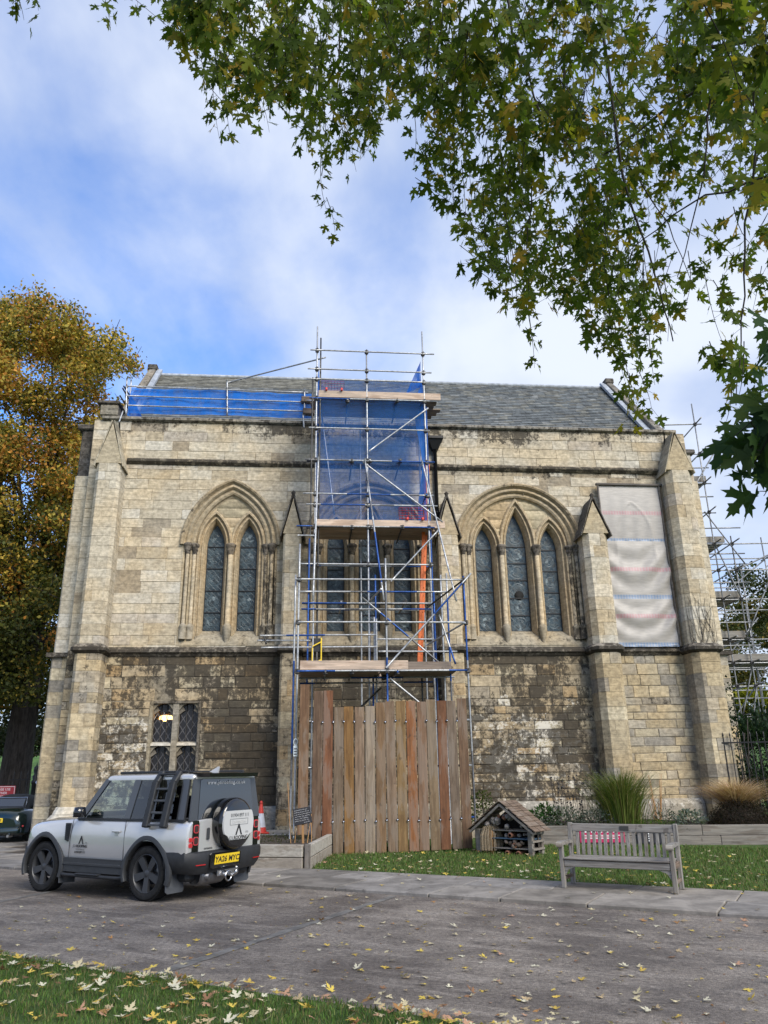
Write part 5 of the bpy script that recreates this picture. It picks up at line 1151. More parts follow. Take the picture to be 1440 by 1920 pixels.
# rear: upper frame, glass, tailgate, lamps
def rear_panel(P, x, th, name, mat, parent=car, auto=None):
    k = MB(); k.prism([(x - th + (.05 * (z - 1.2) / .68 if z > 1.2 else 0), y, z) for y, z in P], [(x + .02 + (.05 * (z - 1.2) / .68 if z > 1.2 else 0), y, z) for y, z in P]); return k.build(name, mat, parent)
rr_ = lambda y0, y1, z0, z1, c: [(y0 + c, z0), (y1 - c, z0), (y1, z0 + c), (y1, z1 - c), (y1 - c, z1), (y0 + c, z1), (y0, z1 - c), (y0, z0 + c)]
rear_panel([(-.86, 1.19), (.86, 1.19), (.755, 1.86), (-.755, 1.86)], -.79, .012, 'rear_frame', 'roof_paint')
rg_ = rear_panel([(-.68, 1.22), (.68, 1.22), (.62, 1.81), (.57, 1.83), (-.57, 1.83), (-.62, 1.81)], -.79, .020, 'rear_window', 'car_glass')
tg_ = rear_panel(rr_(-.66, .66, .70, 1.19, .02), -.812, .022, 'tailgate', 'silver_paint')
MR = lambda x, y, z: Matrix(((0, 0, -1, x), (-1, 0, 0, y), (0, 1, 0, z), (0, 0, 0, 1)))     # lettering that faces backwards
ML = lambda x, y, z: Matrix(((-1, 0, 0, x), (0, 0, 1, y), (0, 1, 0, z), (0, 0, 0, 1)))     # lettering that faces the left side
text('www.jdlroofing.co.uk', .085, 'lettering', 'white_print', rg_, MR(-.790 + .05 * .85 - .0245 - .004, .0, 1.775), spacing=1.25, bold=.002)
text('DEFENDER', .035, 'badge', 'ink', tg_, MR(-.8365, .44, .765), spacing=1.2, bold=.001)
k = MB(); k.cbox(-.868, -.836, .44, .50, .90, 1.08, c=.012); k.build('tailgate_handle', 'grey_plastic', car)
for s in (-1, 1):
    lp = rear_panel(rr_(min(s * .67, s * .80), max(s * .67, s * .80), .69, 1.20, .01), -.812, .020, 'lamp_panel', 'gloss_black')
    for z in (1.075, .895):
        y0 = s * .735; k = MB(); k.prism([(-.842, y, q) for y, q in rr_(y0 - .056, y0 + .056, z - .062, z + .062, .022)], [(-.82, y, q) for y, q in rr_(y0 - .056, y0 + .056, z - .062, z + .062, .022)]); t = k.build('tail_light', 'lamp_ring', car)
        k = MB(); k.prism([(-.846, y, q) for y, q in rr_(y0 - .043, y0 + .043, z - .049, z + .049, .017)], [(-.83, y, q) for y, q in rr_(y0 - .043, y0 + .043, z - .049, z + .049, .017)]); k.build('lens', 'lamp_dark', t)
    for z in (.915, .835):
        y0 = s * .838; k = MB(); k.prism([(-.832 + .25 * (abs(y) - .83), y, q) for y, q in rr_(y0 - .032, y0 + .032, z - .034, z + .034, .014)], [(-.80, y, q) for y, q in rr_(y0 - .032, y0 + .032, z - .034, z + .034, .014)]); t = k.build('corner_light', 'lamp_ring', car)
        k = MB(); k.prism([(-.836 + .25 * (abs(y) - .83), y, q) for y, q in rr_(y0 - .023, y0 + .023, z - .025, z + .025, .010)], [(-.80, y, q) for y, q in rr_(y0 - .023, y0 + .023, z - .025, z + .025, .010)]); k.build('lens', 'lamp_red', t)
# bumper
bp = [(-.40, .985), (-.62, .985), (-.80, .93), (-.90, .78), (-.935, .45), (-.945, 0)]; bp = bp + [(x, -y) for x, y in reversed(bp[:-1])]
k = MB(); n = len(bp); lay = [(.40, .90, .06), (.48, .97, .02), (.56, 1., .0), (.66, 1., .0), (.715, .985, .015), (.73, .95, .04)]
rows = [[(x * 1.0 + dx, y * f, z + (.02 if abs(y) > .8 else 0)) for x, y in bp] for z, f, dx in lay]; k.grid(rows)
k.add([rows[-1][i] for i in range(n)], [tuple(range(n))]); k.add([rows[0][i] for i in range(n)], [tuple(range(n))]); k.build('rear_bumper', 'black_plastic', car, auto=35)
k = MB(); k.cbox(-.985, -.93, -.21, .51, .47, .70, c=.02); k.build('plate_recess', 'gloss_black', car)
pt = Matrix.Translation((-.995, .15, .60)) @ Matrix.Rotation(R(-8), 4, 'Y')
k = MB(); f = MB(); f.cbox(-.006, .006, -.29, .29, -.075, .075, c=.004); k.add([pt @ Vector(p) for p in f.v], f.f); np_ = k.build('number_plate', 'plate_yellow', car)
text('YA26 MYC', .118, 'registration', 'ink', np_, pt @ MR(-.0075, 0, -.004), bold=.003, spacing=1.05)
for s in (-1, 1):
    k = MB(); k.bar((-.928, s * .58, .541), (-.902, s * .77, .541), .012, .014); k.build('reflector', 'lamp_red', car)
    k = MB(); k.prism([(-.47, s * .60, .50), (-.47, s * .985, .50), (-.50, s * .985, .16), (-.50, s * .94, .13), (-.50, s * .63, .13), (-.50, s * .60, .16)], [(-.455, s * .60, .50), (-.455, s * .985, .50), (-.485, s * .985, .16), (-.485, s * .94, .13), (-.485, s * .63, .13), (-.485, s * .60, .16)]); k.build('mud_flap', 'flap', car)
    k = MB(); k.prism([(2.10, s * .64, .50), (2.10, s * .985, .50), (2.07, s * .985, .17), (2.07, s * .66, .15)], [(2.115, s * .64, .50), (2.115, s * .985, .50), (2.085, s * .985, .17), (2.085, s * .66, .15)]); k.build('mud_flap', 'flap', car)
k = MB(); k.tube([(-.35, .45, .36), (-.75, .45, .36), (-.86, .40, .35)], .055, 10); k.lathe([(.14, -.30), (.16, -.25), (.16, .25), (.14, .30)], 12, Matrix.Translation((-.66, .25, .36)) @ Matrix.Rotation(R(90), 4, 'X')); k.build('exhaust', 'brake_disc', car)
k = MB(); k.tube([(-.80, -.02, .36), (-.98, -.02, .33), (-1.04, -.02, .36), (-1.05, -.02, .42)], .026, 8); k.lathe([(.0, -.028), (.02, -.02), (.028, 0), (.02, .02), (0, .028)], 10, Matrix.Translation((-1.05, -.02, .45))); k.tube([(-.96 + .0, .06 + .075 * math.cos(t * .5236), .33 + .075 * math.sin(t * .5236)) for t in range(13)], .014, 6, caps=False); k.cbox(-.90, -.86, -.25, .25, .33, .43, c=.01); k.build('tow_bar', 'chrome', car)
# spoiler, fin
k = MB(); P = [(-.60, .74), (-.90, .72), (-.95, .62), (-.97, 0)]; P = P + [(x, -y) for x, y in reversed(P[:-1])]; k.prism([(x, y, 1.945 - .02 * (x < -.85)) for x, y in P], [(x * .99, y * .98, 1.895 if x > -.85 else 1.865) for x, y in P]); k.build('rear_spoiler', 'gloss_black', car)
k = MB(); k.prism([(-.56, .02, 1.94), (-.36, .02, 1.94), (-.56, .006, 2.035), (-.60, .006, 2.03)], [(-.56, -.02, 1.94), (-.36, -.02, 1.94), (-.56, -.006, 2.035), (-.60, -.006, 2.03)]); k.build('aerial_fin', 'cover_silver', car)
# side ladder on the left
for x in (-.40, .0):
    k = MB(); k.bar((x, 1.045, 1.10), (x, .875, 1.80), .125, .085, upv=(0, 1, .2), ch=.016); k.bar((x, .878, 1.78), (x, .74, 1.955), .125, .08, upv=(0, 1, .6), ch=.016); k.bar((x, .955, 1.13), (x, 1.04, 1.13), .06, .05); k.build('ladder_rail', 'black_plastic', car)
for t in (.06, .32, .58, .84):
    k = MB(); y, z = 1.045 + (.875 - 1.045) * t, 1.10 + .70 * t; k.cbox(-.39, -.01, y - .03, y + .02, z - .018, z + .018, c=.008); k.build('ladder_rung', 'flap', car)
k = MB(); k.cbox(-.39, -.01, .78, .84, 1.90, 1.935, c=.01); k.build('ladder_rung', 'black_plastic', car)
# spare wheel with printed cover
SPX, SPZ, SPR = -.79, 1.125, .405
Msp = Matrix.Translation((SPX, -.02, SPZ)) @ Matrix.Rotation(R(-90), 4, 'Y')                      # local z points backwards
k = MB(); k.lathe([(.20, -.01), (.36, .0), (.395, .03), (SPR, .07), (SPR, .19), (.397, .225), (.375, .25), (.34, .262), (.0, .268)], 44, Msp); spw = k.build('spare_wheel_cover', 'gloss_black', car, auto=45)
P = []
for i in range(60):
    a = 2 * math.pi * i / 60; y, z = .372 * math.cos(a), .372 * math.sin(a)
    if z > .20: z = .20
    if z < -.25: z = -.25
    if z < -.16 and abs(y) > .21: y = math.copysign(.21 + (z + .25) * .9, y) if abs(y) > .21 + (z + .25) * .9 else y
    P.append((y, z))
k = MB(); k.prism([(SPX - .279, -.02 - y, SPZ + z) for y, z in P], [(SPX - .255, -.02 - y * 1.02, SPZ + z) for y, z in P]); cp = k.build('cover_panel', 'cover_silver', spw)
xs = SPX - .2815
text('01904 897 111', .078, 'lettering', 'ink_grey', spw, MR(xs, -.04, SPZ + .125), bold=.001, spacing=.97); text('DEFENDER', .062, 'lettering', 'cover_silver', spw, MR(xs, -.02, SPZ + .025), extrude=.002, spacing=1.15)
k = MB()
for z in (-.02, .07): k.box(xs - .001, xs + .002, -.24, .20, SPZ + z - .003, SPZ + z + .003)
for y in (-.24, .20): k.box(xs - .001, xs + .002, y - .003, y + .003, SPZ - .02, SPZ + .07)
k.build('outline_print', 'ink_grey', spw)
def chevron(fn, parent, s, name='logo_chevron'):
    k = MB(); Q = [(-.5, -.5), (-.08, .5), (.08, .5), (.5, -.5), (.30, -.5), (.0, .18), (-.30, -.5)]; n = len(Q); k.add([fn(x * s, z * s) for x, z in Q], [(0, 1, 5, 6), (1, 2, 5), (2, 3, 4, 5)]); k.build(name, 'ink', parent)
chevron(lambda a, b: (xs - .001, -.02 - a, SPZ - .095 + b), spw, .17)
text('JDL', .078, 'lettering', 'ink_grey', spw, MR(xs, .155, SPZ - .222)); text('ROOFING', .078, 'lettering', 'ink', spw, MR(xs, -.075, SPZ - .222), bold=.0018, spacing=.97); text('LTD', .04, 'lettering', 'ink_grey', spw, MR(xs, -.22, SPZ - .145))
k = MB(); k.cbox(-.84, -.80, -.28, .24, .80, 1.3, c=.02); k.build('spare_bracket', 'gloss_black', car)
# door print
yd = .9635; chevron(lambda a, b: (1.63 - a, yd, .865 + b), body, .13)
text('JDL', .062, 'lettering', 'ink_grey', body, ML(1.79, yd, .765)); text('ROOFING', .062, 'lettering', 'ink', body, ML(1.605, yd, .765), bold=.0012, spacing=.97); text('www.jdlroofing.co.uk', .026, 'lettering', 'ink_grey', body, ML(1.64, yd, .718)); text('01904 897 111', .045, 'lettering', 'ink', body, ML(1.64, yd, .668), bold=.001); text('LTD', .03, 'lettering', 'ink_grey', body, ML(1.50, yd, .82))
# front face
k = MB(); k.cbox(3.08, 3.32, -.86, .86, .40, .74, c=.05); k.build('front_bumper', 'grey_plastic', car)
for s in (-1, 1): k = MB(); k.lathe([(.0, .0), (.085, .0), (.09, -.05)], 16, Matrix.Translation((3.272, s * .68, .90)) @ Matrix.Rotation(R(90), 4, 'Y')); k.build('headlight', 'chrome', car)
k = MB(); k.cbox(3.25, 3.28, -.52, .52, .80, .97, c=.01); k.build('grille', 'gloss_black', car)
for x in (0, 2.587):
    for s in (1, -1): wheel_obj(car, x, s * .842, s)
# ------------------------------------------------------------------ dark green roadster at the left edge
rp = at_y(-8, 1500, 23.3); rp.z = 0
rc = empty('parked_roadster', rp, R(93), 'dark green soft-top sports car parked beyond the chapel corner, cut off by the left edge', 'car', scale=1.06)
def half_r(zb, zt, w, crown): return [(0, zb), (w - .12, zb), (w - .03, zb + .05), (w, (zb + zt) / 2 - .02), (w - .02, zt - .12), (w - .08, zt - .04), (w - .2, zt), (w * .4, zt + crown), (0, zt + crown)]
st = [(.0, .36, .66, .62, .01), (.04, .26, .76, .72, .02), (.18, .22, .84, .79, .03), (.5, .2, .88, .83, .03), (.85, .2, .88, .84, .02), (1.5, .2, .86, .83, .02), (2.3, .2, .86, .83, .03), (3.0, .2, .80, .83, .05), (3.6, .22, .70, .78, .05), (3.88, .28, .58, .66, .04), (3.95, .34, .52, .5, .02)]
cut = []
for x in (.80, 3.06):
    for s in (-1, 1): c = MB(); c.lathe([(.345, -.25), (.345, .25)], 32, Matrix.Translation((x, s * .78, .31)) @ Matrix.Rotation(R(90), 4, 'X'), smooth=False); cut.append(c.mesh('c', []))
finish(boolean_cut(loft(st, half_r).mesh('b', []), cut), 'body', 'green_paint', rc, 40)
rb2 = loft([(.72, .84, .90, .62, .0), (.86, .84, 1.02, .62, .02), (1.10, .84, 1.17, .60, .03), (1.5, .84, 1.22, .58, .03), (1.95, .84, 1.18, .57, .02), (2.05, .84, 1.12, .56, .0), (2.5, .82, .88, .62, .0)], half_r); rb2.build('soft_top', 'soft_top', rc, auto=50)
k = MB(); k.add([(.76, -.46, .93), (.76, .46, .93), (.98, .42, 1.125), (.98, -.42, 1.125)], [(0, 1, 2, 3)]); k.add([(.745, -.5, .915), (.745, .5, .915), (.735, .5, .905), (.735, -.5, .905)], [(0, 1, 2, 3)]); k.v = [(x - .012, y, z + .012) for x, y, z in k.v]; k.build('rear_screen', 'car_glass', rc)
k = MB(); k.tube([(.70, -.52, .90), (.86, -.50, 1.02), (1.02, -.44, 1.165), (1.02, .44, 1.165), (.86, .50, 1.02), (.70, .52, .90)], .012, 6); k.build('screen_trim', 'chrome', rc)
for s in (-1, 1):
    k = MB(); k.lathe([(.0, .03), (.07, .025), (.10, .0), (.095, -.04)], 16, Matrix.Translation((.055, s * .50, .66)) @ Matrix.Rotation(R(-90), 4, 'Y') @ Matrix.Diagonal((.62, 1.55, 1, 1))); t = k.build('tail_light', 'lamp_red', rc)
    k = MB(); k.lathe([(.0, .03), (.03, .02), (.035, .0)], 10, Matrix.Translation((.035, s * .45, .66)) @ Matrix.Rotation(R(-90), 4, 'Y')); k.build('lens', 'lamp_ring', t)
    k = MB(); k.cbox(.10, .13, s * .75 - .03, s * .75 + .03, .44, .48, c=.006); k.build('reflector', 'lamp_ring', rc)
k = MB(); k.cbox(-.02, -.005, -.26, .26, .56, .67, c=.004); p_ = k.build('number_plate', 'plate_yellow', rc)
text('GWE', .085, 'registration', 'ink', p_, MR(-.0215, -.135, .612), bold=.002)
k = MB(); k.cbox(-.03, .22, -.74, .74, .24, .46, c=.06); k.build('rear_bumper', 'green_paint', rc, auto=50)
k = MB(); k.tube([(.25, -.45, .22), (-.04, -.45, .22)], .035, 8); k.build('exhaust', 'chrome', rc)
for x in (.80, 3.06):
    for s in (1, -1): wheel_obj(rc, x, s * .71, s, .29, .19)
# ------------------------------------------------------------------ bench
bl, br_ = on_ground(1053, 1665, .05), on_ground(1272, 1677, .05); bx = (br_ - bl); BL = bx.length; ba = math.atan2(bx.y, bx.x)
bench = empty('park_bench', bl, ba, 'weathered grey teak bench with slatted back standing on the paving', 'bench'); bench.scale = (1, 1, .925)
def bb(nm, x0, x1, y0, y1, z0, z1, mat='bench_wood', c=.008, parent=bench, lean=0.0):
    k = MB(); f = MB(); f.cbox(x0, x1, y0, y1, z0, z1, c=c); k.add([(p[0], p[1] + lean * max(0, p[2] - .42), p[2]) for p in f.v], f.f); return k.build(nm, mat, parent)
lw_ = .065
for x in (0, BL - lw_):
    bb('leg', x, x + lw_, 0, .075, 0, .66, 'bench_wood_v'); bb('leg', x, x + lw_, .50, .575, 0, .97, 'bench_wood_v', lean=.16)
    bb('side_rail', x + .01, x + lw_ - .01, .076, .50, .33, .42, 'house_wood'); bb('stretcher', x + .01, x + lw_ - .01, .076, .50, .12, .17, 'house_wood')
    k = MB(); k.prism([(x - .01, -.05, .655), (x - .01, .54, .655), (x - .01, .54, .70), (x - .01, .0, .715), (x - .01, -.05, .70)], [(x + lw_ + .01, -.05, .655), (x + lw_ + .01, .54, .655), (x + lw_ + .01, .54, .70), (x + lw_ + .01, .0, .715), (x + lw_ + .01, -.05, .70)]); k.tube([(x - .015, -.04, .665), (x + lw_ + .015, -.04, .665)], .042, 12); k.build('armrest', 'bench_wood', bench)
    k = MB(); q = 1 if x == 0 else -1; x_ = lw_ if x == 0 else BL - lw_; k.prism([(x_, .02, .32), (x_ + q * .16, .02, .32), (x_ + q * .06, .02, .28), (x_, .02, .18)], [(x_, .05, .32), (x_ + q * .16, .05, .32), (x_ + q * .06, .05, .28), (x_, .05, .18)]); k.build('bracket', 'bench_wood', bench)
bb('front_rail', lw_ + .002, BL - lw_ - .002, .01, .055, .325, .425); bb('back_rail', lw_ + .002, BL - lw_ - .002, .515, .555, .33, .46)
for i in range(6): bb('seat_slat', lw_ - .02 if i else .0 + lw_ + .003, BL - lw_ + .02 if i else BL - lw_ - .003, -.01 + i * .086 + (.0 if i == 0 else .003), .066 + i * .086, .427 + .004 * abs(2.5 - i), .452 + .004 * abs(2.5 - i))
bb('top_rail', lw_ + .002, BL - lw_ - .002, .515, .56, .83, .955, lean=.16)
for i in range(17): x = lw_ + .06 + (BL - 2 * lw_ - .155) * i / 16; bb('back_slat', x - .0, x + .052, .527, .546, .461, .828, 'bench_wood_v', .004, lean=.16)
bb('plaque', BL * .49, BL * .49 + .14, .505, .514, .86, .925, 'bronze', .002, lean=.16)
# ------------------------------------------------------------------ raised bed of sleepers before the chapel
bp0, bp1 = on_ground(968, 1588), on_ground(1560, 1586); dv = (bp1 - bp0); BLn = dv.length
rbed = empty('raised_bed', bp0, math.atan2(dv.y, dv.x), 'long raised flower bed edged with two courses of grey timber sleepers', 'raised bed')
for j, z in enumerate((.0, .235)):
    x = -.4 * j
    while x < BLn:
        L = min(2.4, BLn - x); k = MB(); k.cbox(x + .004, x + L - .004, .0 + .012 * j, .12 + .012 * j, z + .003, z + .232, c=.01); k.build('sleeper', 'sleeper_wood', rbed); x += 2.4
k = MB(); k.grid([[(x * .5 - .4, .13 + y * .6, .40 + .05 * math.sin(x * 1.3 + y * 2)) for x in range(int(BLn * 2) + 2)] for y in range(6)]); k.build('soil', 'soil', rbed)
def bed(px, py, d=.5, z=.42): p = at_y(px, py, 20.3 + d); return Vector((p.x, p.y, z))
# information boards on the sleeper face
def board(name, x0, x1, y0, y1, mat, lab, lines, ink, off=.05):
    a, b = at_y(x0, y0, 0.1), None
    dirv = dv.normalized(); nrm = Vector((dirv.y, -dirv.x, 0))
    def hit(px, py): d = ray(px, py); o = bp0 + nrm * off; return CAMP + d * ((o - CAMP).dot(nrm) / d.dot(nrm))
    A, B = hit(x0, y1), hit(x1, y0); w = (B - A).dot(dirv); h = B.z - A.z; t = empty(name, (A.x, A.y, max(.03, A.z)), math.atan2(dirv.y, dirv.x), lab, 'sign'); h = min(h, .47)
    k = MB(); k.cbox(0, w, .0, .03, 0, h, c=.004); k.build('panel', mat, t)
    for i, (f, z0, z1) in enumerate(lines): k = MB(); k.box(w * f[0], w * f[1], -.003, .001, h * z0, h * z1); k.build('print', ink, t)
    return t
board('information_board', 1088, 1170, 1556, 1580, 'sign_pink', 'magenta red information board propped behind the bench', [((.05 + .07 * i, .09 + .07 * i), .80, .92) for i in range(12)] + [((.06, .9), .55, .60), ((.06, .8), .42, .47), ((.06, .86), .30, .35)], 'white_print')
board('notice_board', 1196, 1246, 1560, 1582, 'chalk_black', 'small black notice board leaning behind the right half of the bench', [((.4, .47), .2 + .2 * i, .3 + .2 * i) for i in range(4)], 'white_print')
# ------------------------------------------------------------------ insect house
ia, ib = on_ground(893, 1602), on_ground(1006, 1609); iv = ib - ia; IL = iv.length; ih = empty('insect_house', ia, math.atan2(iv.y, iv.x), 'rustic gabled insect house of old timber stuffed with stones and pots', 'insect house'); ih.scale = (.95, 1, .90)
ED, EH, PK = .42, .60, 1.22
for x in (.0, IL - .13):
    for y in (.0, ED): k = MB(); k.cbox(x + .01, x + .13, y, y + .09, 0, EH, c=.012); k.build('post', 'sleeper_wood', ih)
for z in (.16, .38, .56): k = MB(); k.cbox(.0 + .015, IL - .02, .02, ED + .06, z, z + .028, c=.005); k.build('shelf', 'blue_board' if z == .38 else 'sleeper_wood', ih)
k = MB(); k.cbox(.02, IL - .02, ED + .06, ED + .08, .02, EH + .05, c=.004); k.prism([(.02, ED + .07, EH), (IL / 2, ED + .07, PK - .08), (IL - .02, ED + .07, EH)], [(.02, ED + .085, EH), (IL / 2, ED + .085, PK - .08), (IL - .02, ED + .085, EH)]); k.build('back_panel', 'dark_void', ih)
for s in (-1, 1):
    e = Vector((IL / 2 + s * (IL / 2 + .10), 0, EH - .03)); t = Vector((IL / 2, 0, PK)); d = (e - t)
    k = MB(); k.bar((t.x, -.06, t.z - .05), (e.x, -.06, e.z - .05), .05, .055, upv=(0, 1, 0)); k.build('barge_board', 'sleeper_wood', ih)
    nrw = 6
    for i in range(nrw):
        a, b = t + d * (i / nrw), t + d * ((i + 1.25) / nrw); up_ = Vector((-d.z * s, 0, d.x * s)).normalized(); up_ = up_ if up_.z > 0 else -up_
        for j in range(3):
            y0 = -.10 + j * .235 + rnd.uniform(-.01, .01); k = MB(); o_ = up_ * (.01 + .012 * (nrw - i) / nrw); k.bar(Vector((a.x, y0 + .112, a.z)) + o_ + up_ * .012, Vector((b.x, y0 + .112, b.z)) + o_ + up_ * .03, .218, .014, upv=tuple(up_)); k.build('shingle', 'house_wood', ih)
rs_ = random.Random(5)
def bits(n, z0, zf, name, mat, smin, smax, x0=.16, x1=None):
    for _ in range(n):
        x = rs_.uniform(x0, (x1 or IL - .16)); zmx = min(zf, EH + (PK - EH - .1) * (1 - abs(x - IL / 2) / (IL / 2)) - .1); 
        if zmx < z0 + .03: continue
        z = rs_.uniform(z0, zmx); s = rs_.uniform(smin, smax); k = MB(); M = Matrix.Translation((x, rs_.uniform(.02, .12), z)) @ Euler((rs_.random() * 3, rs_.random() * 3, rs_.random() * 3)).to_matrix().to_4x4() @ Matrix.Diagonal((1, rs_.uniform(.7, 1), rs_.uniform(.6, .9), 1))
        k.lathe([(0, -s), (s * .7, -s * .75), (s, 0), (s * .75, s * .7), (0, s)], 7, M, smooth=False); k.build(name, mat, ih)
bits(26, EH + .06, PK - .1, 'stone', 'stone_bits', .05, .09); bits(12, .42, .54, 'stone', 'stone_bits', .03, .06); bits(10, .20, .34, 'log', 'house_wood', .04, .07, IL * .5); bits(3, EH + .2, PK - .1, 'pot_shard', 'terracotta', .05, .07, IL * .4, IL * .6)
for x, z in ((IL * .62, .47), (IL * .74, .07), (IL * .55, .07), (IL * .68, .24)): k = MB(); k.lathe([(.035, -.01), (.055, -.01), (.06, .0), (.06, .25), (.035, .25)], 14, Matrix.Translation((x, .02, z)) @ Matrix.Rotation(R(-90), 4, 'X')); k.build('clay_pipe', 'terracotta', ih)
for i in range(5): k = MB(); k.cbox(IL - .015, IL + .004, .06 + (i % 2) * .2, .10 + (i % 2) * .2, .1, .55, c=.004); k.build('side_slat', 'sleeper_wood', ih)
for z in (.15, .32, .5): k = MB(); k.cbox(IL + .004, IL + .022, .0, ED + .08, z, z + .05, c=.004); k.build('side_slat', 'sleeper_wood', ih)
# ------------------------------------------------------------------ planter, cone, chalk sign
p0, p1, p2 = rd(-11.2, 13.52), on_ground(577, 1633), on_ground(622, 1602); p0 = on_ground(440, 1631) + (on_ground(440, 1631) - p1) * .9
pl = empty('timber_planter', (p1.x, p1.y, 0), 0, 'low planter of pale weathered sleepers beside the hoarding', 'planter')
for A, B in ((p0, p1), (p1, p2)):
    A, B = Vector((A.x - p1.x, A.y - p1.y, 0)), Vector((B.x - p1.x, B.y - p1.y, 0))
    for j in (0, 1):
        d = (B - A).normalized(); a = A + d * ((.03 if A.length < .1 else 0) - .02 * j); k = MB(); k.bar(a + Vector((0, 0, .115 + j * .235)), B + Vector((0, 0, .115 + j * .235)) - d * (.10 if B.length < .1 else 0), .11, .225, ch=.012, col=(.34, .32, .28) if j else (.26, .235, .20)); k.build('sleeper', 'plank_wood', pl)
k = MB(); k.cbox(-.07, .05, -.02, .09, 0.0, .47, c=.01, col=(.12, .11, .10)); k.build('corner_post', 'board_wood', pl)
k = MB(); q0 = Vector((p0.x - p1.x, p0.y - p1.y, 0)); q2 = Vector((p2.x - p1.x, p2.y - p1.y, 0)); k.add([q0 + Vector((0, .1, .38)), Vector((-.05, .1, .38)), q2 + Vector((-.08, 0, .38)), Vector((q0.x, q2.y + 2.8, .34)), Vector((q2.x - .2, q2.y + 2.8, .34))], [(0, 1, 2, 4, 3)]); k.build('soil', 'soil', pl)
cn = at_y(488, 1563, 20.6); cone = empty('traffic_cone', (cn.x, cn.y, cn.z), .3, 'orange and white traffic cone standing beside the chapel wall', 'cone')
k = MB(); k.cbox(-.20, .20, -.20, .20, -.0, .035, c=.015); k.build('base', 'cone_orange', cone)
for a, b, ra_, rb_2, mt in ((.035, .15, .150, .128, 'cone_orange'), (.15, .47, .128, .072, 'cone_white'), (.47, .70, .072, .032, 'cone_orange')): k = MB(); k.lathe([(ra_, a), (rb_2, b)], 20, caps=False); k.build('sleeve', mt, cone)
k = MB(); k.lathe([(.032, .70), (.042, .705), (.042, .73), (.030, .735), (.030, .76), (.0, .765)], 14); k.build('tip', 'cone_orange', cone)
k = MB(); zz0 = cn.z - .0; k.cbox(cn.x - 1.1, cn.x + 1.3, cn.y - .25, cn.y + 1.4, 0, cn.z - .004, c=.02, col=(.30, .29, .26), grime=(.4, .3)); tag(k.build('plinth_step', 'stone'), 'low pale stone ledge at the foot of the chapel wall under the cone', 'ledge')
# blackboard on a stake
sp = at_y(567, 1530, 17.6); z0_ = .36; cs_ = empty('chalk_sign', (sp.x, sp.y, z0_), R(4), 'small blackboard with white handwriting on an orange stake', 'sign')
cz = sp.z - z0_ - .0; th = R(9); cb = Matrix.Translation((0, 0, cz)) @ Matrix.Rotation(-th, 4, 'Y')
k = MB(); f = MB(); f.cbox(-.185, .185, -.012, .012, -.165, .165, c=.006); k.add([cb @ Vector(p) for p in f.v], f.f); k.build('blackboard', 'chalk_black', cs_)
k = MB(); k.bar((.03, .03, -.12), (.0, .03, cz + .05), .045, .03, upv=(0, 1, 0)); k.build('stake', 'cane', cs_)
hw_ = random.Random(9)
for i in range(7):
    x = -.16 if i < 6 else .02; zl = .125 - i * .043; end = .16 - hw_.uniform(0, .05) if i else .08; k = MB()
    while x < end:
        wl = hw_.uniform(.02, .05); pts = []; n = int(wl / .006) + 2
        for j in range(n): pts.append(cb @ Vector((x + wl * j / n, -.0145, zl + (hw_.uniform(.002, .016) if j % 2 else hw_.uniform(-.008, .002)))))
        k.tube(pts, .0026, 4); x += wl + hw_.uniform(.008, .016)
    k.build('handwriting', 'chalk', cs_)
# garden canes with twine by the sign
for i, (x, y, h, lx) in enumerate(((-.24, .05, 1.25, -.10), (-.17, .12, .55, .05), (.10, .10, .60, .08), (.19, .16, .5, -.02))):
    k = MB(); k.tube([(sp.x + x, sp.y + y, .34), (sp.x + x + lx, sp.y + y + .02, .34 + h)], .009, 5); tag(k.build('garden_cane', 'cane'), ['tall thin cane leaning left of the blackboard', 'short cane below the left edge of the blackboard', 'short cane right of the orange stake', 'short cane nearest the hoarding boards'][i], 'cane')
k = MB(); r2 = random.Random(2)
k.tube([(sp.x - .19 + .06 * math.cos(t * .8) + r2.uniform(-.02, .02), sp.y + .02 + .05 * math.sin(t * .8), .62 + .10 * math.sin(t * 1.7)) for t in range(26)], .005, 4); tag(k.build('twine', 'rope'), 'loops of pale garden twine tied round the canes', 'twine')
# ------------------------------------------------------------------ iron railings, post, notices
def railing(name, A, B, h, n, lab, z0=0.):
    A, B = Vector(A), Vector(B); t = empty(name, A, math.atan2((B - A).y, (B - A).x), lab, 'railing'); L = (B - A).length; dz = (B - A).z
    for i in range(n):
        x = L * (i + .5) / n; zz = z0 + dz * x / L; k = MB(); k.tube([(x, 0, zz), (x, 0, zz + h)], .014, 6); k.lathe([(.014, 0), (.024, .03), (.0, .13)], 6, Matrix.Translation((x, 0, zz + h))); k.build('bar', 'iron', t)
    for z in (.18, h - .18): k = MB(); k.bar((0, 0, z0 + z), (L, 0, z0 + z + dz), .03, .04); k.build('rail', 'iron', t)
    return t
ra0 = at_y(1366, 1490, 23.0); railing('iron_railings', (ra0.x, 23.0, .15), (ra0.x + 4.5, 21.8, .15), at_y(1400, 1372, 22.6).z - .25, 26, 'black spiked iron railings against the ivy at the right end of the chapel')
pg = at_y(62, 1495, 30.); ip = empty('iron_gate_post', (pg.x, 30., 0), 0, 'black cast iron gate post with ball finial beyond the chapel corner', 'gate post')
hp = at_y(66, 1442, 30.).z; k = MB(); k.lathe([(.16, 0), (.16, .25), (.11, .3), (.10, hp - .55), (.13, hp - .5), (.13, hp - .42), (.09, hp - .38), (.12, hp - .25), (.06, hp - .18), (.10, hp - .05), (.09, hp + .06), (.03, hp + .12), (.0, hp + .25)], 12); k.build('post_shaft', 'iron', ip)
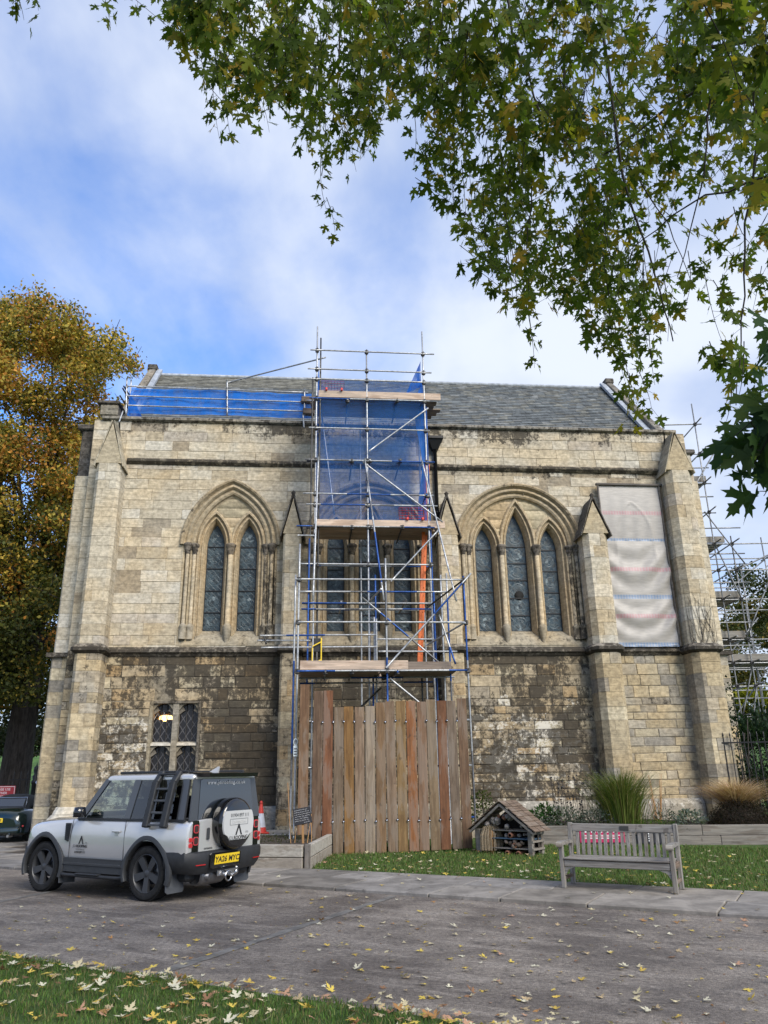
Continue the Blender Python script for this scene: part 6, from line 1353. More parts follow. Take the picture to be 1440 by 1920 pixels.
k = MB(); k.lathe([(.103, hp * .5), (.106, hp * .5 + .02), (.106, hp * .5 + .07), (.103, hp * .5 + .09)], 12); k.build('white_band', 'white_print', ip)
railing('iron_gate', (pg.x + .15, 30., .0), (pg.x + 2.2, 30.4, .0), at_y(75, 1452, 30.).z, 12, 'black spiked iron gate beside the cast iron post, left of the chapel')
railing('iron_railing_section', (pg.x - .75, 29.6, .0), (pg.x - .15, 29.95, .0), at_y(50, 1452, 30.).z, 3, 'short stretch of black iron railing left of the cast iron post')
nn = at_y(75, 1466, 29.7); k = MB(); k.prism([(nn.x - .17, 29.7, nn.z - .01), (nn.x - .02, 29.7, nn.z + .20), (nn.x + .14, 29.7, nn.z + .12), (nn.x + .12, 29.7, nn.z - .12), (nn.x - .02, 29.7, nn.z - .24)], [(nn.x - .17, 29.71, nn.z - .01), (nn.x - .02, 29.71, nn.z + .20), (nn.x + .14, 29.71, nn.z + .12), (nn.x + .12, 29.71, nn.z - .12), (nn.x - .02, 29.71, nn.z - .24)]); tag(k.build('paper_notice', 'paper'), 'pale blue paper notice tied askew to the iron gate', 'notice')
sg = at_y(8, 1486, 28.5); sn_ = empty('red_sign', (sg.x, 28.5, 0), R(8), 'red notice sign with white border near the dark tree at the left edge', 'sign')
k = MB(); k.cbox(-.52, .36, -.015, .015, sg.z - .26, sg.z + .22, c=.006); pn_ = k.build('panel', 'sign_red', sn_)
for a, b, c_, d_ in ((-.50, .34, sg.z + .185, sg.z + .20), (-.50, .34, sg.z - .24, sg.z - .225), (-.50, -.485, sg.z - .225, sg.z + .185), (.325, .34, sg.z - .225, sg.z + .185)): k = MB(); k.box(a, b, -.018, -.0155, c_, d_); k.build('border', 'white_print', pn_)
MF = lambda x, y, z: Matrix(((1, 0, 0, x), (0, 0, -1, y), (0, 1, 0, z), (0, 0, 0, 1)))
for i, tx in enumerate(('PLEASE USE', 'OTHER', 'FOOTPATH')): text(tx, .11, 'lettering', 'white_print', pn_, MF(-.08, -.0165, sg.z + .10 - i * .12))
for x in (-.35, .2): k = MB(); k.tube([(x, .03, 0), (x, .03, sg.z + .15)], .025, 8); k.build('post', 'iron', sn_)
# ------------------------------------------------------------------ plants
def nat(n, seed): return np.random.default_rng(seed)
def strips_mesh(b, base, n, h0, h1, spread, droop, w, cols, r, seg=5, up0=.15):
    for _ in range(n):
        a = r.uniform(0, 2 * math.pi); rad = abs(r.gauss(0, .35)) * spread; o = Vector(base) + Vector((math.cos(a), math.sin(a), 0)) * rad * up0; h = r.uniform(h0, h1); out = rad + r.uniform(0, .12) * spread; dr = droop * r.uniform(.3, 1.2); dirv = Vector((math.cos(a), math.sin(a), 0)); sdv = Vector((-math.sin(a + r.uniform(-1, 1)), math.cos(a + r.uniform(-1, 1)), 0)); L = []; Rr = []
        for i in range(seg + 1):
            t = i / seg; p = o + dirv * (out * t ** 1.6 + dr * max(0, t - .55) * h) + Vector((0, 0, h * (t - dr * .9 * max(0, t - .5) ** 2 * 1.6))); ww = w * (1 - t ** 2) + .001; L.append(p - sdv * ww); Rr.append(p + sdv * ww)
        c = r.choice(cols); f = r.uniform(.6, 1.4); c = tuple(q * f for q in c)
        b.add(L + Rr, [(i, i + 1, seg + 2 + i, seg + 1 + i) for i in range(seg)], col=c, smooth=True)
def leaf_cloud(b, c, rad, n, s0, s1, cols, r, shell=.35, up=.3, lay=1.7, zmin=None):
    """leaf-sized faces through the volume of an ellipsoid"""
    for _ in range(n):
        while True:
            d = Vector((r.gauss(0, 1), r.gauss(0, 1), r.gauss(0, 1)))
            if d.length > .1: break
        d.normalize(); q = (shell + (1 - shell) * r.random() ** .5); p = Vector(c) + Vector((d.x * rad[0], d.y * rad[1], d.z * rad[2])) * q
        if zmin is not None and p.z < zmin: continue
        s = r.uniform(s0, s1); ax = (d * .7 + Vector((r.uniform(-1, 1), r.uniform(-1, 1), r.uniform(-.6, 1) * up))).normalized(); sd = ax.cross(Vector((r.uniform(-1, 1), r.uniform(-1, 1), r.uniform(-1, 1)))).normalized(); nr_ = ax.cross(sd) * s * .15; cc = r.choice(cols); f = r.uniform(.6, 1.4)
        b.add([p, p + ax * s * .45 + sd * s * .5 / lay * 1.0 + nr_, p + ax * s, p + ax * s * .45 - sd * s * .5 / lay * 1.0 + nr_], [(0, 1, 2, 3)], col=tuple(q_ * f for q_ in cc))
pr_ = random.Random(21)
def plant(name, base, lab, cat='plant', group=None): return empty(name, base, 0, lab, cat, group)
O0 = Vector((0, 0, 0))
GREENG = [(.06, .10, .018), (.09, .135, .024), (.13, .155, .035), (.18, .17, .06)]
b0_ = bed(1170, 1535, .55, .40); t = plant('ornamental_grass', b0_, 'tall green fountain grass clump standing in the raised bed', 'grass clump'); k = MB(); strips_mesh(k, O0, 1500, .75, 1.62, .80, .55, .008, GREENG, pr_, up0=.85); k.build('blades', 'grass_blade', t)
b1_ = bed(1378, 1500, .75, .45); t = plant('tan_grass', b1_, 'arching tan ornamental grass behind the dark dome shrub', 'grass clump'); k = MB(); strips_mesh(k, (0, 0, .1), 2200, .7, 1.15, 1.5, .95, .0055, [(.46, .33, .20), (.52, .40, .26), (.40, .27, .16), (.33, .20, .11)], pr_, 6); k.build('blades', 'grass_blade', t)
b2_ = bed(1390, 1548, .22, .42); t = plant('dome_shrub', b2_, 'dark clipped dome shrub at the right end of the raised bed', 'shrub'); k = MB()
for _ in range(9000):
    d = Vector((pr_.gauss(0, 1), pr_.gauss(0, 1), abs(pr_.gauss(0, 1)))).normalized(); p = Vector((d.x * .82, d.y * .42, d.z * .58)) * pr_.uniform(.7, 1.0); s = pr_.uniform(.015, .03); a = Vector((pr_.uniform(-1, 1), pr_.uniform(-1, 1), pr_.uniform(-.3, 1))).normalized(); c = a.cross(d).normalized(); k.add([p, p + a * s + c * s * .4, p + a * s * 2, p + a * s - c * s * .4], [(0, 1, 2, 3)], col=pr_.choice([(.028, .022, .016), (.045, .034, .024), (.024, .026, .015), (.06, .045, .036)]))
k.build('foliage', 'leaf', t); k = MB(); k.lathe([(.5, .0), (.58, .12), (.48, .28), (.25, .38), (0, .42)], 14, Matrix.Diagonal((1, .5, 1, 1))); k.build('twig_mass', 'twig', t)
SAGE = [(.085, .11, .085), (.11, .135, .11), (.06, .085, .06), (.15, .17, .15)]
for (px, py, d, rx, rz, n, cols, s0, s1, lab) in ((1055, 1540, .30, .55, .36, 750, SAGE, .05, .11, 'grey green sage mound behind the left end of the bench'), (1118, 1540, .32, .50, .32, 650, SAGE, .05, .10, 'grey green sage mound just left of the fountain grass'), (1022, 1538, .5, .42, .42, 380, [(.03, .075, .02), (.045, .10, .03), (.06, .11, .04)], .08, .17, 'broad leaved green plant beside the insect house'), (1295, 1540, .28, .42, .26, 420, [(.13, .165, .14), (.17, .20, .17), (.09, .12, .10)], .06, .13, 'silvery leaved plant near the dark dome shrub'), (1245, 1532, .75, .42, .26, 360, SAGE[:3], .04, .08, 'low dusty green plant behind the right half of the bench'), (1190, 1542, .9, .34, .24, 260, [(.04, .06, .03), (.06, .08, .05)], .04, .08, 'small dark plant at the foot of the fountain grass')):
    b = bed(px, py, d, .40); t = plant('herb_plant', b, lab, 'plant', 'plants in the raised bed'); k = MB(); leaf_cloud(k, (0, 0, .12), (rx, .32, rz), n, s0, s1, cols, pr_, .3, .6, 2.2, -.02); k.build('foliage', 'leaf', t)
    k = MB()
    for _ in range(9): k.tube([(pr_.uniform(-.1, .1), pr_.uniform(-.08, .08), -.02), (pr_.uniform(-rx, rx) * .8, pr_.uniform(-.2, .2), rz * .9)], .006, 4)
    k.build('stems', 'twig', t)
b = bed(1223, 1545, .12, .43); t = plant('low_hedge', b, 'low strip of fresh green trailing plant just above the bench', 'plant'); k = MB(); leaf_cloud(k, (0, 0, .02), (.75, .14, .12), 900, .02, .05, [(.07, .14, .02), (.09, .17, .03), (.05, .11, .02)], pr_, .2, .6, 2.5, -.03); k.build('foliage', 'leaf', t)
b = bed(1092, 1520, .95, .40); t = plant('coneflower_stems', b, 'dead coneflower stems with dark seed heads against the wall', 'plant'); k = MB(); hd = MB()
for _ in range(75):
    x, y = pr_.uniform(-.75, .70), pr_.uniform(-.3, .35); h = pr_.uniform(.35, 1.22); q = Vector((x + pr_.uniform(-.12, .12), y, h)); k.tube([(x * .8, y, 0), ((x + q.x) / 2, y, h * .55), q], .004, 4); hd.lathe([(0, -.014), (.024, -.008), (.026, .008), (.012, .024), (0, .028)], 7, Matrix.Translation(q))
k.build('stems', 'twig', t); hd.build('seed_heads', 'ink', t, kind='stuff')
b = bed(1232, 1530, 1.0, .40); t = plant('dry_stems', b, 'thin dry orange brown stems right of the fountain grass', 'plant'); k = MB()
for _ in range(22): x = pr_.uniform(-.15, .18); k.tube([(x * .5, 0, 0), (x + pr_.uniform(-.1, .1), pr_.uniform(-.1, .1), pr_.uniform(.5, 1.25))], .005, 4)
k.build('stems', 'cane', t)
b = Vector((at_y(905, 1508, 20.2).x, 20.2, .03)); t = plant('garden_shrub', b, 'small green bush between the hoarding and the insect house', 'shrub'); k = MB(); leaf_cloud(k, (0, 0, .75), (.38, .3, .55), 600, .05, .11, [(.05, .08, .02), (.075, .10, .03), (.10, .11, .04)], pr_, .2, .6, 2.0, 0); k.build('foliage', 'leaf', t); k = MB(); k.tube([(0, 0, 0), (.03, 0, .5), (.0, 0, 1.0)], .02, 5); k.build('stems', 'twig', t)
p_t = Vector((ih.location.x, ih.location.y, 0)) + Vector((.34, -.18, 0)); t = plant('straw_grass', (p_t.x, p_t.y, .02), 'drooping straw coloured grass tuft in front of the insect house', 'grass clump'); k = MB(); strips_mesh(k, (0, 0, .45), 200, .08, .2, .30, .2, .004, [(.36, .29, .20), (.28, .22, .15), (.42, .36, .27)], pr_)
for _ in range(170):
    a = pr_.uniform(0, 6.28); r_ = pr_.uniform(.08, .26); L = []; Rr = []; c = jit((.34, .27, .19), .6, 1.3, pr_)
    for i in range(6): t_ = i / 5; p = Vector((math.cos(a) * r_ * min(1, t_ * 1.6), math.sin(a) * r_ * min(1, t_ * 1.6) * .6, .50 + .14 * math.sin(min(1, t_ * 1.5) * math.pi) - .42 * t_ ** 2)); w = Vector((.004, 0, 0)); L.append(p - w); Rr.append(p + w)
    k.add(L + Rr, [(i, i + 1, 7 + i, 6 + i) for i in range(5)], col=c)
k.build('blades', 'grass_blade', t); k = MB(); k.lathe([(.0, .0), (.05, .0), (.07, .25), (.10, .48), (.0, .52)], 8); k.build('stump', 'cane', t)
t = plant('weeds', (p_t.x + .45, p_t.y - .02, .02), 'dark leafy weeds growing before the right half of the insect house', 'plant'); k = MB(); leaf_cloud(k, (0, 0, .18), (.28, .15, .26), 330, .03, .08, [(.03, .06, .018), (.045, .085, .025), (.06, .09, .035)], pr_, .1, .8, 2.0, 0); k.build('foliage', 'leaf', t)
# soil verge weeds behind the planter
b = Vector((at_y(500, 1575, 18.2).x, 18.2, .36)); t = plant('planter_weeds', b, 'scrubby low weeds in the timber planter', 'plant'); k = MB(); leaf_cloud(k, (0, 0, .04), (1.2, .8, .12), 900, .02, .06, [(.06, .075, .025), (.09, .08, .04), (.05, .06, .03)], pr_, .1, .8, 2.0, -.02); k.build('foliage', 'leaf', t)
# ivy and evergreen hedge at the right
b = Vector((at_y(1400, 1500, 23.6).x, 23.6, 0)); t = plant('ivy_bank', b, 'dark ivy climbing the chapel corner and railings', 'ivy'); k = MB()
for c, rad, n in (((-.35, .0, 1.2), (.28, .2, .9), 420), ((.4, .2, .9), (.7, .5, .9), 1300), ((1.6, .1, .7), (1.0, .6, .85), 1700), ((-.1, -.1, 2.4), (.22, .15, .8), 200), ((2.9, 0, .8), (1., .6, .8), 1300), ((.05, .15, 3.6), (.16, .12, .8), 130)): leaf_cloud(k, c, rad, n, .06, .13, [(.012, .025, .012), (.02, .038, .018), (.03, .05, .025), (.045, .06, .05)], pr_, .4, .5, 1.4, 0)
k.build('foliage', 'leaf', t); k = MB()
for _ in range(14): x = pr_.uniform(-.5, .4); k.tube([(x, .1, 0), (x + pr_.uniform(-.2, .2), .1, 1.2), (x + pr_.uniform(-.3, .3), .12, pr_.uniform(2, 4))], .014, 4)
k.build('stems', 'twig', t)
# bare creeper on the right corner pier
t = cfe('bare_creeper', (9.55, -.72, STR1 + .05), 'leafless creeper stems fanning over the right corner buttress', 'creeper'); k = MB(); cr = random.Random(4)
for _ in range(26):
    x, z = cr.uniform(-.40, .42), 0.; pts = []; dx = cr.uniform(-.10, .10)
    for i in range(7): pts.append((max(-.42, min(.42, x)), -.0 + .045 + .0, z)); z += cr.uniform(.10, .34); x += dx + cr.uniform(-.06, .06)
    k.tube([(p[0], -.012 + (.1 if abs(p[0]) > .32 else .05), p[2]) for p in pts], .005, 4)
k.build('stems', 'twig', t)
# ------------------------------------------------------------------ overhanging maple
LEAF2D = [(0, 0), (.09, .03), (.30, -.06), (.25, .05), (.14, .15), (.34, .22), (.52, .24), (.46, .33), (.66, .50), (.45, .46), (.42, .58), (.26, .45), (.12, .40), (.13, .55), (.25, .66), (.15, .70), (.14, .84), (.06, .82), (0, 1.06)]
def leaf_outline(): return [(x, y) for x, y in LEAF2D] + [(-x, y) for x, y in reversed(LEAF2D[1:-1])]
LO = leaf_outline()
def leaf_pts(base, ax, nr, s, fold=.18, curl=.15):
    sd = ax.cross(nr).normalized(); nr = sd.cross(ax).normalized()
    return [base + ax * (y * s) + sd * (x * s * .92) + nr * (s * (fold * abs(x) - curl * y * y)) for x, y in LO]
MAPLE = [(.045, .075, .012), (.062, .098, .014), (.080, .118, .016), (.10, .130, .018), (.13, .145, .018), (.20, .17, .02), (.30, .20, .03)]
mr = random.Random(33)
tb_ = Vector((9.5, 1.5, 0))
maple = empty('maple_tree', tb_, 0, 'large maple whose leafy branches hang across the top and right', 'tree')
trunk = MB(); trunk.tube([(0, 0, -.1), (.05, .05, .6), (.0, .1, 2.5), (-.2, .25, 5.0), (-.6, .5, 7.5), (-1.2, .8, 10.5)], [.55, .42, .36, .32, .26, .16], 14)
twigs = MB(); limbs = MB()
def L3(pts, r0, r1, mb, n=6):
    P = [at_range(*p) - tb_ for p in pts]; Q = []
    for i in range(len(P) - 1):
        for j in range(4): Q.append(P[i].lerp(P[i + 1], j / 4) + Vector((mr.uniform(-1, 1), mr.uniform(-1, 1), mr.uniform(-1, 1))) * .012)
    Q.append(P[-1]); mb.tube(Q, [r0 + (r1 - r0) * i / (len(Q) - 1) for i in range(len(Q))], n)
    return P[0]
starts = []
for pts, r0, r1 in (([(1110, -120, 7.2), (1130, 60, 6.8), (1165, 330, 6.4), (1230, 520, 6.2), (1262, 640, 6.1)], .022, .006), ([(940, -120, 7.4), (960, 60, 7.0), (1018, 220, 6.7), (1020, 330, 6.5)], .020, .006), ([(1560, 20, 6.6), (1440, 100, 6.4), (1330, 150, 6.3), (1220, 230, 6.3), (1130, 290, 6.2)], .030, .009),
                    ([(1480, 60, 7.6), (1340, 88, 7.6), (1240, 92, 7.7)], .035, .018), ([(1298, 95, 7.6), (1289, 190, 7.5)], .03, .012), ([(640, -150, 8.0), (640, 60, 7.6), (628, 200, 7.4), (602, 330, 7.3)], .016, .004), ([(470, -140, 8.4), (448, 40, 8.0), (455, 130, 7.9), (478, 185, 7.8)], .014, .004),
                    ([(720, -120, 7.6), (690, 80, 7.3), (665, 250, 7.2)], .012, .004), ([(870, -120, 7.0), (850, 200, 6.7), (850, 380, 6.6)], .012, .004), ([(1060, 80, 6.6), (1055, 250, 6.4), (1100, 330, 6.3), (1130, 480, 6.2), (1150, 640, 6.1)], .014, .004), ([(1330, 180, 5.8), (1320, 330, 5.6), (1270, 520, 5.5)], .012, .004),
                    ([(1420, 250, 5.0), (1400, 420, 4.9), (1390, 600, 4.8), (1380, 760, 4.7)], .013, .004), ([(1000, 330, 6.5), (990, 450, 6.4), (980, 560, 6.3)], .009, .003), ([(1170, 300, 6.3), (1250, 420, 6.2), (1300, 540, 6.1)], .010, .003), ([(560, -100, 8.2), (540, 60, 8.0), (520, 180, 7.9)], .010, .003), ([(1440, 330, 5.6), (1290, 380, 5.6), (1180, 470, 5.7)], .012, .004), ([(790, -60, 7.4), (800, 120, 7.2), (790, 240, 7.1)], .010, .003)):
    starts.append(L3(pts, r0 * .62, r1 * .7, limbs))
fork = Vector((-1.0, .7, 9.5))
for s in starts[:3] + starts[5:8]:                                    # carry the visible limbs back to the trunk, out of frame
    m1 = fork.lerp(s, .5) + Vector((0, 0, 1.2)); limbs.tube([fork, m1, s], [.10, .05, .022], 7)
def bound(x):
    B = [(-60, 30), (60, 42), (100, 10), (170, 5), (200, 50), (240, 10), (310, 40), (335, 70), (375, 150), (400, 190), (470, 230), (520, 225), (560, 235), (600, 300), (640, 300), (670, 310), (705, 255), (722, 170), (745, 120), (770, 220), (800, 330), (830, 400), (880, 440), (910, 500), (950, 580), (985, 600), (1030, 560), (1080, 570), (1120, 620), (1160, 690), (1200, 720), (1235, 690), (1262, 610), (1300, 560), (1330, 540), (1350, 620), (1390, 760), (1420, 820), (1470, 880)]
    for (a, p), (b, q) in zip(B, B[1:]):
        if a <= x <= b: return p + (q - p) * (x - a) / (b - a)
    return 0
LEAVES = []                                                           # (distance, base, axis, normal, size, colour)
def strand(x, y0, x1, y1, r, dens=1.0, s0=.074, s1=.124, spread=.10, cols=MAPLE, seg=6):
    a, b = at_range(x, y0, r), at_range(x1, y1, r * mr.uniform(.97, 1.03)); L = (b - a).length; pts = []
    sw = Vector((mr.uniform(-1, 1), mr.uniform(-1, 1), 0)) * .06 * L
    for i in range(seg + 1): t = i / seg; pts.append(a.lerp(b, t) + sw * math.sin(t * math.pi) + Vector((0, 0, -.05 * L * math.sin(t * math.pi))))
    twigs.tube([p - tb_ for p in pts], [.0032 - .0020 * i / seg for i in range(seg + 1)], 4)
    n = max(8, int(L / .055 * dens))
    for i in range(n):
        t = (i + mr.random()) / n; q = t * seg; j = min(seg - 1, int(q)); p = pts[j].lerp(pts[j + 1], q - j)
        out = Vector((mr.gauss(0, 1), mr.gauss(0, 1), mr.gauss(-.25, .6))).normalized(); base = p + out * mr.uniform(.015, spread)
        ax = (out * .55 + Vector((mr.uniform(-.4, .4), mr.uniform(-.4, .4), -.75))).normalized(); nr = Vector((mr.gauss(0, 1), mr.gauss(0, 1), mr.gauss(0, .8))).normalized()
        w = [.20, .24, .22, .17, .11, .05, .01] if mr.random() < .82 else [.06, .1, .15, .2, .2, .19, .10]
        LEAVES.append((r, base, ax, nr, mr.uniform(s0, s1), mr.choices(cols, w)[0]))
        if mr.random() < .35: twigs.tube([p - tb_, base - tb_], [.0016, .0012], 3, caps=False)
# hanging curtains, denser to the right
cnt = 0
while cnt < 780:
    x = 300 + 1180 * mr.random() ** .72; y1 = mr.uniform(-60, 1.) if mr.random() < .08 else bound(x) * mr.random() ** .80
    if y1 > bound(x): continue
    if 712 < x < 762 and y1 > 110: continue
    if 1302 < x < 1338 and y1 > 380: continue
    if x > 1225 and y1 > 400 and mr.random() < .55: continue
    if math.sin(x * .021 + 1.3) * math.sin(y1 * .027 + x * .006) > .55 and y1 > 150: continue
    ln = mr.uniform(70, 210); r = mr.uniform(5.2, 8.6) if x < 1330 else mr.uniform(4.2, 7.5)
    sx = mr.gauss(0, 55); strand(x + sx, y1 - ln * mr.uniform(.5, 1), x, y1, r, 1.0 if x > 760 else .85); cnt += 1
for x0, y0, x1, y1, r in ((400, 120, 412, 262, 7.6), (425, 150, 432, 258, 7.6), (372, 90, 388, 165, 7.8), (470, 140, 505, 248, 7.7), (560, 180, 575, 285, 7.3), (600, 250, 604, 330, 7.2), (602, 290, 612, 395, 7.2), (612, 370, 628, 436, 7.2), (655, 200, 668, 322, 7.1), (640, 180, 650, 300, 7.2), (690, 180, 697, 262, 7.2), (775, 200, 778, 292, 6.9), (830, 280, 838, 412, 6.6),
                          (865, 300, 875, 445, 6.5), (905, 350, 925, 525, 6.4), (950, 450, 968, 598, 6.3), (985, 560, 1002, 690, 6.3), (992, 500, 1000, 640, 6.3), (1100, 480, 1112, 610, 6.1), (1130, 540, 1150, 668, 6.1), (1150, 580, 1172, 715, 6.0), (1165, 640, 1195, 760, 6.0), (1180, 700, 1182, 806, 6.0), (1215, 600, 1228, 722, 6.0), (1195, 690, 1222, 768, 6.0), (1245, 520, 1252, 640, 6.0), (1290, 470, 1282, 585, 5.9), (1330, 640, 1340, 690, 5.2), (1375, 640, 1345, 688, 5.0), (20, -40, 45, 38, 7.5), (60, -60, 72, 20, 7.5), (190, -40, 208, 48, 8.2), (330, 10, 345, 70, 8.0), (1370, 700, 1362, 790, 4.6), (1395, 640, 1385, 745, 4.6)): strand(x0, y0, x1, y1, r, .85, spread=.085)
# the nearest spray, hanging close to the lens at the right edge
for x0, y0, x1, y1, r in ((1470, 640, 1420, 800, 2.3), (1480, 700, 1400, 850, 2.2), (1470, 760, 1390, 905, 2.15), (1500, 780, 1432, 930, 2.1), (1460, 560, 1440, 700, 2.5), (1490, 690, 1375, 820, 2.2), (1480, 720, 1410, 880, 2.3)): strand(x0, y0, x1, y1, r, 2.0, .085, .115, .05, [(.022, .050, .018), (.03, .062, .020), (.038, .072, .022), (.05, .08, .022), (.03, .06, .03), (.06, .09, .03), (.08, .10, .02)])
for x0, y0, x1, y1, r in ((1480, -60, 1440, 190, 3.0), (1490, 150, 1445, 330, 3.0)): strand(x0, y0, x1, y1, r, .9, .085, .115, .06)
trunk.build('trunk', 'bark', maple, auto=60); limbs.build('branches', 'twig', maple); tw = twigs.build('twigs', 'twig', maple, kind='stuff')
LEAVES.sort(key=lambda t: t[0] / t[4])
def add_leaf_obj(parent, base, ax, nr, s, mesh, name='leaf'):
    sd = ax.cross(nr).normalized(); n2 = sd.cross(ax).normalized(); o = bpy.data.objects.new(name, mesh); SC.collection.objects.link(o)
    M = Matrix((sd * s, ax * s, n2 * s)).transposed().to_4x4(); M.translation = base
    if parent: o.parent = parent; M.translation = base - parent.location
    o.matrix_local = M; return o
def leaf_mesh(col, mat='leaf', fold=.18, curl=.15, nm='leaf'):
    k = MB(); k.add([(x * .92, y, fold * abs(x) - curl * y * y) for x, y in LO], [tuple(range(len(LO)))], col=col, smooth=False); return k.mesh(nm, mat)
LM = {}
for i, (r, base, ax, nr, s, col) in enumerate(LEAVES[:300]):
    if col not in LM: LM[col] = leaf_mesh(col)
    add_leaf_obj(maple, base, ax, nr, s, LM[col])
k = MB()
for r, base, ax, nr, s, col in LEAVES[300:]:
    f = mr.uniform(.75, 1.3); k.add([p - tb_ for p in leaf_pts(base, ax, nr, s, mr.uniform(.0, .3), mr.uniform(-.1, .3))], [tuple(range(len(LO)))], col=tuple(q * f for q in col))
k.build('foliage', 'leaf', maple, kind='stuff')
# ------------------------------------------------------------------ trees behind
def quads_np(name, P, size, cols, seed, mat, parent, shift):
    """many small leaf faces at points P (numpy)"""
    rg = np.random.default_rng(seed); n = len(P); a = rg.normal(size=(n, 3)); a /= np.linalg.norm(a, axis=1)[:, None]; b = rg.normal(size=(n, 3)); b -= (b * a).sum(1)[:, None] * a; b /= np.linalg.norm(b, axis=1)[:, None]
    s = rg.uniform(.6, 1.3, (n, 1)) * size; V = np.stack([P - a * s, P + b * s * .62, P + a * s, P - b * s * .62], 1).astype(np.float32) - np.array(shift, np.float32)
    me = bpy.data.meshes.new(name); me.vertices.add(n * 4); me.vertices.foreach_set('co', V.ravel()); me.loops.add(n * 4); me.loops.foreach_set('vertex_index', np.arange(n * 4, dtype=np.int32)); me.polygons.add(n); me.polygons.foreach_set('loop_start', np.arange(n, dtype=np.int32) * 4); me.polygons.foreach_set('loop_total', np.full(n, 4, np.int32)); me.update(calc_edges=True)
    C = np.concatenate([np.array(cols, np.float32), np.ones((n, 1), np.float32)], 1); at = me.color_attributes.new('Col', 'FLOAT_COLOR', 'CORNER'); at.data.foreach_set('color', np.repeat(C, 4, axis=0).astype(np.float32).ravel()); me.materials.append(MAT[mat]); o = bpy.data.objects.new(name, me); SC.collection.objects.link(o); o.parent = parent; return o
def grow(mb, p, d, L, r, depth, rg, tips, spread=.6):
    q = p + d * L; m = p.lerp(q, .5) + Vector((rg.uniform(-1, 1), rg.uniform(-1, 1), rg.uniform(-1, 1))) * L * .07; mb.tube([p, m, q], [r, r * .85, r * .7], max(4, 9 - 2 * (3 - depth)), caps=False); tips.append(q)
    if depth == 0: return
    for _ in range(rg.choice((2, 3))):
        nd = (d + Vector((rg.gauss(0, 1), rg.gauss(0, 1), rg.gauss(.15, .6))) * spread).normalized(); grow(mb, q, nd, L * rg.uniform(.62, .85), r * .62, depth - 1, rg, tips, spread)
def big_tree(name, base, lab, clumps, leafn, size, colfn, seed, h_trunk, r_trunk, mat='beech_leaf', group=None, cat='tree'):
    base = Vector(base); t = empty(name, base, 0, lab, cat, group); rg = random.Random(seed); g = np.random.default_rng(seed); tr = MB(); tips = []
    tr.tube([(0, 0, -.2), (0, 0, .5), (rg.uniform(-.2, .2), 0, h_trunk * .5), (rg.uniform(-.3, .3), .1, h_trunk)], [r_trunk * 1.5, r_trunk * 1.1, r_trunk * .95, r_trunk * .8], 14); top = Vector((0, .1, h_trunk))
    br = MB()
    for c, rad in clumps:
        d = Vector(c) - base - top; 
        if rg.random() < .08: m = top + d * .5 + Vector((rg.uniform(-1, 1), rg.uniform(-1, 1), d.length * .12)); br.tube([top + Vector((0, 0, -rg.uniform(0, h_trunk * .3))), m, top + d], [r_trunk * .22, r_trunk * .12, .03], 6, caps=False)
        for _ in range(3): e = top + d; br.tube([e, e + Vector((rg.uniform(-1, 1), rg.uniform(-1, 1), rg.uniform(-.6, 1))) * rad * .9], [.03, .010], 4, caps=False)
    tr.build('trunk', 'bark', t, auto=60); br.build('branches', 'bark', t, kind='stuff')
    wts = np.array([r ** 2 for _, r in clumps]); wts = wts / wts.sum(); P = []; Cc = []
    for (c, rad), w in zip(clumps, wts):
        n = int(leafn * w); d = g.normal(size=(n, 3)); d /= np.linalg.norm(d, axis=1)[:, None]; q = np.array(c) + d * (g.uniform(.25, 1.0, (n, 1)) ** .6) * rad * np.array([1.05, 1.05, .8]); sub = g.normal(size=(max(1, n // 22), 3)) * rad * .5 + np.array(c); idx = g.integers(0, len(sub), n); q = q * .62 + (sub[idx] + g.normal(size=(n, 3)) * rad * .22) * .38; P.append(q); pal = np.array([colfn(c, rg) for _ in range(7)]); w7 = np.array([.34, .2, .14, .1, .08, .08, .06]); Cc.append(pal[g.choice(7, n, p=w7)] * g.uniform(.6, 1.45, (n, 1)))
    quads_np('crown', np.concatenate(P), size, np.concatenate(Cc), seed, mat, t, base); return t
rg_b = random.Random(8); clumps = []
def xr(y):
    B = [(540, 60), (560, 110), (600, 185), (650, 232), (690, 275), (740, 270), (800, 235), (900, 215), (1000, 200), (1250, 150), (1400, 95)]
    for (a, p), (b, q) in zip(B, B[1:]):
        if a <= y <= b: return p + (q - p) * (y - a) / (b - a)
    return 60
while len(clumps) < 390:
    y = rg_b.uniform(575, 1330); rad = rg_b.uniform(.8, 1.7); px = rad * 38; xm = xr(max(540, y - px * .4)) + 30 - px * .75; x = rg_b.uniform(-190, xm)
    if abs(x - 45) < 30 and abs(y - 940) < 35: continue
    p = at_y(x, y, rg_b.uniform(31, 40)); clumps.append((tuple(p), rad))
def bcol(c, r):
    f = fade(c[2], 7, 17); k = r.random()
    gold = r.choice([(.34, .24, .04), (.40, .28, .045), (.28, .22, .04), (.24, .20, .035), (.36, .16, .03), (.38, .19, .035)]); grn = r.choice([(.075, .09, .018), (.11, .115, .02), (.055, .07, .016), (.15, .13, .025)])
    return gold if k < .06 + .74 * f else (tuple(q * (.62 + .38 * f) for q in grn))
tb1 = at_y(22, 1495, 35.0)
big_tree('beech_tree', (tb1.x, 35.0, 0), 'big beech in gold and green autumn leaf behind the left corner of the chapel', clumps, 210000, .092, bcol, 5, 8.0, .62)
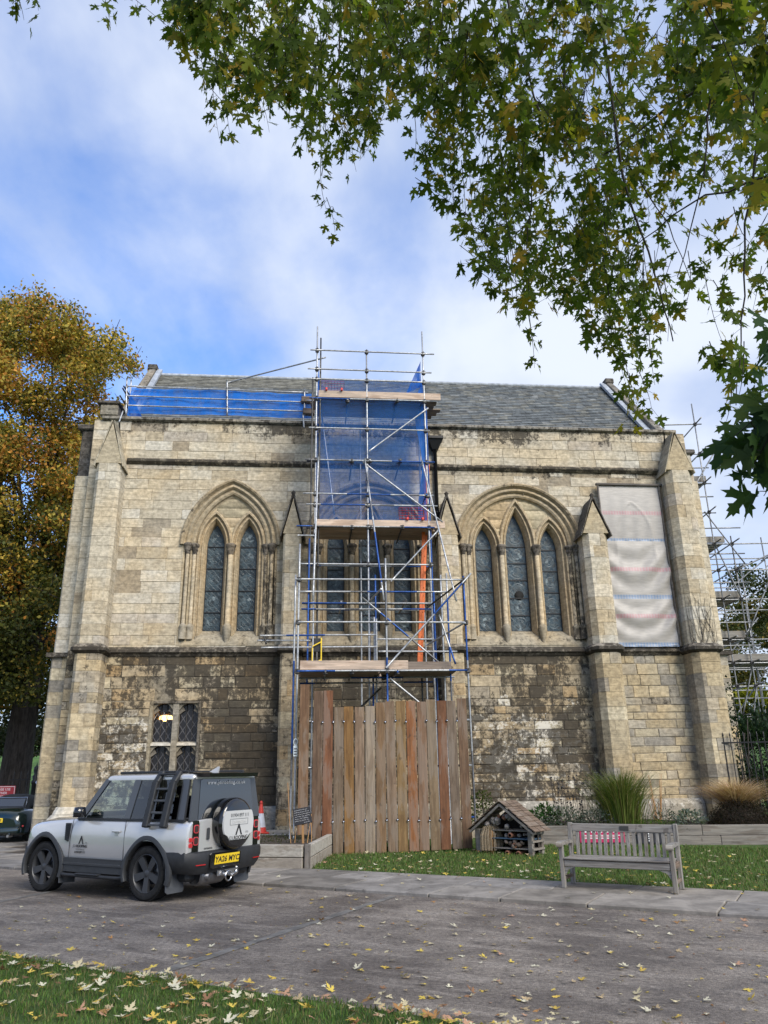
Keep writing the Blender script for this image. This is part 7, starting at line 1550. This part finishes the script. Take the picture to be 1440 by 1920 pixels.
for i, (px, py, Y, n, col, lab, ht) in enumerate(((1405, 1190, 38, 16, [(.05, .06, .015), (.08, .075, .02), (.14, .10, .02), (.035, .05, .015)], 'mixed green and brown tree seen through the right scaffold', 3.2), (1455, 1120, 45, 14, [(.035, .05, .014), (.05, .06, .016)], 'dark green tree at the right edge behind the scaffold', 4.0))):
    rr2 = random.Random(40 + i); cl = []
    for _ in range(n): p = at_y(px + rr2.uniform(-70, 75), py + rr2.uniform(-60, 110), Y + rr2.uniform(-2, 2)); cl.append((tuple(p), rr2.uniform(.7, 1.5)))
    b = at_y(px, 1440, Y); big_tree('garden_tree', (b.x, Y, 0), lab, cl, 9000, .10, lambda c, r, col=col: r.choice(col), 60 + i, ht, .22, group='trees behind the right scaffold')
def bush(name, px, py, Y, rx, rz, n, cols, lab, size=.10, ground=0.):
    p = at_y(px, py, Y); b = Vector((p.x, Y, ground)); t = empty(name, b, 0, lab, 'bush'); g = np.random.default_rng(int(px)); d = g.normal(size=(n, 3)); d /= np.linalg.norm(d, axis=1)[:, None]; P = np.array([p.x, Y, p.z]) + d * g.uniform(.45, 1, (n, 1)) * np.array([rx, rx * .6, rz]) * (1 + .18 * np.sin(d[:, :1] * 9 + d[:, 2:] * 7)); P = P[P[:, 2] > ground]; C = np.array(cols)[g.integers(0, len(cols), len(P))] * g.uniform(.6, 1.4, (len(P), 1)); quads_np('foliage', P, size, C, int(px), 'beech_leaf', t, b)
    k = MB()
    for i in range(5): k.tube([(.1 * i - .2, 0, 0), (rx * (.3 * i - .6), 0, max(.3, p.z - ground))], .03, 5)
    k.build('stems', 'bark', t); return t
bush('background_bush', 1412, 1322, 33, 1.3, .8, 2600, [(.20, .22, .02), (.26, .25, .03), (.13, .16, .02)], 'bright yellow green bush seen under the right scaffold')  # yellow green leaves, their colours brightened to look sunlit
bush('evergreen_hedge', 1425, 1420, 25.5, 1.6, 1.5, 5000, [(.012, .03, .014), (.02, .042, .02), (.028, .05, .026)], 'dark evergreen bush behind the right railings', .08)
bush('understorey_bush', 60, 1400, 46, 6.0, 1.5, 6000, [(.012, .02, .008), (.02, .03, .01), (.03, .035, .012)], 'dark shrubs on the bank behind the beech trunk', .12, 3.0)
bush('bank_bush', 110, 1350, 50, 6.0, 4.0, 7000, [(.03, .035, .01), (.05, .05, .012), (.02, .028, .01)], 'dark undergrowth rising behind the left corner of the chapel', .14, 3.5)
# ------------------------------------------------------------------ fallen leaves
fr = random.Random(77); FALL = []
FP = [(.46, .40, .25), (.50, .47, .35), (.38, .29, .17), (.48, .34, .07), (.54, .41, .08), (.30, .16, .06), (.20, .11, .06), (.38, .22, .14)]
def fallen(n, gen, z, s0, s1, where):
    c = 0
    while c < n:
        p = gen()
        if p is None: continue
        a = fr.uniform(0, 6.28); up = Vector((fr.gauss(0, .16), fr.gauss(0, .16), 1)).normalized(); ax = Vector((math.cos(a), math.sin(a), 0)); ax = (ax - ax.dot(up) * up).normalized(); k = fr.random(); col = fr.choices(FP, [.24, .17, .14, .13, .13, .08, .05, .06])[0]
        FALL.append([(Vector((p.x, p.y, z)) - CAMP).length, Vector((p.x, p.y, z + fr.uniform(.003, .012))), ax, up, fr.uniform(s0, s1), col, where]); c += 1
def g_road():
    s = S_NEAR + (S_KERB - S_NEAR) * fr.random() ** 1.9; p = rd(fr.uniform(-11, 7.5), s); t = p.x / max(.1, p.y)
    return p if abs(t) < .56 and fr.random() < (.32 + .68 * fade(p.x, -4, 2)) else None
def g_near():
    p = rd(fr.uniform(-8, 3), S_NEAR - fr.random() ** 1.2 * 2.6); return p if p.y > 5.9 and abs(p.x / p.y) < .56 else None
def g_edge():
    p = rd(fr.uniform(-8.5, 3.5), S_NEAR + fr.gauss(0, .13)); return p if p.y > 5.9 and abs(p.x / p.y) < .56 else None
def g_path(): p = rd(fr.uniform(-9, 6), fr.uniform(S_KERB + .1, S_LAWN - .1)); return p if abs(p.x / p.y) < .55 else None
def g_lawn():
    p = rd(fr.uniform(-10, 7), S_LAWN + .05 + fr.random() ** 1.6 * 5.5); return p if -1.5 < p.x < 10 and p.y < 19.5 and p.x / p.y < .55 else None
fallen(500, g_road, .002, .038, .095, 'road'); fallen(330, g_near, .052, .055, .11, 'grass'); fallen(125, g_edge, .03, .05, .10, 'edge'); fallen(34, g_path, .055, .05, .10, 'path'); fallen(260, g_lawn, .07, .05, .11, 'lawn')
FALL.sort(key=lambda t: t[0] / t[4]); FM = {}
WH = {'road': ('lying on the dark asphalt road', 'fallen leaves on the road'), 'grass': ('lying in the near grass at lower left', 'fallen leaves on the near lawn'), 'edge': ('lying where near lawn meets road', 'fallen leaves along the lawn edge'), 'path': ('lying on the paving slabs', 'fallen leaves on the paving'), 'lawn': ('lying on the lawn behind the bench', 'fallen leaves on the far lawn')}
ORD = ['', 'second', 'third', 'fourth', 'fifth', 'sixth', 'seventh', 'eighth', 'ninth', 'tenth']
def nth(i):
    if i == 0: return 'leftmost'
    if i < 10: return ORD[i] + ' from the left'
    n = i + 1; return f"{n}{'th' if 10 < n % 100 < 14 else {1: 'st', 2: 'nd', 3: 'rd'}.get(n % 10, 'th')} from the left"
CN = ['pale cream', 'whitish', 'tan', 'yellow ochre', 'bright yellow', 'brown', 'dark brown', 'pinkish brown']; rest = {}
GRP = {}
for f_ in FALL[:300]: GRP.setdefault((f_[5], f_[6]), []).append(f_)
for v_ in GRP.values(): v_.sort(key=lambda t: t[1].x / t[1].y)
for i, (d, p, ax, up, s, col, wh) in enumerate(FALL):
    if i < 300:
        rank = next(j for j, q in enumerate(GRP[(col, wh)]) if q[1] is p)
        key = (col, fr.randrange(5))
        if key not in FM: FM[key] = leaf_mesh(col, 'dry_leaf', fr.uniform(-.5, .6), fr.uniform(-.6, .35), 'fallen_leaf')
        o = add_leaf_obj(None, p, ax, up, s, FM[key], 'fallen_leaf'); tag(o, f"{CN[FP.index(col)]} fallen leaf {WH[wh][0]}, {nth(rank)}", 'leaf', f"{CN[FP.index(col)]} {WH[wh][1]}")
    else: rest.setdefault(wh, MB()).add(leaf_pts(p, ax, up, s, fr.uniform(.05, .35), fr.uniform(-.2, .2)), [tuple(range(len(LO)))], col=jit(col, .8, 1.15, fr))
for wh, b in rest.items(): tag(b.build('leaf_litter', 'dry_leaf'), f"scattered small fallen leaves {WH[wh][0]}", 'leaf litter', kind='stuff')
# crumbs and scraps of leaf too small to tell apart
k = MB()
for _ in range(1500):
    p = rd(fr.uniform(-11, 7), S_NEAR + (S_KERB - S_NEAR) * fr.random() ** 1.3); s = fr.uniform(.006, .022); a = fr.uniform(0, 6.28); u, v = Vector((math.cos(a), math.sin(a), 0)) * s, Vector((-math.sin(a), math.cos(a), 0)) * s * .6; c = p + Vector((0, 0, .006)); k.add([c - u, c + v, c + u + Vector((0, 0, .004)), c - v], [(0, 1, 2, 3)], col=jit(fr.choice(FP), .35, 1, fr))
for _ in range(1100):
    p = rd(fr.uniform(-10.4, 7), S_LAWN + fr.random() ** 2 * 4 + .02); s = fr.uniform(.012, .035); a = fr.uniform(0, 6.28); u, v = Vector((math.cos(a), math.sin(a), 0)) * s, Vector((-math.sin(a), math.cos(a), .3)) * s * .7; c = p + Vector((0, 0, .065)); k.add([c - u, c + v, c + u, c - v], [(0, 1, 2, 3)], col=jit(fr.choice(FP), .4, 1, fr))
tag(k.build('leaf_crumbs', 'dry_leaf'), 'tiny crumbs of broken leaf strewn over road and lawn', 'leaf litter', kind='stuff')
